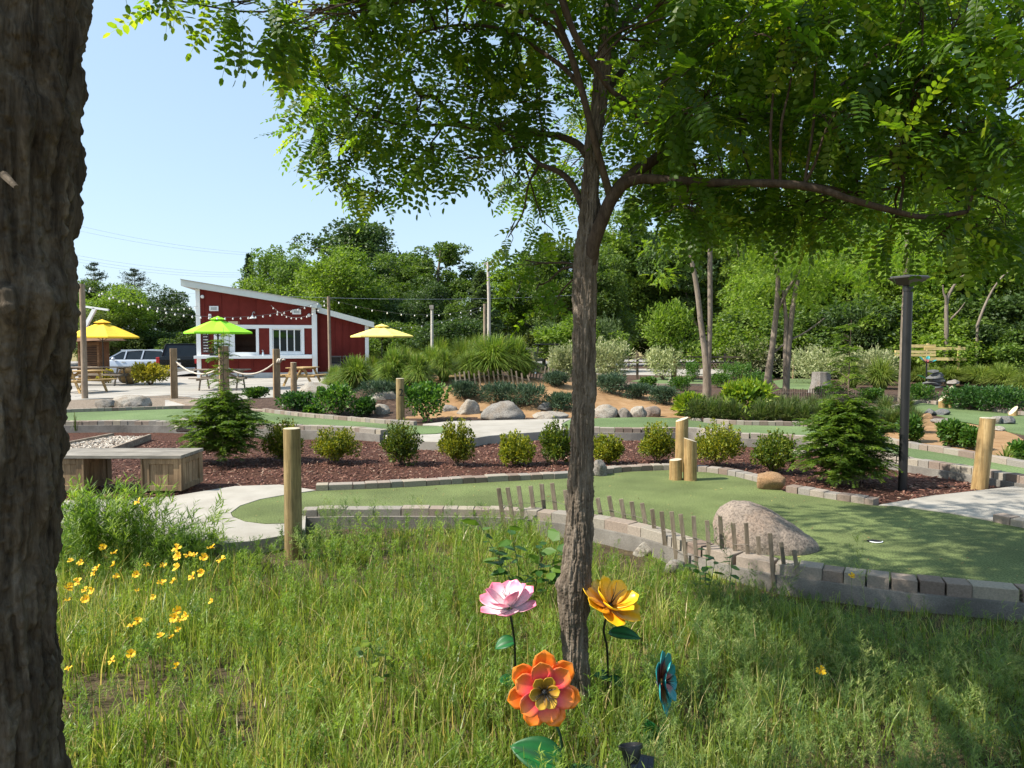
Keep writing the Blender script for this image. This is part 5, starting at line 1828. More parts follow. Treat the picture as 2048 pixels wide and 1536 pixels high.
# ------------------------------------------------------------------ boulders
def rock(label, px, py, w, h, mat='greystone', z=None, seed=1, depth=.8, tilt=0.0, sub=4, rough=.22, flat=.0, p=None, sharp=0.0, d=None):
    """px, py: base centre in the photo; w, h in photo pixels"""
    c = G(px, py, z) if z is not None else H(px, py)
    if d is not None: c = np.array([*AT(px, py, d)[:2], AT(px, py, d)[2]])
    k = c[1] / F
    import bmesh
    bm = bmesh.new()
    bmesh.ops.create_icosphere(bm, subdivisions=sub, radius=1)
    V = np.array([v.co[:] for v in bm.verts]); Fs = np.array([[v.index for v in f.verts] for f in bm.faces])
    bm.free()
    s = seed * 13.7
    # facets: clip against a few random planes, then noise
    rr = np.random.default_rng(seed)
    for _ in range(13):
        n_ = unit(rr.normal(size=3)); d_ = rr.uniform(.52, .86)
        e = V @ n_ - d_
        V = V - np.outer(np.maximum(e, 0) * (.85 + sharp), n_)
    V = V * (1 + rough * fbm(V * 1.3 + s, 3, seed)[:, None] + .075 * fbm(V * 5 + s, 3, seed + 3)[:, None] + .022 * fbm(V * 16 + s, 2, seed + 5)[:, None])
    V[:, 2] = np.where(V[:, 2] < -.3, -.3 + (V[:, 2] + .3) * .3, V[:, 2])
    ext = V.max(0) - V.min(0)
    lo = V.min(0)
    V = (V - lo) / ext - [.5, .5, 0]
    hm = h * k * 1.12
    V = V * [w * k, max(w, h) * k * depth, hm * 1.0]
    if tilt:
        V[:, 2] += V[:, 0] * tilt * np.clip(V[:, 2] / hm * 2, 0, 1)
    V = V + c - [0, 0, hm * .12] + [0, max(w, h) * k * depth * .35, 0]
    o = place_np('boulder', V, Fs, np.full(len(Fs), 3), M[mat], smooth=True)
    tag(o, label, 'boulder')
    return o


def bigrock():
    """the long pink boulder on the front lane: high blunt left end falling to a point on the right"""
    import bmesh
    bm = bmesh.new(); bmesh.ops.create_icosphere(bm, subdivisions=6, radius=1)
    V = np.array([v.co[:] for v in bm.verts]); Fs = np.array([[v.index for v in f.verts] for f in bm.faces]); bm.free()
    c = G(1540, 1100)
    k = c[1] / F
    L = 195 * k
    # direction of the long axis runs right and a little toward the viewer
    s = V[:, 0]
    rho = np.sqrt(np.maximum(1 - s * s, 1e-6))
    hgt = np.interp(s, [-1, -.85, -.6, -.3, .1, .5, .85, 1], [.62, .86, .95, .90, .74, .52, .28, .14]) * rho ** -.62
    wid = np.interp(s, [-1, -.6, 0, .6, 1], [.62, .92, 1, .85, .4])
    X = s * L / 2
    Yy = V[:, 1] * .30 * wid * rho ** -.45
    Zz = np.where(V[:, 2] > 0, V[:, 2] ** .85 if False else np.sign(V[:, 2]) * abs(V[:, 2]) ** .85, V[:, 2] * .25)
    Zz = Zz * hgt * 112 * k * .88
    Pn = np.stack([X, Yy, Zz], 1)
    nz = unit(V * [.6, 1, 1])
    dsp = .028 * fbm(Pn * 3.1 + 4, 4, 5) + .012 * fbm(Pn * 11, 3, 9) + .004 * fbm(Pn * 45, 2, 19)
    Pn = Pn + nz * dsp[:, None]
    a = R(-20)
    ca, sa = math.cos(a), math.sin(a)
    Q = Pn.copy()
    Q[:, 0] = Pn[:, 0] * ca - Pn[:, 1] * sa; Q[:, 1] = Pn[:, 0] * sa + Pn[:, 1] * ca
    Q[:, 0] /= ca
    Q = Q + c + [0, .13, 0]
    o = place_np('boulder', Q, Fs, np.full(len(Fs), 3), M['granite'], smooth=True)
    tag(o, 'big pinkish boulder lying on the front putting lane behind the picket fence', 'boulder')


bigrock()
rock('angular grey rock in the paver edging right of the slim trunk', 1201, 952, 30, 32, 'greystone', 0.0, 3, 1.0)
rock('tan rock set in the paver edging before the dark sapling', 1546, 980, 58, 34, 'tanstone', 0.0, 5, .8)
rock('squarish sandstone rock on the rear left lane kerb beside the sapling', 363, 862, 38, 28, 'palestone', .05, 7, .9)
rock('wide flat pale boulder above the rear left lane', 248, 818, 84, 27, 'palestone', 0, 9, .6)
rock('small grey boulder left of the wide flat one', 205, 820, 42, 22, 'greystone', 0, 10, .7)
rock('brownish boulder in front of the wide flat one', 262, 820, 40, 18, 'greystone', 0.0, 12, .5)
rock('large sandy boulder behind the round-leaved shrubs by the plaza', 628, 800, 72, 36, 'palestone', 0, 14, .8)
rock('rounded boulder behind the large sandy one', 652, 778, 40, 22, 'palestone', 0, 15, .8)
rock('tilted pale slab boulder left of the post marked 2', 715, 806, 42, 34, 'palestone', -.02, 16, .8, .5)
rock('big broken white boulder just left of the post marked 2', 768, 822, 86, 40, 'palestone', -.02, 17, .7, sharp=.1)
rock('low white boulder under the big broken one', 762, 834, 34, 26, 'palestone', -.02, 18, .8)
rock('grey boulder half under the bright shrub right of the post', 898, 832, 36, 22, 'greystone', -.02, 19)
rock('upright pale boulder between the shrub and the large oval one', 936, 835, 48, 37, 'palestone', -.02, 21, .8)
rock('large oval speckled boulder at the foot of the sand mound', 1006, 842, 92, 40, 'greystone', -.02, 22, .6)
rock('small dark brown boulder under the blue junipers', 1090, 822, 30, 18, 'slate', None, 23)
rock('low flat pale boulder left of the slim trunk at the lane tip', 1102, 840, 74, 17, 'palestone', -.02, 24, .6)
rock('pale boulder right of the slim trunk, largest of the row', 1215, 838, 58, 29, 'palestone', -.02, 25, .6)
rock('grey boulder, second in the row right of the slim trunk', 1250, 838, 28, 23, 'greystone', -.02, 26, .8)
rock('whitish boulder, third in the row right of the slim trunk', 1278, 838, 36, 26, 'palestone', -.02, 27, .7)
rock('pinkish boulder ending the row right of the slim trunk', 1306, 835, 34, 23, 'granite', -.02, 28, .7)
rock('flat white rock at the far side of the rear right lane', 1394, 846, 24, 10, 'palestone', -.0, 29)
rock('grooved pale boulder on the near side of the rear right lane', 1455, 876, 46, 28, 'palestone', .05, 31, .7, -.15)
rock('white rock in the mulch left of the dark sapling', 1602, 912, 32, 14, 'palestone', -.06, 32)
rock('pinkish rock beside the locust trunks', 1516, 764, 28, 16, 'granite', -.02, 33)
rock('small white rock at the foot of the peeled post', 1341, 764, 9, 9, 'palestone', -.02, 34)
rock('dark grey rock on the near edge of the shaded lane', 1864, 830, 26, 13, 'slate', 0, 35)
rock('blue-grey flat rock on the shaded lane', 1889, 830, 34, 12, 'slate', 0.0, 36)
rock('brown flat stone left of the sandy path', 1858, 838, 26, 12, 'tanstone', 0, 37)
rock('long grey flagstone behind the sandy path', 1893, 848, 48, 10, 'greystone', 0, 38)
rock('tan flagstone on the sandy path', 1914, 858, 36, 9, 'palestone', 0, 39)
rock('blue flagstone beside the pebbles', 1938, 862, 36, 9, 'slate', 0, 40)
rock('grey rock right of the leaning post', 1996, 848, 24, 16, 'greystone', 0, 41)
rock('dark grooved rock right of the leaning post, farthest right', 2018, 848, 32, 16, 'slate', 0, 42)
rock('pale rock below the grooved rock', 2003, 862, 22, 10, 'palestone', 0, 43)
rock('rock pile stone under the picket fence, left one', 1285, 1112, 40, 26, 'palestone', SOIL + .02, 44)
rock('rock pile stone under the picket fence, right one', 1352, 1150, 48, 30, 'greystone', SOIL + .02, 45)
# stacked stones of the dry cascade
n_ = 0
for (x, y, w, h) in ((1872, 776, 42, 6), (1868, 770, 36, 6), (1878, 764, 34, 6), (1874, 758, 36, 6), (1880, 752, 28, 6), (1868, 745, 22, 5)):
    n_ += 1
    rock(['bottom', 'second', 'third', 'fourth', 'fifth', 'topmost'][n_ - 1] + ' layer of the stacked grey cascade stones', x, y, w, h * 1.2, 'slate', seed=60 + n_, d=27.5, depth=.6)
rock('heap of small grey stones right of the stacked cascade', 1914, 768, 26, 9, 'greystone', seed=70, d=27, rough=.3)

# pale carved stump
c = G(1642, 786, -.02); k = c[1] / F
V, Fs = [], []
na, nz = 36, 12
for i in range(nz + 1):
    f = i / nz
    for j in range(na):
        a = 2 * math.pi * j / na
        rr = (17 + 8 * (1 - f) ** 3) * k * (1 + .06 * math.sin(a * 9 + 1) * (1 - .5 * f) + .03 * math.sin(a * 23))
        V.append(c + [rr * math.cos(a), rr * math.sin(a), f * 42 * k])
for i in range(nz):
    for j in range(na): Fs.append((i * na + j, i * na + (j + 1) % na, (i + 1) * na + (j + 1) % na, (i + 1) * na + j))
Fs.append(tuple(nz * na + j for j in range(na)))
m = MB(); m.add(np.array(V), Fs)
tag(m.build('pale_stump', M['greystone'], smooth='auto'), 'pale grey tree stump obstacle on the far lane among cream willows', 'stump')
# dark metal flower ornament by the cascade
c = AT(1853, 780, 28); 
t = thing('garden_flower', 'teal and black metal flower standing by the stacked cascade stones', 'garden ornament', c, 'metal garden flowers')
m = MB(); m.tube([c, AT(1853, 722, 28)], .03, 8); m.build('stem', M['black'], t)
mb, va = MB(), []; petal_ring(mb, va, AT(1853, 726, 28), [.1, -.3, 1], 5, .34, .14, .5, .2, .02, .4, .3, .2, 41); mesh_grad(mb, va, 'outer_petals', PM_te, t)
metal_leaf(t, AT(1853, 758, 28), (-1, -.1, .5), (0, -.5, .8), .4, .14, .2)
# ------------------------------------------------------------------ tree builders (unit meshes shared by copies)
def limb_tube(mb, a, b, r0, r1, sag=.0, n=7, wob=.06, rr=random, k=6):
    a, b = np.array(a, float), np.array(b, float)
    L = np.linalg.norm(b - a)
    mid = [(a + (b - a) * f + np.array([rr.uniform(-wob, wob), rr.uniform(-wob, wob), rr.uniform(-wob, wob) - sag * 4 * f * (1 - f)]) * L) for f in (.33, .66)]
    P = smooth_path([a, *mid, b], k)
    mb.tube(P, list(np.linspace(r0, r1, len(P))), n)


def crown_cards(centers, radii, npc, size, rr, droop=.15, shell=.55, shape=DIAMOND):
    Ps, Ds, Ls = [], [], []
    for c, r in zip(centers, radii):
        d = rr.normal(size=(npc, 3)); d /= np.linalg.norm(d, axis=1, keepdims=True)
        rad = r * (shell + (1 - shell) * rr.random(npc) ** .6)
        rad *= 1 + .22 * vnoise(d * 2.3 + c, 5)
        p = c + d * rad[:, None] * [1, 1, .8]
        t = rr.normal(size=(npc, 3)) + d * .7 - [0, 0, droop]
        Ps.append(p); Ds.append(t); Ls.append(size * (.65 + .7 * rr.random(npc)))
    P, D, L = np.concatenate(Ps), np.concatenate(Ds), np.concatenate(Ls)
    up = np.array([0, 0, 1.0]) + .9 * rr.normal(size=(len(P), 3))
    S = np.stack([L, L * .62, L], 1)
    return inst(shape[0], shape[1], P, frames(D, up), S)


def deciduous(seed, Ht, cw, base=.12, nc=70, npc=150, size=.30, mat='broad', bark='barkfar', lobes=5, sparse=1.0):
    """-> (trunk mesh, crown mesh) for a tree of height Ht and crown width cw"""
    rr = np.random.default_rng(seed); r2 = random.Random(seed)
    lob = []
    for k in range(lobes):
        a = 2 * math.pi * k / lobes + rr.uniform(-.4, .4)
        q = rr.uniform(.12, .30) * cw
        z = Ht * rr.uniform(.38, .80)
        lob.append((np.array([q * math.cos(a), q * math.sin(a), z]), cw * rr.uniform(.24, .34), Ht * rr.uniform(.17, .26)))
    lob.append((np.array([rr.uniform(-.06, .06) * cw, rr.uniform(-.06, .06) * cw, Ht * .78]), cw * .27, Ht * .21))
    lob.append((np.array([0, 0, Ht * (base + .25)]), cw * .40, Ht * .24))
    lob.append((np.array([0, 0, Ht * .6]), cw * .36, Ht * .26))
    cs, rs = [], []
    for k in range(nc):
        c, w, h = lob[k % len(lob)]
        d = rr.normal(size=3); d /= np.linalg.norm(d)
        q = rr.random() ** .35
        cs.append(c + d * [w * q, w * q, h * q]); rs.append(cw * rr.uniform(.085, .145))
    cs = np.array(cs); cs[:, 2] = np.maximum(cs[:, 2], Ht * base)
    v, l, t, r = crown_cards(cs, rs, npc, size, rr)
    crown = np_mesh('crown', v, l, t, M[mat], r)
    mb = MB()
    tr = Ht * .016
    mb.tube(smooth_path([(0, 0, -.3), (r2.uniform(-.1, .1), 0, Ht * .25), (r2.uniform(-.2, .2), r2.uniform(-.2, .2), Ht * .55), (0, 0, Ht * .85)], 5), list(np.linspace(tr * 1.2, tr * .25, 16)), 8)
    for c, w, h in lob:
        limb_tube(mb, (0, 0, Ht * r2.uniform(base, .45)), c, tr * .55, tr * .15, 0, 6, .06, r2)
    for k in range(0, nc, 3):
        c, w, h = lob[k % len(lob)]
        limb_tube(mb, c, cs[k], tr * .16, tr * .05, 0, 4, .08, r2, 3)
    Vv = np.concatenate(mb.v)
    trunk = np_mesh('trunk', Vv, np.array([i for f in mb.f for i in f]), np.array([len(f) for f in mb.f]), M[bark], smooth=True)
    return trunk, crown, Ht


def conifer(seed, Ht, cw, mat='needle', pine=True, size=.32):
    rr = np.random.default_rng(seed); r2 = random.Random(seed)
    mb = MB()
    mb.tube([(0, 0, -.3), (0, 0, Ht * .5), (.05, 0, Ht)], [Ht * .014, Ht * .009, .02], 8)
    Ps, Ds = [], []
    nw = 16 if pine else 30
    for k in range(nw):
        f = (k + .5) / nw
        z = Ht * (.14 + .86 * f)
        prof = (math.sin(math.pi * min(1, .18 + f * .82)) ** .7 if pine else (1 - f) ** .85 + .04)
        for j in range(6 if pine else 9):
            a = r2.uniform(0, 6.28)
            L = cw / 2 * prof * r2.uniform(.55, 1.1)
            if L < .15: L = .15
            e = np.array([L * math.cos(a), L * math.sin(a), z + L * (r2.uniform(.05, .40) if pine else r2.uniform(-.35, -.05))])
            limb_tube(mb, (0, 0, z), e, .035 + .008 * L, .012, 0, 4, .04, r2, 3)
            nn = int(60 if pine else 46)
            f_ = rr.random(nn) ** .6
            p = np.array([0, 0, z]) + (e - [0, 0, z]) * f_[:, None] + rr.normal(size=(nn, 3)) * [.22, .22, .12] * (1 if pine else .7) * min(1.5, L)
            d = unit(e - [0, 0, z]) * .9 + rr.normal(size=(nn, 3)) * .6 + [0, 0, .35 if pine else -.1]
            Ps.append(p); Ds.append(d)
    P, D = np.concatenate(Ps), np.concatenate(Ds)
    L = size * (.7 + .6 * rr.random(len(P)))
    v, l, t, r = inst(DIAMOND[0], DIAMOND[1], P, frames(D, rr.normal(size=(len(P), 3))), np.stack([L, L * .28, L], 1))
    crown = np_mesh('crown', v, l, t, M[mat], r)
    Vv = np.concatenate(mb.v)
    trunk = np_mesh('trunk', Vv, np.array([i for f in mb.f for i in f]), np.array([len(f) for f in mb.f]), M['barkfar'], smooth=True)
    return trunk, crown, Ht


TV = {
    'oak': [deciduous(11, 12, 9, .10, 96, 229, .26, 'broad_dark'), deciduous(12, 12, 8, .10, 89, 229, .26, 'broad_dark')],
    'maple': [deciduous(21, 12, 8, .08, 96, 229, .25, 'broad'), deciduous(22, 12, 7, .08, 92, 229, .25, 'broad'), deciduous(23, 12, 8.5, .06, 96, 229, .26, 'broad')],
    'light': [deciduous(31, 10, 7.5, .06, 96, 229, .22, 'broad_light'), deciduous(32, 10, 6.5, .08, 89, 216, .22, 'broad_light')],
    'olive': [deciduous(41, 9, 8, .05, 92, 229, .20, 'willowtree')],
    'tall': [deciduous(51, 14, 6.5, .10, 96, 229, .25, 'broad_light', lobes=7), deciduous(52, 14, 6, .12, 96, 216, .25, 'broad', lobes=7)],
    'pine': [conifer(61, 14, 7), conifer(62, 14, 6)],
    'spruce': [conifer(71, 12, 5, 'needle', False), conifer(72, 11, 4.5, 'needle_light', False)],
    'bush': [deciduous(81, 4, 5, .02, 69, 229, .17, 'broad'), deciduous(82, 4, 5.5, .02, 69, 229, .17, 'broad_light'), deciduous(83, 4, 5, .02, 64, 229, .17, 'broad_dark')],
}


def tree(kind, var, px, ytop, d, label, group=None, wide=1.0, zb=SOIL, name=None, rz=None):
    trunk, crown, Ht = TV[kind][var % len(TV[kind])]
    if 1222 < px < 1486 or (kind == 'bush' and 935 < px < 1112): d = max(d, 93 + (px % 7))
    c = np.array([*AT(px, 700, d)[:2], zb])
    h = AT(px, ytop, d)[2] - zb
    nm = name or {'pine': 'pine_tree', 'spruce': 'spruce_tree', 'bush': 'understory_bush', 'oak': 'oak_tree'}.get(kind, 'leafy_tree')
    t = thing(nm, label, 'bush' if kind == 'bush' else 'tree', c, group)
    s = h / (Ht * .985)
    t.scale = (s * wide, s * wide, s)
    t.rotation_euler = (0, 0, rng.uniform(0, 6.28) if rz is None else rz)
    link_mesh('trunk', trunk, t); link_mesh('crown', crown, t)
    return t


# left group beyond the car park
tree('light', 0, 235, 566, 64, 'bright mid-green tree beyond the silver car, in front of the tall pine', wide=1.25)
tree('pine', 0, 272, 540, 82, 'dark flat-topped pine rising behind the trees at the left', wide=1.0)
tree('pine', 1, 192, 528, 86, 'thin dark pine top just right of the left pole', wide=.8)
tree('oak', 0, 330, 574, 72, 'dark rounded tree between the pine and the kiosk, left of the roof', wide=1.2)
tree('maple', 0, 368, 622, 76, 'lower dark tree touching the kiosk wall on its left', wide=1.2)
tree('maple', 1, 172, 548, 74, 'green tree partly hidden by the big dark trunk', wide=1.2)
tree('olive', 0, 205, 612, 62, 'low olive-green tree behind the golden parasol', wide=1.2)
tree('maple', 2, 120, 560, 70, 'tree mostly hidden behind the big dark trunk', wide=1.3)
tree('bush', 2, 300, 662, 66, 'dark hedge-like bush behind the silver car', wide=1.8)
tree('bush', 2, 220, 668, 66, 'dark bush behind the brown hut', wide=1.8)
tree('bush', 0, 380, 668, 64, 'green bush behind the pickup against the kiosk', wide=1.6)
tree('light', 0, 60, 590, 64, 'light tree at the far left behind the big trunk', wide=1.3)
# behind the kiosk
tree('spruce', 0, 502, 511, 78, 'narrow dark spruce tip above the kiosk roof', wide=.9)
tree('maple', 0, 548, 498, 70, 'rounded green tree over the upper kiosk roof', wide=1.05)
tree('light', 1, 498, 548, 62, 'light tree low behind the kiosk roof slope', wide=1.3)
tree('maple', 2, 600, 497, 66, 'green tree over the middle of the kiosk roof', wide=1.0)
tree('light', 0, 665, 488, 56, 'bright broad tree right of the roof step', wide=1.15)
tree('oak', 1, 740, 436, 74, 'tallest dark oak standing above the others by the kiosk', wide=1.25)
tree('tall', 1, 882, 458, 64, 'tall green tree left of the utility pole', wide=1.45)
tree('maple', 1, 815, 488, 68, 'green tree between the dark oak and the tall tree', wide=1.1)
tree('spruce', 1, 962, 545, 55, 'soft green conical conifer behind the utility pole', wide=1.5)
tree('tall', 0, 1010, 500, 62, 'pale green tree between the utility pole and the slim trunk', wide=1.3)
tree('spruce', 0, 1088, 470, 66, 'dark spruce spire just left of the slim trunk', wide=1.1)
tree('spruce', 0, 1052, 505, 70, 'dark spruce, the lower spire left of the slim trunk', wide=1.1)
tree('maple', 0, 1130, 480, 60, 'green tree directly behind the slim trunk', wide=1.2)
g = 'trees packed in the woods behind the golf course'
lab_d = 'dense green tree packed in the woods behind the course'
lab_l = 'light green tree packed in the woods behind the course'
k = 0
tree('tall', 0, 1225, 420, 56, 'tall light tree right of the slim trunk with sky above', wide=1.2)
tree('spruce', 1, 1262, 402, 60, 'soft conifer spire in the sky gap right of the slim trunk', wide=1.2)
tree('light', 0, 1340, 470, 50, 'bright tree in the gap under the long low limb', wide=1.2)
for px, yt, d, kd in ((1190, 500, 62, 'maple'), (1300, 440, 62, 'maple'), (1400, 400, 60, 'oak'), (1450, 395, 52, 'light'), (1520, 380, 58, 'tall'), (1600, 360, 50, 'light'), (1680, 360, 56, 'maple'),
                      (1750, 330, 50, 'tall'), (1830, 300, 54, 'maple'), (1900, 270, 48, 'light'), (1990, 230, 46, 'maple'), (2080, 200, 44, 'tall'), (2160, 220, 48, 'maple'), (2260, 240, 50, 'light'),
                      (1240, 520, 50, 'light'), (1310, 545, 46, 'maple'), (1390, 520, 48, 'light'), (1470, 510, 44, 'maple'), (1560, 500, 42, 'light'), (1640, 480, 44, 'maple'), (1720, 470, 40, 'light'), (1800, 450, 42, 'maple'), (1880, 420, 38, 'light'), (1960, 380, 40, 'maple'), (2050, 340, 36, 'light'), (2150, 340, 38, 'maple'),
                      (760, 560, 60, 'maple'), (700, 570, 60, 'maple'), (850, 560, 58, 'oak'), (930, 590, 56, 'maple')):
    tree(kd, k, px, yt, d, lab_l if kd in ('light', 'tall') else lab_d, g, wide=1.15)
    k += 1
g = 'bushes along the foot of the woods'
for i, (px, yt, d) in enumerate(((690, 640, 54), (760, 650, 52), (830, 655, 54), (900, 640, 50), (960, 655, 50), (1020, 640, 48), (1090, 650, 48), (1160, 640, 46), (1230, 630, 44), (1300, 640, 44), (1370, 620, 42), (1440, 640, 42), (1500, 620, 40), (1570, 630, 40), (1640, 620, 38), (1710, 610, 37), (1780, 610, 36), (1850, 600, 35.5), (1920, 600, 35), (1990, 590, 34.5), (2060, 590, 34), (2140, 600, 34), (1885, 640, 33.5), (1960, 650, 33), (2030, 655, 32), (2100, 650, 32))):
    tree('bush', [2, 0, 1, 2, 0][i % 5], px, yt, d, ['deep-green bush along the foot of the woods', 'green bush along the foot of the woods', 'light bush along the foot of the woods'][[2, 0, 1, 2, 0][i % 5] if [2, 0, 1, 2, 0][i % 5] != 2 else 0] if False else {0: 'green bush along the foot of the woods', 1: 'light green bush along the foot of the woods', 2: 'dark green bush along the foot of the woods'}[[2, 0, 1, 2, 0][i % 5]], g, wide=1.35)
# bare pale snags in the wood on the right
for i, (pts, w, lab) in enumerate(((((1893, 660), (1893, 610), (1900, 585), (1920, 556), (1936, 550)), 9, 'pale forked bare tree stem in the wood above the lumber fence'),
                                  (((1955, 650), (1968, 615), (1985, 580), (2005, 553), (2016, 545)), 6, 'leaning pale bare branch in the wood at the far right'))):
    P = smooth_path([AT(a, b, 31.5) for a, b in pts], 4)
    P = np.concatenate([[P[0] * [1, 1, 0] + [0, 0, SOIL]], P])
    m = MB(); m.tube(P, list(np.linspace(w / 2 / F * 31.5, w * .16 / F * 31.5, len(P))), 7)
    if i == 0:
        limb_tube(m, AT(1893, 610, 31.5), AT(1886, 570, 31.4), .07, .02)
        limb_tube(m, AT(1900, 640, 31.5), AT(1930, 605, 31.2), .05, .015)
    tag(m.build('bare_tree', M['barkfar'], smooth=True), lab, 'bare tree')


# ------------------------------------------------------------------ locust frond templates
def frond_template(pairs, L, seed, droop):
    rr = np.random.default_rng(seed)
    V, Fs = [], []
    xs = np.linspace(.16, 1.0, pairs + 1) * L
    zc = lambda x: -droop * L * (x / L) ** 2
    lv, lf = OVAL
    def add(p, d, up, l, w):
        R_ = frames(np.array([d]), np.array([up]))[0]
        n0 = len(V)
        for q in lv * [l, w, l]: V.append(R_ @ q + p)
        Fs.append(tuple(n0 + i for i in lf[0]))
    for i, x in enumerate(xs):
        l = L * (.215 if pairs < 8 else .17) * (1 - .25 * abs(i / pairs - .45)) * rr.uniform(.85, 1.1)
        w = l * rr.uniform(.52, .64)
        p = np.array([x, 0, zc(x)])
        if i == pairs: add(p, [1, 0, -droop * 2], [0, 0, 1], l, w); break
        for s in (-1, 1):
            d = np.array([.42 + rr.uniform(-.12, .12), s, rr.uniform(-.35, .15)])
            add(p, d, [rr.uniform(-.25, .25), rr.uniform(-.3, .3), 1], l, w)
    # rachis
    n0 = len(V); k = 6
    for x in np.linspace(0, L, k):
        V.append(np.array([x, -.0035 * L, zc(x)])); V.append(np.array([x, .0035 * L, zc(x)]))
    for j in range(k - 1): Fs.append((n0 + 2 * j, n0 + 2 * j + 2, n0 + 2 * j + 3, n0 + 2 * j + 1))
    return np.array(V), Fs


FR = [frond_template(6, 1, 1, .15), frond_template(7, 1, 2, .30), frond_template(6, 1, 3, .42), frond_template(8, 1, 4, .25)]


def fronds(P, D, size, up=None, jit=.10):
    """compound leaves: attach points P, directions D"""
    parts = []
    ti = rng.integers(0, len(FR), len(P))
    for k, (tv, tf) in enumerate(FR):
        m = ti == k
        if not m.any(): continue
        u = np.tile([0, 0, 1.0], (m.sum(), 1)) + .35 * rng.normal(size=(m.sum(), 3)) if up is None else up[m]
        parts.append(inst(tv, tf, P[m], frames(D[m], u), np.asarray(size)[m], jit))
    return cat_np(parts)


# ------------------------------------------------------------------ bark with real furrows
def furrowed(pts, rad, na, ns, amp, fz, fr, seed, lumps=()):
    """displaced trunk surface; pts/rad control polyline"""
    P = smooth_path(pts, 12)
    s0 = np.linspace(0, 1, len(P)); s1 = np.linspace(0, 1, ns)
    P = np.stack([np.interp(s1, s0, P[:, k]) for k in range(3)], 1)
    rr = np.interp(s1, np.linspace(0, 1, len(rad)), rad)
    t = unit(np.gradient(P, axis=0))
    a = np.linspace(0, 2 * math.pi, na, endpoint=False)
    X = np.array([1.0, 0, 0]); 
    u = unit(np.cross(np.array([0, 1.0, 0]), t)); w = np.cross(t, u)
    dirs = u[:, None] * np.cos(a)[None, :, None] + w[:, None] * np.sin(a)[None, :, None]
    base = P[:, None] + dirs * rr[:, None, None]
    q = base.copy()
    # interlacing vertical ridges: ridged noise stretched along the stem, warped sideways
    wv = .5 * vnoise(base * [5, 5, 2.2] + seed, seed)
    Q = np.stack([q[..., 0] * fr, q[..., 1] * fr, q[..., 2] * fz + wv], -1)
    n1 = 1 - np.abs(vnoise(Q + seed, seed)) * 2.2
    n2 = 1 - np.abs(vnoise(Q * [1.9, 1.9, 1.5] + seed + 9, seed + 1)) * 2
    n3 = fbm(q * fr * 1.6, 3, seed + 2)
    h = -np.clip(n1, -.6, 1) * .62 - np.clip(n2, -.5, 1) * .30 + n3 * .42
    lump = fbm(base * [3.2, 3.2, 1.6] + seed, 3, seed + 4)
    V = base + dirs * (h * amp + lump * amp * 1.1)[..., None]
    for (z, ang, sz, hh) in lumps:
        dz = (base[..., 2] - z) / sz
        da = np.angle(np.exp(1j * (a[None] - ang))) * rr[:, None] / sz
        V = V + dirs * (hh * np.exp(-(dz ** 2 + da ** 2) * 1.6))[..., None]
    i = np.arange((ns - 1) * na); r_, c_ = i // na, i % na
    f = np.stack([r_ * na + c_, r_ * na + (c_ + 1) % na, (r_ + 1) * na + (c_ + 1) % na, (r_ + 1) * na + c_], 1)
    return V.reshape(-1, 3), f


# big dark trunk at the left edge -------------------------------------------------
dT = 2.05
def tp(px, py, d): return AT(px, py, d)
base = np.array([*AT(-22, 768, dT)[:2], SOIL - .1])
tpts = [base + [-.05, 0, 0], AT(-30, 1536, dT), AT(-26, 1100, dT), AT(-18, 768, dT), AT(-6, 400, dT), AT(12, 0, dT), AT(40, -420, dT), AT(70, -900, dT)]
t = thing('big_tree', 'big dark tree with deeply furrowed bark filling the left edge', 'tree', base)
ang0 = math.atan2(0, 1)
V, f = furrowed(tpts, [.25, .198, .194, .198, .194, .198, .19, .17], 420, 900, .034, 4.2, 26, 3,
                lumps=[(1.64 + (690 - 600) / F * dT, 5.6, .10, .050), (1.64 + (690 - 600) / F * dT, 6.1, .07, .022), (1.64 + (690 - 240) / F * dT, 5.9, .14, .028), (1.64 + (690 - 1240) / F * dT, 5.2, .14, .035), (1.64 + (690 - 1380) / F * dT, 5.9, .16, .03)])
place_np('trunk', V, f, np.full(len(f), 4), M['barkbig'], t, smooth=True)
rr = random.Random(5)
m = MB()
m.tube([AT(8, 350, dT - .21), AT(20, 362, dT - .26), AT(33, 375, dT - .30)], [.010, .008, .006], 7)
m.build('twig_stub', M['barkbig'], t)
# its crown above the frame: limbs and leaf sprays
mb = MB()
top = AT(70, -900, dT)
cl = []
for (dx, dy, dz, r) in ((1.5, .6, 1.5, .8), (.6, -1.0, 1.6, .8), (-1.4, .4, 1.4, .9), (1.2, 1.9, 1.2, .8), (-.4, 1.6, 1.9, .9), (.2, .2, 2.4, .9), (2.3, -.4, 1.2, .7), (-1.2, -1.2, 1.6, .8), (2.4, 1.5, 1.7, .8)):
    e = top + [dx, dy, dz]
    limb_tube(mb, top - [0, 0, rr.uniform(0, .4)], e, .085, .02, 0, 7, .08, rr)
    cl.append((e, r))
mb.tube([AT(40, -420, dT), top, top + [0, 0, .8]], [.17, .16, .1], 12)
mb.build('limb', M['barklimb'], t, smooth=True)
Ps, Ds = [], []
for e, r in cl:
    n = 34
    d = rdir(n); Ps.append(e + d * r * rng.random(n)[:, None] ** .5 * [1, 1, .6]); Ds.append(d + rng.normal(size=(n, 3)) * .5 - [0, 0, .3])
P, D = np.concatenate(Ps), np.concatenate(Ds)
v, l, tt, r = fronds(P, D, .18 + .08 * rng.random(len(P)))
place_np('crown', v, l, tt, M['locust'], t, r)

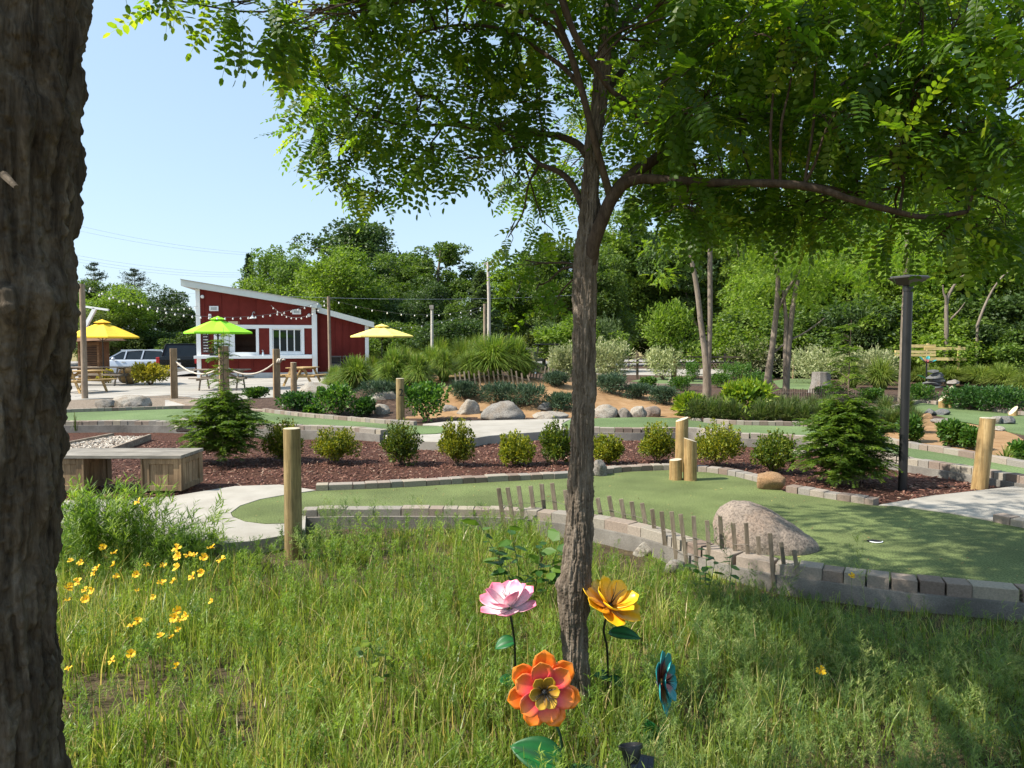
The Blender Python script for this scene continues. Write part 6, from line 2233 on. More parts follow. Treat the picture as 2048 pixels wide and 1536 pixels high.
# ------------------------------------------------------------------ slim locust tree in the middle
d0 = 3.5
base = np.array([*AT(1157, 1400, d0)[:2], SOIL])
t = thing('locust_tree', 'slim locust tree with a leaning trunk and wide leafy canopy in the centre', 'tree', base)
cpx = [(1150, 1480, 74), (1153, 1390, 68), (1150, 1300, 64), (1146, 1230, 66), (1149, 1170, 72), (1156, 1110, 64), (1160, 1000, 62), (1163, 900, 58), (1167, 800, 55), (1169, 700, 52), (1169, 600, 52), (1172, 510, 53), (1178, 445, 50), (1181, 390, 42), (1183, 320, 40), (1198, 200, 40), (1211, 100, 40), (1222, 0, 38), (1236, -160, 34), (1250, -380, 26), (1262, -600, 14)]
pts = [AT(x, y, d0) for x, y, w in cpx]
V, f = furrowed(pts, [w / 2 / F * d0 * .86 for x, y, w in cpx], 170, 1400, .0105, 12, 84, 6, lumps=[(AT(1150, 1175, d0)[2], 3.4, .05, .016), (AT(1190, 1225, d0)[2], 0.0, .035, .014)])
place_np('trunk', V, f, np.full(len(f), 4), M['barkmid'], t, smooth=True)


def limbpx(mb, pp, w0, w1, n=9):
    P = smooth_path([AT(x, y, d) for x, y, d in pp], 7)
    dm = np.mean([d for *_, d in pp])
    nz = np.array([fbm(p[None] * 6, 2, 3)[0] for p in P])
    mb.tube(P, list(np.linspace(w0, w1, len(P)) / 2 / F * dm * (1 + .12 * nz)), n)
    return P


mb = MB()
LB = []
LB.append(limbpx(mb, [(1176, 540, 3.5), (1186, 490, 3.46), (1204, 440, 3.42), (1226, 392, 3.40), (1262, 352, 3.42), (1310, 318, 3.5), (1368, 284, 3.6), (1430, 248, 3.7), (1500, 236, 3.8), (1600, 226, 3.9), (1650, 196, 4.0), (1700, 160, 4.1), (1790, 82, 4.3), (1860, 75, 4.4), (1960, 78, 4.5), (2060, 92, 4.6)], 27, 8))
LB.append(limbpx(mb, [(1240, 372, 3.41), (1280, 358, 3.36), (1340, 360, 3.3), (1450, 366, 3.2), (1560, 367, 3.1), (1640, 378, 3.05), (1700, 398, 3.0), (1780, 420, 3.0), (1850, 434, 3.0), (1935, 424, 3.0)], 22, 9))
LB.append(limbpx(mb, [(1222, 398, 3.4), (1208, 350, 3.36), (1186, 270, 3.3), (1166, 190, 3.25), (1142, 110, 3.2), (1118, 50, 3.15), (1085, -20, 3.1)], 17, 11))
LB.append(limbpx(mb, [(1118, -20, 3.1), (1150, 70, 3.12), (1188, 130, 3.15), (1222, 180, 3.2), (1262, 208, 3.25), (1276, 240, 3.28)], 15, 8))
LB.append(limbpx(mb, [(1168, 420, 3.5), (1146, 372, 3.55), (1120, 345, 3.6), (1080, 328, 3.65), (1056, 306, 3.7), (1046, 290, 3.7)], 15, 6))
LB.append(limbpx(mb, [(1180, 320, 3.5), (1150, 285, 3.6), (1090, 268, 3.8), (1000, 264, 4.0), (920, 246, 4.1), (870, 195, 4.2), (838, 190, 4.2), (812, 130, 4.3)], 15, 6))
LB.append(limbpx(mb, [(1142, 110, 3.2), (1110, 60, 3.3), (1060, 30, 3.4), (1000, 10, 3.5), (900, -20, 3.6)], 10, 6))
LB.append(limbpx(mb, [(1166, 180, 3.25), (1120, 130, 3.4), (1020, 66, 3.6), (940, 50, 3.8), (860, 60, 4.0), (760, 90, 4.1)], 10, 4))
LB.append(limbpx(mb, [(1000, 264, 4.0), (900, 250, 4.0), (800, 250, 4.1), (720, 220, 4.2), (660, 180, 4.3)], 8, 3))
LB.append(limbpx(mb, [(720, 220, 4.2), (680, 300, 4.2), (690, 360, 4.2), (740, 400, 4.2)], 5, 3))
LB.append(limbpx(mb, [(1680, 178, 4.05), (1760, 184, 4.2), (1850, 194, 4.3), (1960, 180, 4.4)], 11, 5))
LB.append(limbpx(mb, [(1600, 367, 3.08), (1660, 376, 3.2), (1720, 386, 3.3), (1800, 372, 3.4), (1870, 350, 3.5)], 9, 4))
LB.append(limbpx(mb, [(1800, 420, 3.0), (1808, 360, 3.1), (1812, 300, 3.2)], 6, 3))
for (a, b) in (((1211, 100, 3.5), (1400, -150, 4.2)), ((1236, -160, 3.5), (900, -420, 4.6)), ((1236, -160, 3.5), (1500, -420, 4.4)), ((1250, -380, 3.5), (1250, -700, 5.6)), ((1500, 236, 3.8), (1640, 20, 5.0)), ((1368, 284, 3.6), (1450, 90, 4.8)), ((1198, 200, 3.5), (1320, 60, 5.0))):
    LB.append(limbpx(mb, [a, ((a[0] + b[0]) / 2 + 20, (a[1] + b[1]) / 2 - 30, (a[2] + b[2]) / 2), b], 14, 4))
mb.build('limb', M['barklimb'], t, smooth=True)

# leafy sprays: clumps given by place in the crown (photo position + depth), then filled in 3-D
CL = [(640, 150, 60, 60, 4.2, 34), (700, 190, 80, 70, 4.3, 46), (645, 262, 45, 55, 4.2, 26), (700, 330, 55, 50, 4.2, 30), (745, 235, 80, 70, 4.0, 44), (755, 372, 26, 20, 4.1, 9), (712, 368, 24, 24, 4.2, 9),
      (820, 100, 100, 70, 4.1, 60), (830, 235, 80, 65, 4.2, 50), (860, 305, 65, 34, 3.9, 30), (930, 60, 110, 60, 3.8, 56), (950, 175, 100, 70, 3.9, 60), (925, 318, 40, 26, 3.7, 18), (985, 245, 70, 40, 3.7, 34),
      (575, 22, 40, 24, 3.0, 14), (545, 58, 12, 20, 3.0, 6), (455, 6, 34, 16, 3.0, 12), (600, 60, 50, 36, 3.2, 18), (325, -4, 20, 6, 3.0, 4), (680, 30, 60, 40, 3.4, 26), (760, 30, 60, 40, 3.6, 26),
      (1050, 80, 80, 70, 3.7, 50), (1070, 200, 70, 70, 3.7, 46), (1090, 345, 55, 36, 4.8, 40), (1050, 372, 30, 26, 4.8, 16), (1085, 445, 30, 30, 4.2, 8), (1016, 475, 18, 26, 3.8, 6), (1075, 570, 34, 44, 3.9, 10), (1050, 520, 36, 26, 3.8, 6), (1108, 610, 18, 22, 3.8, 4), (1000, 310, 20, 26, 3.6, 6),
      (1360, 410, 50, 28, 3.3, 16), (1420, 395, 60, 24, 3.6, 16), (1310, 400, 40, 26, 3.6, 12), (1540, 420, 70, 34, 3.6, 20), (1650, 440, 60, 36, 3.5, 18), (1960, 470, 70, 50, 3.4, 24), (1880, 470, 60, 40, 3.2, 18), (1780, 455, 50, 28, 3.5, 14), (2030, 430, 40, 70, 3.3, 20)]
gr = random.Random(9)
for gx in range(1215, 2120, 62):
    for gy in range(-10, 400, 58):
        if gx < 1260 and gy > 250: continue
        if 1880 < gx and 150 < gy < 250 and gr.random() < .65: continue
        if gx > 1900 and gy > 300 and gr.random() < .5: continue
        if gy > 330 and gr.random() < .4: continue
        CL.append((gx + gr.uniform(-25, 25), gy + gr.uniform(-25, 25), 52, 44, gr.choice([3.0, 3.4, 3.8, 4.3, 4.9, 5.6]), 22))
# upper crown above the frame, extra clumps added to shade trunk and turf
for k in range(34):
    CL.append((gr.uniform(300, 1120), gr.uniform(-700, -70), 85, 65, gr.uniform(3.0, 4.4), 34))
for k in range(40):
    CL.append((gr.uniform(560, 1650), gr.uniform(-620, -60), 95, 75, gr.uniform(3.0, 7.2), 30))
for k in range(30):
    CL.append((gr.uniform(1080, 2000), gr.uniform(-420, -40), 85, 60, gr.uniform(3.0, 5.2), 30))
for k in range(26):
    x_, y_, z_ = gr.uniform(-.2, 2.4), gr.uniform(4.6, 6.9), gr.uniform(2.7, 4.8)
    CL.append((1024 + x_ / y_ * F, 690 - (z_ - CAMZ) / y_ * F, 75, 50, y_, 30))
Ps, Ds = [], []
tw = MB()
allb = np.concatenate(LB)
for (x, y, rx, ry, d, n) in CL:
    if abs(x - 1190) < 70 and 0 < y < 460 and d < 3.6: continue
    n = int(n * (1.5 if x < 700 and y > -30 else 1.15 if x < 1140 and y > -30 else 1.45))
    c = AT(x, y, d)
    k = d / F
    q = rdir(n) * (rng.random(n) ** .45)[:, None]
    p = c + q * np.array([rx * k, .16 + rx * k * .7, ry * k])
    out = q * [1, .9, .4] + rng.normal(size=(n, 3)) * .45 + [-.12 if x < 1100 else .05, 0, -.28]
    Ps.append(p); Ds.append(out)
    j = np.argmin(np.linalg.norm(allb - c, axis=1))
    L_ = np.linalg.norm(allb[j] - c)
    if L_ < 1.6:
        limb_tube(tw, allb[j], c, .007, .003, -.02, 5, .07, gr, 4)
        for e in p[::4]: limb_tube(tw, c + (allb[j] - c) * gr.uniform(0, .3), e, .003, .0016, 0, 4, .08, gr, 3)
P, D = np.concatenate(Ps), np.concatenate(Ds)
v, l, tt, r = fronds(P, D, .15 + .085 * rng.random(len(P)))
place_np('crown', v, l, tt, M['locust'], t, r)
tw.build('twigs', M['barklimb'], t)

# ------------------------------------------------------------------ young locusts in mid distance
def midtree(label, stems, clumps, d, w0, mat='locust_mid', size=.21):
    b = G(stems[0][0][0], stems[0][0][1], -.02)
    d = b[1]
    t = thing('locust_tree', label, 'tree', b)
    m = MB()
    for st in stems:
        P = smooth_path([AT(x, y, d + (q[0] if q else 0)) for x, y, w, *q in st], 5)
        ws = np.interp(np.linspace(0, 1, len(P)), np.linspace(0, 1, len(st)), [s[2] for s in st])
        m.tube(P, list(ws / 2 / F * d), 9)
    m.build('trunk', M['barkfar'], t, smooth=True)
    Ps, Ds = [], []
    for (x, y, rx, ry, n) in clumps:
        c = AT(x, y, d + rng.uniform(-1.2, 1.2)); k = d / F
        q = rdir(n) * (rng.random(n) ** .4)[:, None]
        Ps.append(c + q * [rx * k, rx * k, ry * k]); Ds.append(q * [1, 1, .3] + rng.normal(size=(n, 3)) * .5 - [0, 0, .25])
    P, D = np.concatenate(Ps), np.concatenate(Ds)
    v, l, tt, r = fronds(P, D, size * (.8 + .5 * rng.random(len(P))))
    place_np('crown', v, l, tt, M[mat], t, r)
    return t


cg = random.Random(4)
def cloud(x0, x1, y0, y1, n, rx, ry, m):
    return [(cg.uniform(x0, x1), cg.uniform(y0, y1), rx * cg.uniform(.7, 1.3), ry * cg.uniform(.7, 1.3), m) for _ in range(n)]


midtree('two-stemmed young locust with a forked grey trunk by the reeds', [[(1413, 808, 19), (1414, 760, 17), (1411, 712, 14), (1402, 650, 11), (1394, 580, 10), (1380, 500, 9), (1368, 440, 8), (1352, 380, 6)], [(1414, 775, 13), (1416, 725, 13), (1418, 690, 11), (1420, 640, 10), (1420, 540, 10), (1421, 430, 9), (1426, 330, 6)]],
        cloud(1290, 1480, 330, 470, 26, 34, 24, 34) + cloud(1300, 1400, 470, 560, 8, 26, 18, 22), 21, 18)
midtree('young locust with a single leaning stem and a long bare side branch', [[(1532, 800, 17), (1538, 740, 14), (1545, 690, 12), (1553, 620, 11), (1556, 560, 9), (1552, 500, 7)], [(1548, 705, 4.5), (1574, 684, 4), (1610, 665, 3.5), (1650, 636, 2.5)], [(1554, 620, 8), (1575, 580, 7), (1600, 540, 5)]],
        cloud(1470, 1640, 420, 600, 30, 34, 24, 34), 22, 15)
midtree('young locust with a double grey stem right of the leaning one', [[(1571, 800, 15), (1574, 740, 13), (1580, 660, 11), (1588, 600, 10), (1596, 560, 8)], [(1572, 780, 12), (1571, 700, 10), (1572, 640, 8), (1566, 580, 6)]],
        cloud(1570, 1740, 440, 600, 26, 34, 24, 34), 22, 15)
midtree('brown-stemmed locust close behind the black path lamp', [[(1803, 812, 16), (1806, 740, 14), (1808, 660, 13), (1812, 560, 11), (1814, 460, 9)]],
        cloud(1720, 1900, 400, 540, 22, 36, 24, 34), 20, 15)

# ------------------------------------------------------------------ shrubs
def shrub(label, px, pyb, w, h, mat, size=.045, n=1400, name='shrub', cat='shrub', group=None, z=None, spiky=.0, shape=DIAMOND, depth=1.0, ratio=.5, stems=True, d=None, seed=None, lumps=9, vase=False):
    rr = np.random.default_rng(seed or int(px * 7 + pyb))
    c = G(px, pyb, z) if z is not None else H(px, pyb)
    if d is not None: c = AT(px, pyb, d)
    k = c[1] / F
    W, Hh = w * k, h * k
    t = thing(name, label, cat, c, group)
    per = n // lumps
    Ps, Ds = [], []
    tips = []
    for j in range(lumps):
        a = 2 * math.pi * j / lumps + rr.uniform(-.4, .4)
        q = 0 if j == 0 else rr.uniform(.25, .72)
        cc = np.array([q * W / 2 * math.cos(a), q * W / 2 * depth * math.sin(a), Hh * (rr.uniform(.35, .66) if j else .60)])
        rx, rz = W * rr.uniform(.20, .30), Hh * rr.uniform(.24, .36)
        if vase:
            q = 0 if j == 0 else rr.uniform(.2, .9)
            cc = np.array([q * W / 2 * math.cos(a), q * W / 2 * math.sin(a), Hh * (rr.uniform(.22, .42) + .40 * q * rr.random())])
            rx, rz = W * rr.uniform(.13, .24), Hh * rr.uniform(.16, .30)
        dd = rr.normal(size=(per, 3)); dd /= np.linalg.norm(dd, axis=1, keepdims=True)
        p = cc + dd * (.5 + .5 * rr.random(per)[:, None] ** .5) * [rx, rx * depth, rz] * (1 + .25 * vnoise(dd * 2 + j, 3))[:, None]
        Ps.append(p); Ds.append(dd * .9 + rr.normal(size=(per, 3)) * .5 + [0, 0, .5])
        tips.append(cc)
    if spiky:
        ns = int(18 + 20 * spiky)
        for j in range(ns):
            a = rr.uniform(0, 6.28); q = rr.random() ** .6
            b0 = np.array([q * W * .40 * math.cos(a), q * W * .40 * depth * math.sin(a), Hh * .55])
            e = b0 * [1.18, 1.18, 1] + [0, 0, Hh * (.36 + spiky * .28 * rr.random()) * (1 - .35 * q)]
            m_ = 30
            f = rr.random(m_)[:, None]
            Ps.append(b0 + (e - b0) * f + rr.normal(size=(m_, 3)) * W * .018); Ds.append((e - b0) * 1.2 / np.linalg.norm(e - b0) + rr.normal(size=(m_, 3)) * .7)
            tips.append(e)
    P, D = np.concatenate(Ps), np.concatenate(Ds)
    P[:, 2] = np.maximum(P[:, 2], .01)
    P = P + c
    L = size * (.65 + .7 * rr.random(len(P)))
    v, l, tt, r = inst(shape[0], shape[1], P, frames(D, np.array([0, 0, 1.0]) + .8 * rr.normal(size=(len(P), 3))), np.stack([L, L * ratio, L], 1))
    place_np('foliage', v, l, tt, M[mat], t, r)
    if stems:
        m = MB()
        for tip in tips[:14]:
            m.tube(smooth_path([c + [0, 0, -.03], c + tip * [.5, .5, .45], c + tip], 3), [.012 * max(.6, W), .008 * max(.6, W), .006 * max(.6, W), .005, .004, .004, .003][:7], 5)
        m.build('stem', M['twig'], t)
    return t


G1 = 'golden shrubs in a row in the mulch bed'
for i, (px, py, w, h, lab) in enumerate(((567, 920, 64, 86, 'golden shrub just left of the tall log post, beside the feathery sapling'), (671, 924, 82, 74, 'broad golden shrub right of the tall log post'),
                                      (803, 928, 78, 86, 'green-gold shrub with one tall shoot below the post marked 2'), (915, 930, 64, 96, 'golden shrub with a tall central shoot before the pale path'),
                                      (1030, 929, 72, 66, 'low rounded golden shrub left of the slim trunk'), (1112, 926, 58, 86, 'golden shrub against the left side of the slim trunk'),
                                      (1214, 926, 62, 60, 'low golden shrub just right of the slim trunk'), (1314, 923, 72, 82, 'golden shrub beside the three peeled posts'),
                                      (1434, 932, 96, 92, 'largest golden shrub below the grooved pale boulder'), (1550, 946, 80, 90, 'golden shrub nearest the dark feathery sapling'))):
    shrub(lab, px, py, w, h * .88, ['boxwood', 'boxwood', 'boxgreen', 'boxwood', 'boxwood', 'boxgreen', 'boxwood', 'boxwood', 'boxwood', 'boxgreen'][i], .034, 4300, 'golden_shrub', 'shrub', G1, -.05, 1.25, OVAL, ratio=.55, lumps=16, vase=True)

for (px, py, w, h, lab, m_) in ((598, 824, 76, 42, 'low glossy green shrub at the plaza corner, left of the brighter one', 'darkbush'), (672, 832, 84, 66, 'bright round-leaved shrub before the sandy boulder', 'greenbush'),
                               (731, 834, 44, 38, 'small dark rounded shrub before the broken white boulder', 'darkbush'), (852, 842, 106, 82, 'large bright-topped shrub right of the post marked 2', 'greenbush'),
                               (628, 832, 40, 20, 'very low green shrub in front of the bright round-leaved one', 'greenbush'), (515, 797, 44, 22, 'low spreading shrub by the boardwalk behind the right rope post', 'greenbush')):
    shrub(lab, px, py, w, h, m_, .075, 1500, 'leafy_shrub', 'shrub', None, .0, .15, OVAL, ratio=.6, lumps=12)
for (px, py, w, h, lab) in ((1000, 806, 76, 40, 'blue-green juniper below the small picket fence, left one'), (1052, 812, 90, 44, 'blue-green juniper below the small picket fence, right one'), (930, 798, 60, 34, 'low juniper between the bright shrub and the sand'),
                            (1122, 818, 60, 30, 'low dark juniper just left of the slim trunk'), (760, 792, 90, 28, 'spreading juniper above the broken white boulder'), (1225, 788, 60, 40, 'juniper at the foot of the cream willow, right of the slim trunk'),
                            (1275, 796, 60, 26, 'low juniper on the far edge of the sand'), (1328, 808, 56, 34, 'juniper at the right end of the sand mound'), (1112, 772, 50, 26, 'dark juniper behind the backlit pickets')):
    shrub(lab, px, py, w, h, 'juniper', .10, 1300, 'juniper', 'juniper', 'junipers around the sand mound', None, .5, DIAMOND, ratio=.22, lumps=12)
for (px, py, w, h, lab) in ((1296, 782, 40, 30, 'small bright rounded shrub before the far lane, left one'), (1361, 782, 46, 30, 'small bright rounded shrub before the far lane, right one'), (1386, 764, 40, 44, 'dark green shrub left of the forked trunk'),
                            (1472, 772, 80, 52, 'wide bright green shrub right of the forked trunk'), (1520, 778, 60, 36, 'green shrub at the foot of the leaning locust stem'), (1440, 775, 44, 30, 'green shrub close to the forked trunk base'),
                            (1660, 800, 60, 28, 'green shrub in front of the pale stump'), (1745, 806, 60, 30, 'green shrub right of the stump fence'), (1840, 806, 60, 40, 'reddish-green shrub behind the shaded lane'),
                            (1735, 905, 60, 56, 'bright shrub just left of the black path lamp'), (1824, 886, 46, 58, 'bright bushy shrub just right of the black path lamp'), (1905, 896, 52, 56, 'bright shrub left of the leaning post'), (1940, 902, 40, 50, 'small shrub touching the leaning post'),
                            (2046, 925, 44, 40, 'bright leafy shrub cut by the right edge')):
    shrub(lab, px, py, w, h, 'greenbush', .06, 1500, 'leafy_shrub', 'shrub', None, -.02, .25, OVAL, ratio=.55, lumps=10)
for (px, py, w, h, lab) in ((1940, 820, 110, 52, 'long dark green hedge shrub behind the shaded lane, left part'), (2010, 826, 110, 56, 'long dark green hedge shrub behind the shaded lane, right part')):
    shrub(lab, px, py, w, h, 'darkbush', .07, 2600, 'hedge_shrub', 'shrub', None, -.02, .2, OVAL, ratio=.5, lumps=14)
shrub('yellow-leaved hedge in front of the parked vehicles', 300, 770, 74, 46, 'yellowbush', .12, 1600, 'yellow_hedge', 'hedge', None, 0, .3, OVAL, ratio=.5, lumps=14)
shrub('yellow shrub seen under the long picnic table', 212, 766, 30, 26, 'yellowbush', .12, 500, 'yellow_shrub', 'shrub', None, 0, .3, OVAL)
for (px, py, w, h, lab) in ((1128, 770, 70, 90, 'cream variegated willow left of the slim trunk'), (1215, 778, 96, 112, 'cream variegated willow right of the slim trunk'), (1325, 760, 90, 76, 'cream variegated willow left of the peeled post'),
                            (1500, 756, 120, 86, 'pale variegated willow between the locust stems'), (1640, 768, 130, 84, 'cream variegated willow behind the stump'), (1740, 770, 110, 82, 'cream variegated willow left of the black path lamp'), (1960, 735, 40, 40, 'small cream shrub at the end of the lumber fence')):
    shrub(lab, px, py, w, h * .86, 'variegated', .14, 2600, 'cream_willow', 'shrub', 'cream variegated willows', -.02, 1.0, DIAMOND, ratio=.3, lumps=14)
for (px, py, w, h, lab, m_) in ((1118, 735, 110, 92, 'soft green mugo pine behind the left cream willow', 'needle_light'), (1205, 735, 90, 100, 'soft green mugo pine just right of the slim trunk', 'needle_light'), (1725, 716, 150, 100, 'wide soft green pine shrub left of the black path lamp', 'needle_light'), (1340, 722, 100, 118, 'airy green tree-like shrub behind the far lane', 'broad_light'), (1070, 700, 40, 40, 'reddish-tipped shrub by the golf cart', 'willowtree')):
    shrub(lab, px, py, w, h, m_, .26 if 'needle' in m_ else .2, 2400, 'pine_shrub' if 'needle' in m_ else 'airy_shrub', 'shrub', None, SOIL, .8, DIAMOND, ratio=.16 if 'needle' in m_ else .45, lumps=14, d=47 if px < 1210 else 36)
# sumac-like bright plants among the reeds
for (px, py, w, h, lab) in ((1492, 840, 90, 74, 'bright yellow-green sumac in the reeds below the forked trunk'), (1378, 832, 44, 36, 'small green plant in the reeds beside the dark rock')):
    shrub(lab, px, py, w, h, 'bigleaf', .20, 520, 'sumac', 'plant', None, -.02, .3, OVAL, ratio=.3, lumps=12)


# ------------------------------------------------------------------ clump grasses
def grass_clump(label, px, pyb, w, h, mat='ornagrass', n=420, group=None, bw=.011, z=None, name='fountain_grass', arch=.75, cat='ornamental grass', d=None):
    c = G(px, pyb, z) if z is not None else H(px, pyb)
    if d is not None: c = AT(px, pyb, d)
    k = c[1] / F
    W, Hh = w * k, h * k
    t0 = rng.uniform(0, 2 * math.pi, n)
    out = rng.random(n) ** .7
    rad = W / 2 * out
    top = Hh * (1.0 - .55 * out ** 1.8) * (.72 + .34 * rng.random(n))
    segs = 5
    f = np.linspace(0, 1, segs)
    b0 = np.stack([np.cos(t0), np.sin(t0)], 1) * (W * .10 * rng.random(n))[:, None]
    X = b0[:, None, :] + (np.stack([np.cos(t0), np.sin(t0)], 1) * rad[:, None])[:, None, :] * (f ** 1.7)[None, :, None]
    droop = arch * out[:, None] * Hh * .42 * f[None] ** 3.2
    Zz = top[:, None] * (1 - (1 - f[None]) ** 1.7) - droop
    C3 = np.concatenate([X, Zz[..., None]], 2)
    side = np.stack([-np.sin(t0 + rng.normal(0, .5, n)), np.cos(t0), 0 * t0], 1)
    wd = bw * (1 - f ** 2.2 * .95)
    A = C3 - side[:, None] * wd[None, :, None]; B = C3 + side[:, None] * wd[None, :, None]
    V = np.stack([A, B], 2).reshape(n, segs * 2, 3) + c
    Fs = [(2 * i, 2 * i + 1, 2 * i + 3, 2 * i + 2) for i in range(segs - 1)]
    tl = np.array(Fs).ravel()
    loops = (tl[None] + (np.arange(n) * segs * 2)[:, None]).ravel()
    o = place_np(name, V.reshape(-1, 3), loops, np.full(n * (segs - 1), 4), M[mat], rnd=np.repeat(rng.random(n), segs - 1))
    return tag(o, label, cat, group)


GG = 'fountain grasses on the sand mound'
for (px, py, w, h, lab) in ((985, 752, 150, 70, 'tall fountain grass on the mound top right of the utility pole'), (925, 748, 120, 62, 'tall fountain grass on the mound top left of the utility pole'), (1030, 752, 110, 66, 'fountain grass at the right end of the mound top'),
                            (880, 742, 110, 56, 'fountain grass on the mound crest above the bright shrub'), (955, 742, 110, 62, 'fountain grass behind the two tall ones on the crest'), (850, 740, 100, 50, 'fountain grass on the left shoulder of the mound crest'),
                            (888, 762, 66, 52, 'fountain grass in front of the crest, at the sand edge'), (838, 776, 66, 58, 'fountain grass right behind the post marked 2'), (788, 768, 84, 60, 'fountain grass left of the post marked 2'),
                            (775, 780, 50, 44, 'small fountain grass above the broken white boulder'), (712, 776, 110, 54, 'wide fountain grass at the plaza corner under the kiosk wing'), (810, 752, 90, 50, 'fountain grass high on the left of the mound'), (670, 780, 60, 40, 'small fountain grass at the foot of the weathered pole'),
    (905, 737, 100, 50, 'back-row fountain grass on the crest, left of the utility pole'), (968, 738, 100, 54, 'back-row fountain grass on the crest, in front of the utility pole'), (1010, 742, 100, 52, 'back-row fountain grass on the crest, right of the utility pole'), (865, 746, 90, 46, 'fountain grass filling the left part of the crest'), (820, 762, 80, 46, 'fountain grass between the two behind the post marked 2'), (748, 766, 90, 48, 'fountain grass between the plaza clump and the mound'), (940, 758, 80, 46, 'fountain grass at the sand edge above the small picket fence'), (1048, 754, 60, 46, 'last fountain grass on the right shoulder of the mound')):
    grass_clump(lab, px, py, w * 1.22, h * 1.30, 'ornagrass', 1500, GG, .013)
GT = 'tall ornamental grasses on the right'
for i, (px, py, w, h, d) in enumerate(((1760, 778, 110, 70, None), (1705, 776, 60, 56, None), (1842, 768, 80, 40, 29), (1900, 764, 110, 36, 29.5), (1960, 768, 120, 44, 29), (2010, 776, 120, 54, 28), (2060, 782, 110, 62, 27), (1940, 760, 110, 32, 30), (2000, 764, 110, 42, 30.4), (1870, 758, 90, 28, 30), (2040, 790, 50, 44, 25))):
    labs = ['tall bright grass clump between the stump and the black path lamp', 'narrow bright grass clump right of the stump', 'bright grass clump right behind the black path lamp', 'tall grass clump left of the white stone heap', 'tall grass clump right of the white stone heap', 'tall grass clump above the dark hedge', 'tall grass clump at the right picture edge',
            'grass clump right below the lumber fence end', 'grass clump farthest back at the right', 'low grass clump below the middle of the lumber fence', 'small pale grass tuft on top of the dark hedge']
    grass_clump(labs[i], px, py, w, h, 'tallgrass', 900, GT, z=-.02 if d is None else None, d=d, name='tall_grass', bw=.015)
GR = 'reed tufts beyond the rear right lane'
for i, px in enumerate((1392, 1418, 1440, 1466, 1520, 1545, 1575, 1606, 1640, 1668, 1700, 1740, 1775, 1800, 1828)):
    lab = 'reed tuft beyond the rear right lane, ' + ('left of the sumac' if px < 1480 else 'right of the sumac' if px < 1680 else 'around the lamp post')
    grass_clump(lab, px, 846 + (px - 1400) * .03 + (8 if px > 1700 else 0), 84, 58, 'reed', 420, GR, bw=.008, z=-.02, name='reed_tuft', arch=.3, cat='reeds')
for px in (1405, 1430, 1455, 1535, 1562, 1590, 1622, 1655, 1770, 1812):
    grass_clump('reed tuft in the back row beyond the rear right lane, ' + ('left of the sumac' if px < 1480 else 'right of the sumac' if px < 1700 else 'behind the lamp post'), px, 832, 80, 48, 'reed', 340, GR, bw=.009, z=-.02, name='reed_tuft', arch=.3, cat='reeds')
grass_clump('spiky yucca-like plant right of the leaning post', 2012, 932, 70, 46, 'tallgrass', 46, None, .014, -.02, 'yucca', .1, 'plant')
grass_clump('wispy dry grass tuft at the left end of the rear lane', 152, 862, 26, 44, 'reed', 22, None, .006, .05, 'grass_tuft', .9)


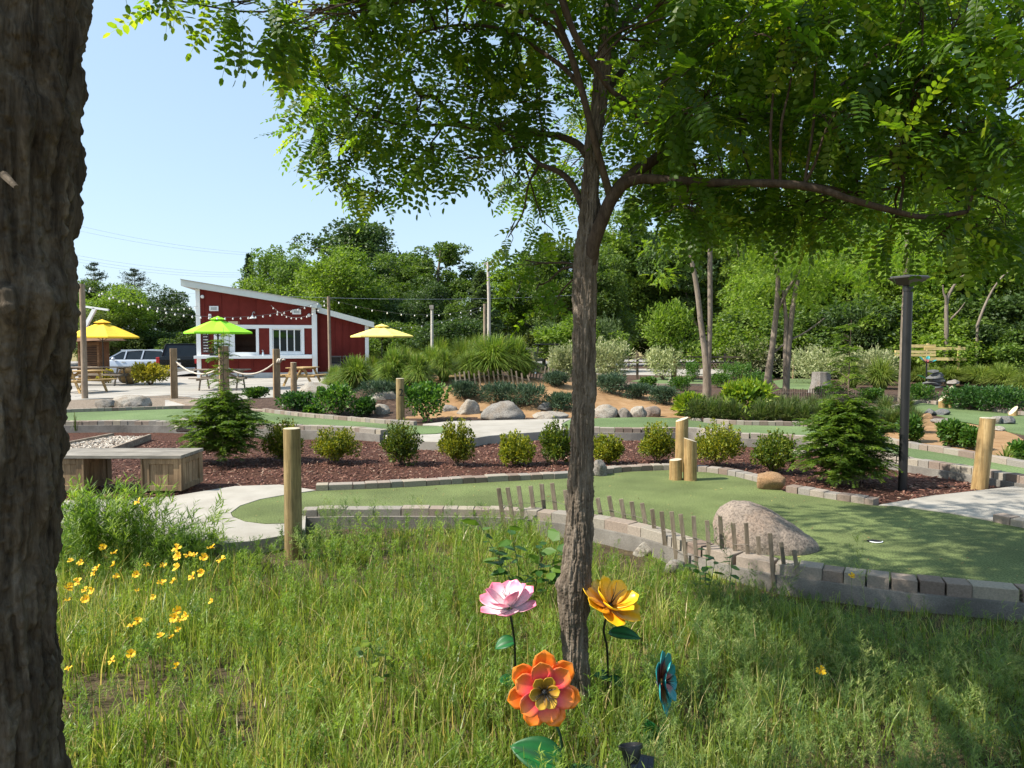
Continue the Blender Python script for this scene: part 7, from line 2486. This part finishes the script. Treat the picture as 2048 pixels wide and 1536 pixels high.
# ------------------------------------------------------------------ feathery saplings (young redwoods)
def feathery(label, px, pyb, w, h_body, ytop, mat='redwood', n_br=150, seed=1, z=-.03):
    rr = np.random.default_rng(seed); r2 = random.Random(seed)
    c = G(px, pyb, z); k = c[1] / F
    W, Hb = w * k, h_body * k
    Ht = AT(px, ytop, c[1])[2] - z
    t = thing('feathery_sapling', label, 'conifer', c, 'feathery conifer saplings')
    m = MB()
    m.tube([c - [0, 0, .03], c + [.01, 0, Hb * .7], c + [.02, 0, Ht * .8], c + [.03, 0, Ht]], [.022, .014, .006, .002], 7)
    Ps, Ds, Us = [], [], []
    for b in range(n_br):
        f = r2.random() ** .8
        if b < n_br * .13: z0 = Hb + (Ht - Hb) * r2.random() ** 1.3 * .95; L = W * .17 * (1 - (z0 - Hb) / (Ht - Hb + .01)) + .06
        else:
            z0 = Hb * (.04 + .96 * f)
            L = W / 2 * (1.0 - .62 * max(0, f - .45) / .55) * (.78 + .22 * min(1, f / .2)) * r2.uniform(.6, 1.12)
        a = r2.uniform(0, 6.28)
        o = np.array([math.cos(a), math.sin(a), 0])
        s0 = c + [0, 0, z0]
        e = s0 + o * L + [0, 0, L * r2.uniform(-.05, .5)]
        mid = s0 + (e - s0) * .5 + [0, 0, L * .16]
        br = smooth_path([s0, mid, e], 4)
        m.tube(br, list(np.linspace(.006, .0015, len(br))), 4)
        # side sprays: each a flat feather of leaflets
        ns = max(4, int(L * 26))
        for j in range(ns):
            g = .18 + .82 * (j + r2.random()) / ns
            p = np.array([np.interp(g, np.linspace(0, 1, len(br)), br[:, q]) for q in range(3)])
            td = np.array([-o[1], o[0], 0]) * (1 if j % 2 else -1)
            sd = unit(o * r2.uniform(.4, 1.1) + td * r2.uniform(.5, 1.1) + [0, 0, r2.uniform(-.25, .35)])
            if j == ns - 1: sd = unit(e - mid)
            Ls = r2.uniform(.07, .15) * (1.1 - .3 * g)
            nl = 11
            u = np.linspace(.08, 1, nl)
            sideD = unit(np.cross(sd, [r2.uniform(-.3, .3), r2.uniform(-.3, .3), 1]))
            for s in (-1, 1):
                Ps.append(p + sd * (u * Ls)[:, None] - np.array([0, 0, 1]) * (u ** 2 * Ls * .25)[:, None])
                Ds.append(np.tile(sideD * s + sd * .55, (nl, 1)) + rr.normal(size=(nl, 3)) * .12)
    m.build('trunk', M['twig'], t)
    P, D = np.concatenate(Ps), np.concatenate(Ds)
    L = .042 * (.7 + .6 * rr.random(len(P)))
    v, l, tt, r = inst(DIAMOND[0], DIAMOND[1], P, frames(D, np.array([0, 0, 1.0]) + .3 * rr.normal(size=(len(P), 3))), np.stack([L, L * .34, L], 1))
    # one colour value per spray
    r = np.clip(np.repeat(rr.random(len(P) // 22 + 1), 22)[:len(P)] * .75 + rr.random(len(P)) * .25, 0, 1)
    place_np('foliage', v, l, tt, M[mat], t, r)


feathery('feathery conifer sapling with a thin tall leader beside the bench', 448, 922, 176, 122, 655, seed=3, n_br=230)
feathery('feathery conifer sapling with darker dense foliage beside the black path lamp', 1690, 968, 190, 150, 640, seed=5, n_br=320)


# ------------------------------------------------------------------ meadow grass and weeds
ME = [G(a, b, SOIL)[:2] for a, b in ((-700, 1120), (0, 1065), (150, 1070), (330, 1092), (440, 1115), (520, 1122), (600, 1108), (700, 1078), (900, 1070), (1040, 1072), (1180, 1092), (1300, 1120), (1400, 1150), (1500, 1176), (1620, 1205), (1800, 1238), (2048, 1258), (2700, 1300))]
ME = ME + [(6.5, 1.2), (-6.5, 1.2)]


def dens(x, y):
    n_ = fbm(np.stack([x * 1.1, y * 1.1, 0 * x], 1), 3, 21)
    return np.clip(.58 + 1.0 * n_, .10, 1)


def in_view(x, y, m_=.16):
    return (abs(x) < y * (.68 + m_) + .4)


def clear_of(x, y):
    """keep bare soil at the foot of the log post and under the picket fence"""
    p = G(587, 1118, SOIL)
    return ((x - p[0]) / .42) ** 2 + ((y - p[1] + .1) / .32) ** 2 > 1


def meadow(name, N, hmin, hmax, wd, lab, mat, seed, straw=.13, keepf=None):
    pts = sample_poly(ME, N * 2)
    x, y = pts[:, 0], pts[:, 1]
    k = in_view(x, y) & (y > 1.5) & (rng.random(len(x)) < dens(x, y)) & clear_of(x, y)
    if keepf is not None: k &= keepf(x, y)
    x, y = x[k][:N], y[k][:N]
    n = len(x)
    # most blades belong to a tuft that shares lean, height and colour
    nt_ = max(40, n // 22)
    tid = rng.integers(0, nt_, n)
    lone = rng.random(n) < .3
    tx, ty = x[:nt_].copy(), y[:nt_].copy()
    tr_ = .02 + .045 * rng.random(nt_) ** 2
    gx_, gy_ = rng.normal(size=n), rng.normal(size=n)
    x = np.where(lone, x, tx[tid] + gx_ * tr_[tid]); y = np.where(lone, y, ty[tid] + gy_ * tr_[tid])
    th_t, h_t, c_t = np.arctan2(gy_, gx_), .62 + .62 * rng.random(nt_) ** 1.3, rng.normal(0, .22, nt_)
    z = soilz(x, y)
    # tufts: pull blades toward tuft centres
    th = np.where(lone, rng.uniform(0, 2 * math.pi, n), th_t + rng.normal(0, .6, n))
    lean = np.abs(rng.normal(.26, .24, n))
    hn = .75 + .5 * fbm(np.stack([x * 1.6, y * 1.6, 0 * x], 1), 2, 31)
    Hh = (hmin + (hmax - hmin) * rng.random(n) ** 1.5) * hn * np.where(lone, 1, h_t[tid])
    ky = np.interp(x, [p_[0] for p_ in ME[:18]], [p_[1] for p_ in ME[:18]])
    Hh = Hh * np.where(x > .3, np.clip((ky - y) / .8, .42, 1), np.clip((ky - y) / .5, .6, 1))
    segs = 4
    f = np.linspace(0, 1, segs)
    dr = np.stack([np.cos(th), np.sin(th)], 1)
    X = np.stack([x, y], 1)[:, None] + dr[:, None] * (lean * Hh)[:, None, None] * (f ** 1.8)[None, :, None] * 1.25
    Zz = z[:, None] + Hh[:, None] * (f[None] - .38 * lean[:, None] * f[None] ** 3)
    C3 = np.concatenate([X, Zz[..., None]], 2)
    sa = th + math.pi / 2 + rng.normal(0, .7, n)
    side = np.stack([np.cos(sa), np.sin(sa), 0 * sa], 1)
    w_ = (wd * (.6 + .8 * rng.random(n)))[:, None] * (1 - f[None] ** 2 * .93)
    A = C3 - side[:, None] * w_[..., None]; B = C3 + side[:, None] * w_[..., None]
    V = np.stack([A, B], 2).reshape(n, segs * 2, 3)
    tl = np.array([(2 * i, 2 * i + 1, 2 * i + 3, 2 * i + 2) for i in range(segs - 1)]).ravel()
    loops = (tl[None] + (np.arange(n) * segs * 2)[:, None]).ravel()
    pn = fbm(np.stack([x * .9, y * .9, 0 * x + 5], 1), 3, 41)
    rv = np.clip(rng.random(n) * .7 + .15 + .35 * pn + .1 + np.where(lone, 0, c_t[tid]), 0, 1)
    rv = np.where(rng.random(n) < straw * (1 + 1.2 * fbm(np.stack([x * 1.4, y * 1.4, 0 * x + 9], 1), 3, 51)), rng.random(n) * .1, np.maximum(rv, .15))
    o = place_np(name, V.reshape(-1, 3), loops, np.full(n * (segs - 1), 4), M[mat], rnd=np.repeat(rv, segs - 1))
    return tag(o, lab, 'grass', kind='stuff')


meadow('grass', 105000, .10, .36, .0031, 'long wild grass covering the foreground meadow', 'grass', 1, keepf=lambda x, y: (x < .55 * y - .6) | (rng.random(len(x)) < .42))
meadow('low_grass', 60000, .04, .15, .0024, 'short grass and thatch under the long meadow grass', 'grass', 2, .30)


# fine-leaved weeds on the right, scattered broadleaf rosettes elsewhere
def weed_stalk(seed, H_, nb, nl, ll, lw, branch=.3):
    rr = np.random.default_rng(seed)
    m = MB()
    Ps, Ds = [], []
    top = np.array([rr.normal(0, .05), rr.normal(0, .05), 1.0]) * H_
    def stalk(a, b, r0, n):
        P = smooth_path([a, (a + b) / 2 + rr.normal(size=3) * .02 * H_, b], 3)
        m.tube(P, list(np.linspace(r0, r0 * .35, len(P))), 4, 0, False)
        u = rr.random(n)
        Ps.append(np.stack([np.interp(u, np.linspace(0, 1, len(P)), P[:, q]) for q in range(3)], 1))
        an = rr.uniform(0, 6.28, n)
        ax = unit(b - a)
        Ds.append(np.stack([np.cos(an), np.sin(an), rr.uniform(.2, .9, n)], 1) + ax * .4)
    stalk(np.zeros(3), top, .0022, nl)
    for j in range(nb):
        f = rr.uniform(.25, .85)
        a = top * f
        an = rr.uniform(0, 6.28)
        L = H_ * branch * (1.2 - f)
        stalk(a, a + np.array([math.cos(an) * L * .7, math.sin(an) * L * .7, L * rr.uniform(.6, 1.1)]), .0013, max(6, nl // 3))
    P, D = np.concatenate(Ps), np.concatenate(Ds)
    L = ll * (.6 + .7 * rr.random(len(P)))
    v, l, t, r = inst(DIAMOND[0], DIAMOND[1], P, frames(D, np.array([0, 0, 1.0]) + .3 * rr.normal(size=(len(P), 3))), np.stack([L, L * lw, L], 1))
    sv = np.concatenate(m.v)
    V = np.concatenate([sv, v])
    Fs = [list(f) for f in m.f] + [list(x) for x in (l.reshape(-1, 4) + len(sv))]
    return V, Fs


def scatter(name, temps, pts, scl, lab, mat, cat='weeds', tilt=.12):
    parts = []
    x, y = pts[:, 0], pts[:, 1]
    ky = np.interp(x, [p_[0] for p_ in ME[:18]], [p_[1] for p_ in ME[:18]])
    hs_ = np.where((x > .3) & (scl[1] < .5), np.clip((ky - y) / .9, .45, 1), 1)
    ti = rng.integers(0, len(temps), len(x))
    for k, (tv, tf) in enumerate(temps):
        mm = ti == k
        n = mm.sum()
        if not n: continue
        up = np.stack([rng.normal(0, tilt, n), rng.normal(0, tilt, n), np.ones(n)], 1)
        a = rng.uniform(0, 6.28, n)
        D = np.stack([np.cos(a), np.sin(a), 0 * a], 1)
        RM = frames(D, up)
        z_ = unit(up); x_ = unit(D - z_ * np.sum(D * z_, 1, keepdims=True)); y_ = np.cross(z_, x_)
        RM = np.stack([x_, y_, z_], 2)
        P = np.stack([x[mm], y[mm], soilz(x[mm], y[mm])], 1)
        parts.append(inst(tv, tf, P, RM, (scl[0] + (scl[1] - scl[0]) * rng.random(n)) * hs_[mm], .12))
    v, l, t, r = cat_np(parts)
    o = place_np(name, v, l, t, M[mat], rnd=r)
    return tag(o, lab, cat, kind='stuff')


fine = [weed_stalk(s, 1.0, 7, 46, .075, .10, .45) for s in range(6)]
low = [weed_stalk(20 + s, 1.0, 5, 40, .14, .14, .5) for s in range(4)]
q = sample_poly(ME, 60000)
q = q[in_view(q[:, 0], q[:, 1], .06) & (q[:, 1] > 1.9)]
rgt = q[(q[:, 0] > .42 * q[:, 1] - .75 + .5 * fbm(np.stack([q[:, 0], q[:, 1], 0 * q[:, 0]], 1) * 1.2, 2, 77))]
scatter('fine_weeds', fine, rgt[:420], (.16, .36), 'feathery fine-leaved weeds crowding the right foreground', 'weed')
scatter('low_weeds', low, rgt[1000:2900], (.08, .22), 'low leafy weeds under the tall ones at the right', 'weed')
lft = q[(q[:, 0] < .42 * q[:, 1] - .75)]
scatter('mixed_weeds', low, lft[:2100], (.08, .27), 'mixed low weeds among the meadow grass', 'weedgreen')
scatter('tall_weeds', fine, rgt[3000:3026], (.36, .60), 'few tall thin weed stalks rising above the right foreground', 'weed')
kerbw = np.array([G(rng.uniform(605, 1050), rng.uniform(1068, 1086), SOIL)[:2] for _ in range(46)] + [G(rng.uniform(600, 700), rng.uniform(1070, 1120), SOIL)[:2] for _ in range(16)])
scatter('kerb_weeds', fine, kerbw, (.14, .40), 'thin weeds growing along the front paver kerb', 'weed')

# leafy coreopsis mass at the left, broadleaf plants by the fence
def plantmass(name, label, px, py, w, h, n, mat, ll, lw, cat='plant', z=SOIL, sc_=1.0, dp=.6, shape=DIAMOND):
    c = G(px, py, z); k = c[1] / F
    t = thing(name, label, cat, c)
    temps = [weed_stalk(50 + s, 1.0, 5, 60, ll, lw, .4) for s in range(4)]
    parts = []
    for j, (tv, tf) in enumerate(temps):
        m = n // 4
        P = c + np.stack([rng.normal(0, .28, m) * w * k, rng.normal(0, .28, m) * w * k * dp, np.zeros(m)], 1)
        off = (P - c)[:, :2] / (w * k)
        up = np.stack([off[:, 0] * .7 + rng.normal(0, .10, m), off[:, 1] * .7 + rng.normal(0, .10, m), np.ones(m)], 1)
        a = rng.uniform(0, 6.28, m); D = np.stack([np.cos(a), np.sin(a), 0 * a], 1)
        z_ = unit(up); x_ = unit(D - z_ * np.sum(D * z_, 1, keepdims=True)); y_ = np.cross(z_, x_)
        parts.append(inst(tv, tf, P, np.stack([x_, y_, z_], 2), h * k * (.6 + .45 * rng.random(m)), .12))
    v, l, tt, r = cat_np(parts)
    place_np('foliage', v, l, tt, M[mat], t, r)
    return t


plantmass('coreopsis_plant', 'tall leafy coreopsis clump in front of the pale path beside the big trunk', 225, 1150, 215, 185, 84, 'weedgreen', .12, .11, dp=.45)
plantmass('leafy_weed', 'bushy green weed at the corner of the pale path slab', 375, 1130, 110, 70, 44, 'weedgreen', .16, .16)
plantmass('leafy_weed', 'narrow grey-green weed right against the tall log post', 622, 1125, 50, 80, 22, 'weed', .10, .14)
plantmass('leafy_weed', 'small green weed tuft left of the tall log post', 490, 1150, 80, 50, 28, 'weedgreen', .16, .14)


def broadleaf(label, stems, d, size, mat='bigleaf'):
    b = np.array([*AT(stems[0][0], 1150, d)[:2], SOIL])
    t = thing('broadleaf_weed', label, 'plant', b)
    m = MB(); Ps, Ds, Ls = [], [], []
    for (xb, xt, yt, n) in stems:
        a = np.array([*AT(xb, 1150, d)[:2], SOIL]); e = AT(xt, yt, d)
        P = smooth_path([a, (a + e) / 2 + [.02, 0, .04], e], 4)
        m.tube(P, list(np.linspace(.004, .002, len(P))), 5)
        u = np.linspace(.4, 1, n)
        p = np.stack([np.interp(u, np.linspace(0, 1, len(P)), P[:, q]) for q in range(3)], 1)
        an = rng.uniform(0, 6.28, n)
        Ps.append(p); Ds.append(np.stack([np.cos(an), np.sin(an), rng.uniform(-.3, .4, n)], 1)); Ls.append(size * (.6 + .6 * rng.random(n)))
    m.build('stem', M['stemg'], t)
    P, D, L = np.concatenate(Ps), np.concatenate(Ds), np.concatenate(Ls)
    v, l, tt, r = inst(OVAL[0], OVAL[1], P, frames(D, np.tile([0, 0, 1.0], (len(P), 1)) + .4 * rng.normal(size=(len(P), 3))), np.stack([L, L * .62, L], 1))
    place_np('foliage', v, l, tt, M[mat], t, r)


broadleaf('sprawling broad-leaved weed left of the slim trunk by the pickets', [(1030, 960, 1050, 9), (1040, 1020, 1060, 9), (1060, 1080, 1090, 9), (1050, 985, 1100, 8), (1070, 1120, 1080, 8), (1040, 1000, 1130, 8), (1080, 1100, 1130, 7)], 4.9, .12, 'greenbush')
broadleaf('tiny bright leafy weed in the grass left of the pink flower', [(745, 735, 1270, 6), (750, 770, 1285, 5), (745, 720, 1300, 5)], 3.6, .07, 'bigleaf')
broadleaf('broad-leaved weed among the pickets before the boulder', [(1400, 1412, 1100, 6), (1405, 1430, 1120, 6), (1395, 1395, 1125, 5), (1450, 1462, 1112, 5)], 5.0, .09, 'greenbush')


# ------------------------------------------------------------------ yellow wildflowers (one kind, copied)
def flower_proto(sd):
    fr_ = random.Random(sd)
    t = thing('yellow_wildflower', 'x', 'wildflower', (0, 0, 0), 'yellow wildflowers in the meadow')
    m = MB(); m.tube(smooth_path([(.02, 0, -.62), (.012, 0, -.3), (0, 0, 0)], 4), .0016, 5); m.build('stem', M['stemg'], t)
    V, Fs = [], []
    for k in range(8):
        if sd == 2 and k == 3: continue
        a = 2 * math.pi * k / 8 + fr_.uniform(-.14, .14)
        tl_, ln_ = fr_.uniform(-.25, .75), fr_.uniform(.8, 1.12)
        u = np.array([math.cos(a), math.sin(a), 0]); w = np.array([-u[1], u[0], 0])
        n0 = len(V)
        for f, hw, z in ((.004, .0025, .0), (.013, .0050, .004), (.022, .0076, .006), (.029, .0070, .004), (.0270, .0022, .004)):
            V.append(u * f * ln_ - w * hw + [0, 0, z + f * tl_]); V.append(u * f * ln_ + w * hw + [0, 0, z + f * tl_])
        for i in range(4): Fs.append((n0 + 2 * i, n0 + 2 * i + 1, n0 + 2 * i + 3, n0 + 2 * i + 2))
    mb = MB(); mb.add(np.array(V), Fs); po = mb.build('petals', M['petal'], t)
    mb = MB(); mb.sphere((0, 0, .003), .0075, 8, 0, (1, 1, .6)); mb.build('flower_eye', M['petalc'], t, smooth=True)
    return t


FP = [(205, 1094), (228, 1107), (142, 1123), (161, 1126), (195, 1137), (229, 1130), (232, 1153), (189, 1147), (273, 1149), (293, 1131), (325, 1132), (356, 1136), (354, 1098), (422, 1097), (358, 1113), (376, 1112), (390, 1110), (408, 1116), (443, 1121),
      (386, 1153), (405, 1146), (347, 1163), (322, 1166), (140, 1172), (156, 1164), (170, 1180), (136, 1178), (184, 1182), (136, 1202), (172, 1199), (307, 1195), (275, 1183), (354, 1222), (372, 1232), (357, 1241), (350, 1236), (275, 1242), (264, 1252), (323, 1273), (343, 1275), (225, 1322), (262, 1308), (354, 1333), (138, 1338), (424, 1204), (356, 1260), (277, 1004)]
protos = [flower_proto(1), flower_proto(2), flower_proto(3)]
for i, (x, y) in enumerate(FP + [(1703, 1153), (1641, 1341)]):
    d = np.interp(y, [1000, 1100, 1200, 1350], [5.4, 5.0, 4.2, 3.35]) + rng.uniform(-.12, .12)
    if x > 1600: d = 4.7 if y < 1200 else 3.5
    o = protos[i % 3] if i < 3 else copy_tree(protos[i % 3])
    o.location = tuple(AT(x, y, d))
    o['label'] = 'yellow wildflower growing in the meadow patch beside the big dark trunk'
    if (x, y) == (277, 1004): o['label'] = 'highest yellow wildflower, on top of the tall leafy clump before the bench'
    if (x, y) == (1703, 1153): o['label'] = 'single yellow wildflower in front of the curved paver kerb at the right'
    if (x, y) == (1641, 1341): o['label'] = 'single yellow wildflower deep in the weeds at the lower right'
    if (x, y) == (323, 1273): o['label'] = 'deepest orange-yellow wildflower standing tallest below its cluster'
    s = rng.uniform(.6, .95) * d / 4.2
    o.scale = (s, s, s)
    o.rotation_euler = (0, 0, rng.uniform(-.8, .8))
    tilt_ = (rng.uniform(-.1, 1.2), rng.uniform(-.6, .6), 0)
    for ch in o.children:
        if not ch.name.startswith('stem'): ch.rotation_euler = tilt_


# small fallen bits on the front turf
q = sample_poly(LANE1 and [G(a, b)[:2] for a, b in LANE1], 420)
q = q[in_view(q[:, 0], q[:, 1], .1)]
D = rdir(len(q)); D[:, 2] *= .1
v, l, tt, r = inst(OVAL[0], OVAL[1], np.stack([q[:, 0], q[:, 1], np.full(len(q), .006)], 1), frames(D, np.tile([0, 0, 1.0], (len(q), 1)) + .2 * rng.normal(size=(len(q), 3))), np.stack([.012 + .022 * rng.random(len(q)) ** 2] * 3, 1) * [1, .5, 1])
tag(place_np('leaf_litter', v, l, tt, leafmat('dry_leaf', [(0, (.10, .055, .025)), (.5, (.22, .15, .06)), (1, (.34, .30, .10))], .1, None, .8, .0), rnd=r), 'small fallen leaf bits lying on the front putting turf', 'leaf litter', kind='stuff')


# every countable top-level object that is neither setting nor mass is a thing
for o in sc.objects:
    if o.parent is None and o.get('category') and not o.get('kind'): o['kind'] = 'thing'
# ------------------------------------------------------------------ daylight
SUN_AZ = R(-104)      # to-sun compass angle measured from +Y toward +X (negative = left)
SUN_EL = R(47)
w = bpy.data.worlds.new('World')
sc.world = w
w.use_nodes = True
nt = w.node_tree
bg = nt.nodes['Background']
sky = nt.nodes.new('ShaderNodeTexSky')
sky.sky_type = 'NISHITA'
sky.sun_disc = False
sky.sun_elevation = SUN_EL
sky.sun_rotation = SUN_AZ
sky.altitude = 200
sky.air_density = 1.0
sky.dust_density = 1.5
sky.ozone_density = 1.0
hs = nt.nodes.new('ShaderNodeHueSaturation')
hs.inputs['Saturation'].default_value = .86
hs.inputs['Value'].default_value = .98
nt.links.new(sky.outputs[0], hs.inputs['Color'])
haze = nt.nodes.new('ShaderNodeMix')
haze.data_type = 'RGBA'
haze.inputs[0].default_value = .55
haze.inputs[7].default_value = (1.95, 2.85, 3.70, 1)
nt.links.new(hs.outputs[0], haze.inputs[6])
nt.links.new(haze.outputs[2], bg.inputs['Color'])
bg.inputs['Strength'].default_value = .14
L_ = bpy.data.lights.new('sun', 'SUN')
L_.energy = 4.8
L_.angle = R(.55)
L_.color = (1, .93, .82)
so = bpy.data.objects.new('sun', L_)
COL.objects.link(so)
tosun = Vector((math.sin(SUN_AZ) * math.cos(SUN_EL), math.cos(SUN_AZ) * math.cos(SUN_EL), math.sin(SUN_EL)))
so.rotation_euler = (-tosun).to_track_quat('-Z', 'Y').to_euler()
so.location = (-10, 0, 20)
vs = sc.view_settings
vs.view_transform = 'Standard'
vs.look = 'None'
vs.exposure = .92
vs.gamma = 1
vs.use_curve_mapping = False
sc.cycles.max_bounces = 6
sc.cycles.diffuse_bounces = 3
sc.cycles.glossy_bounces = 2
sc.cycles.transmission_bounces = 4
sc.cycles.transparent_max_bounces = 4
sc.cycles.caustics_reflective = False
sc.cycles.caustics_refractive = False
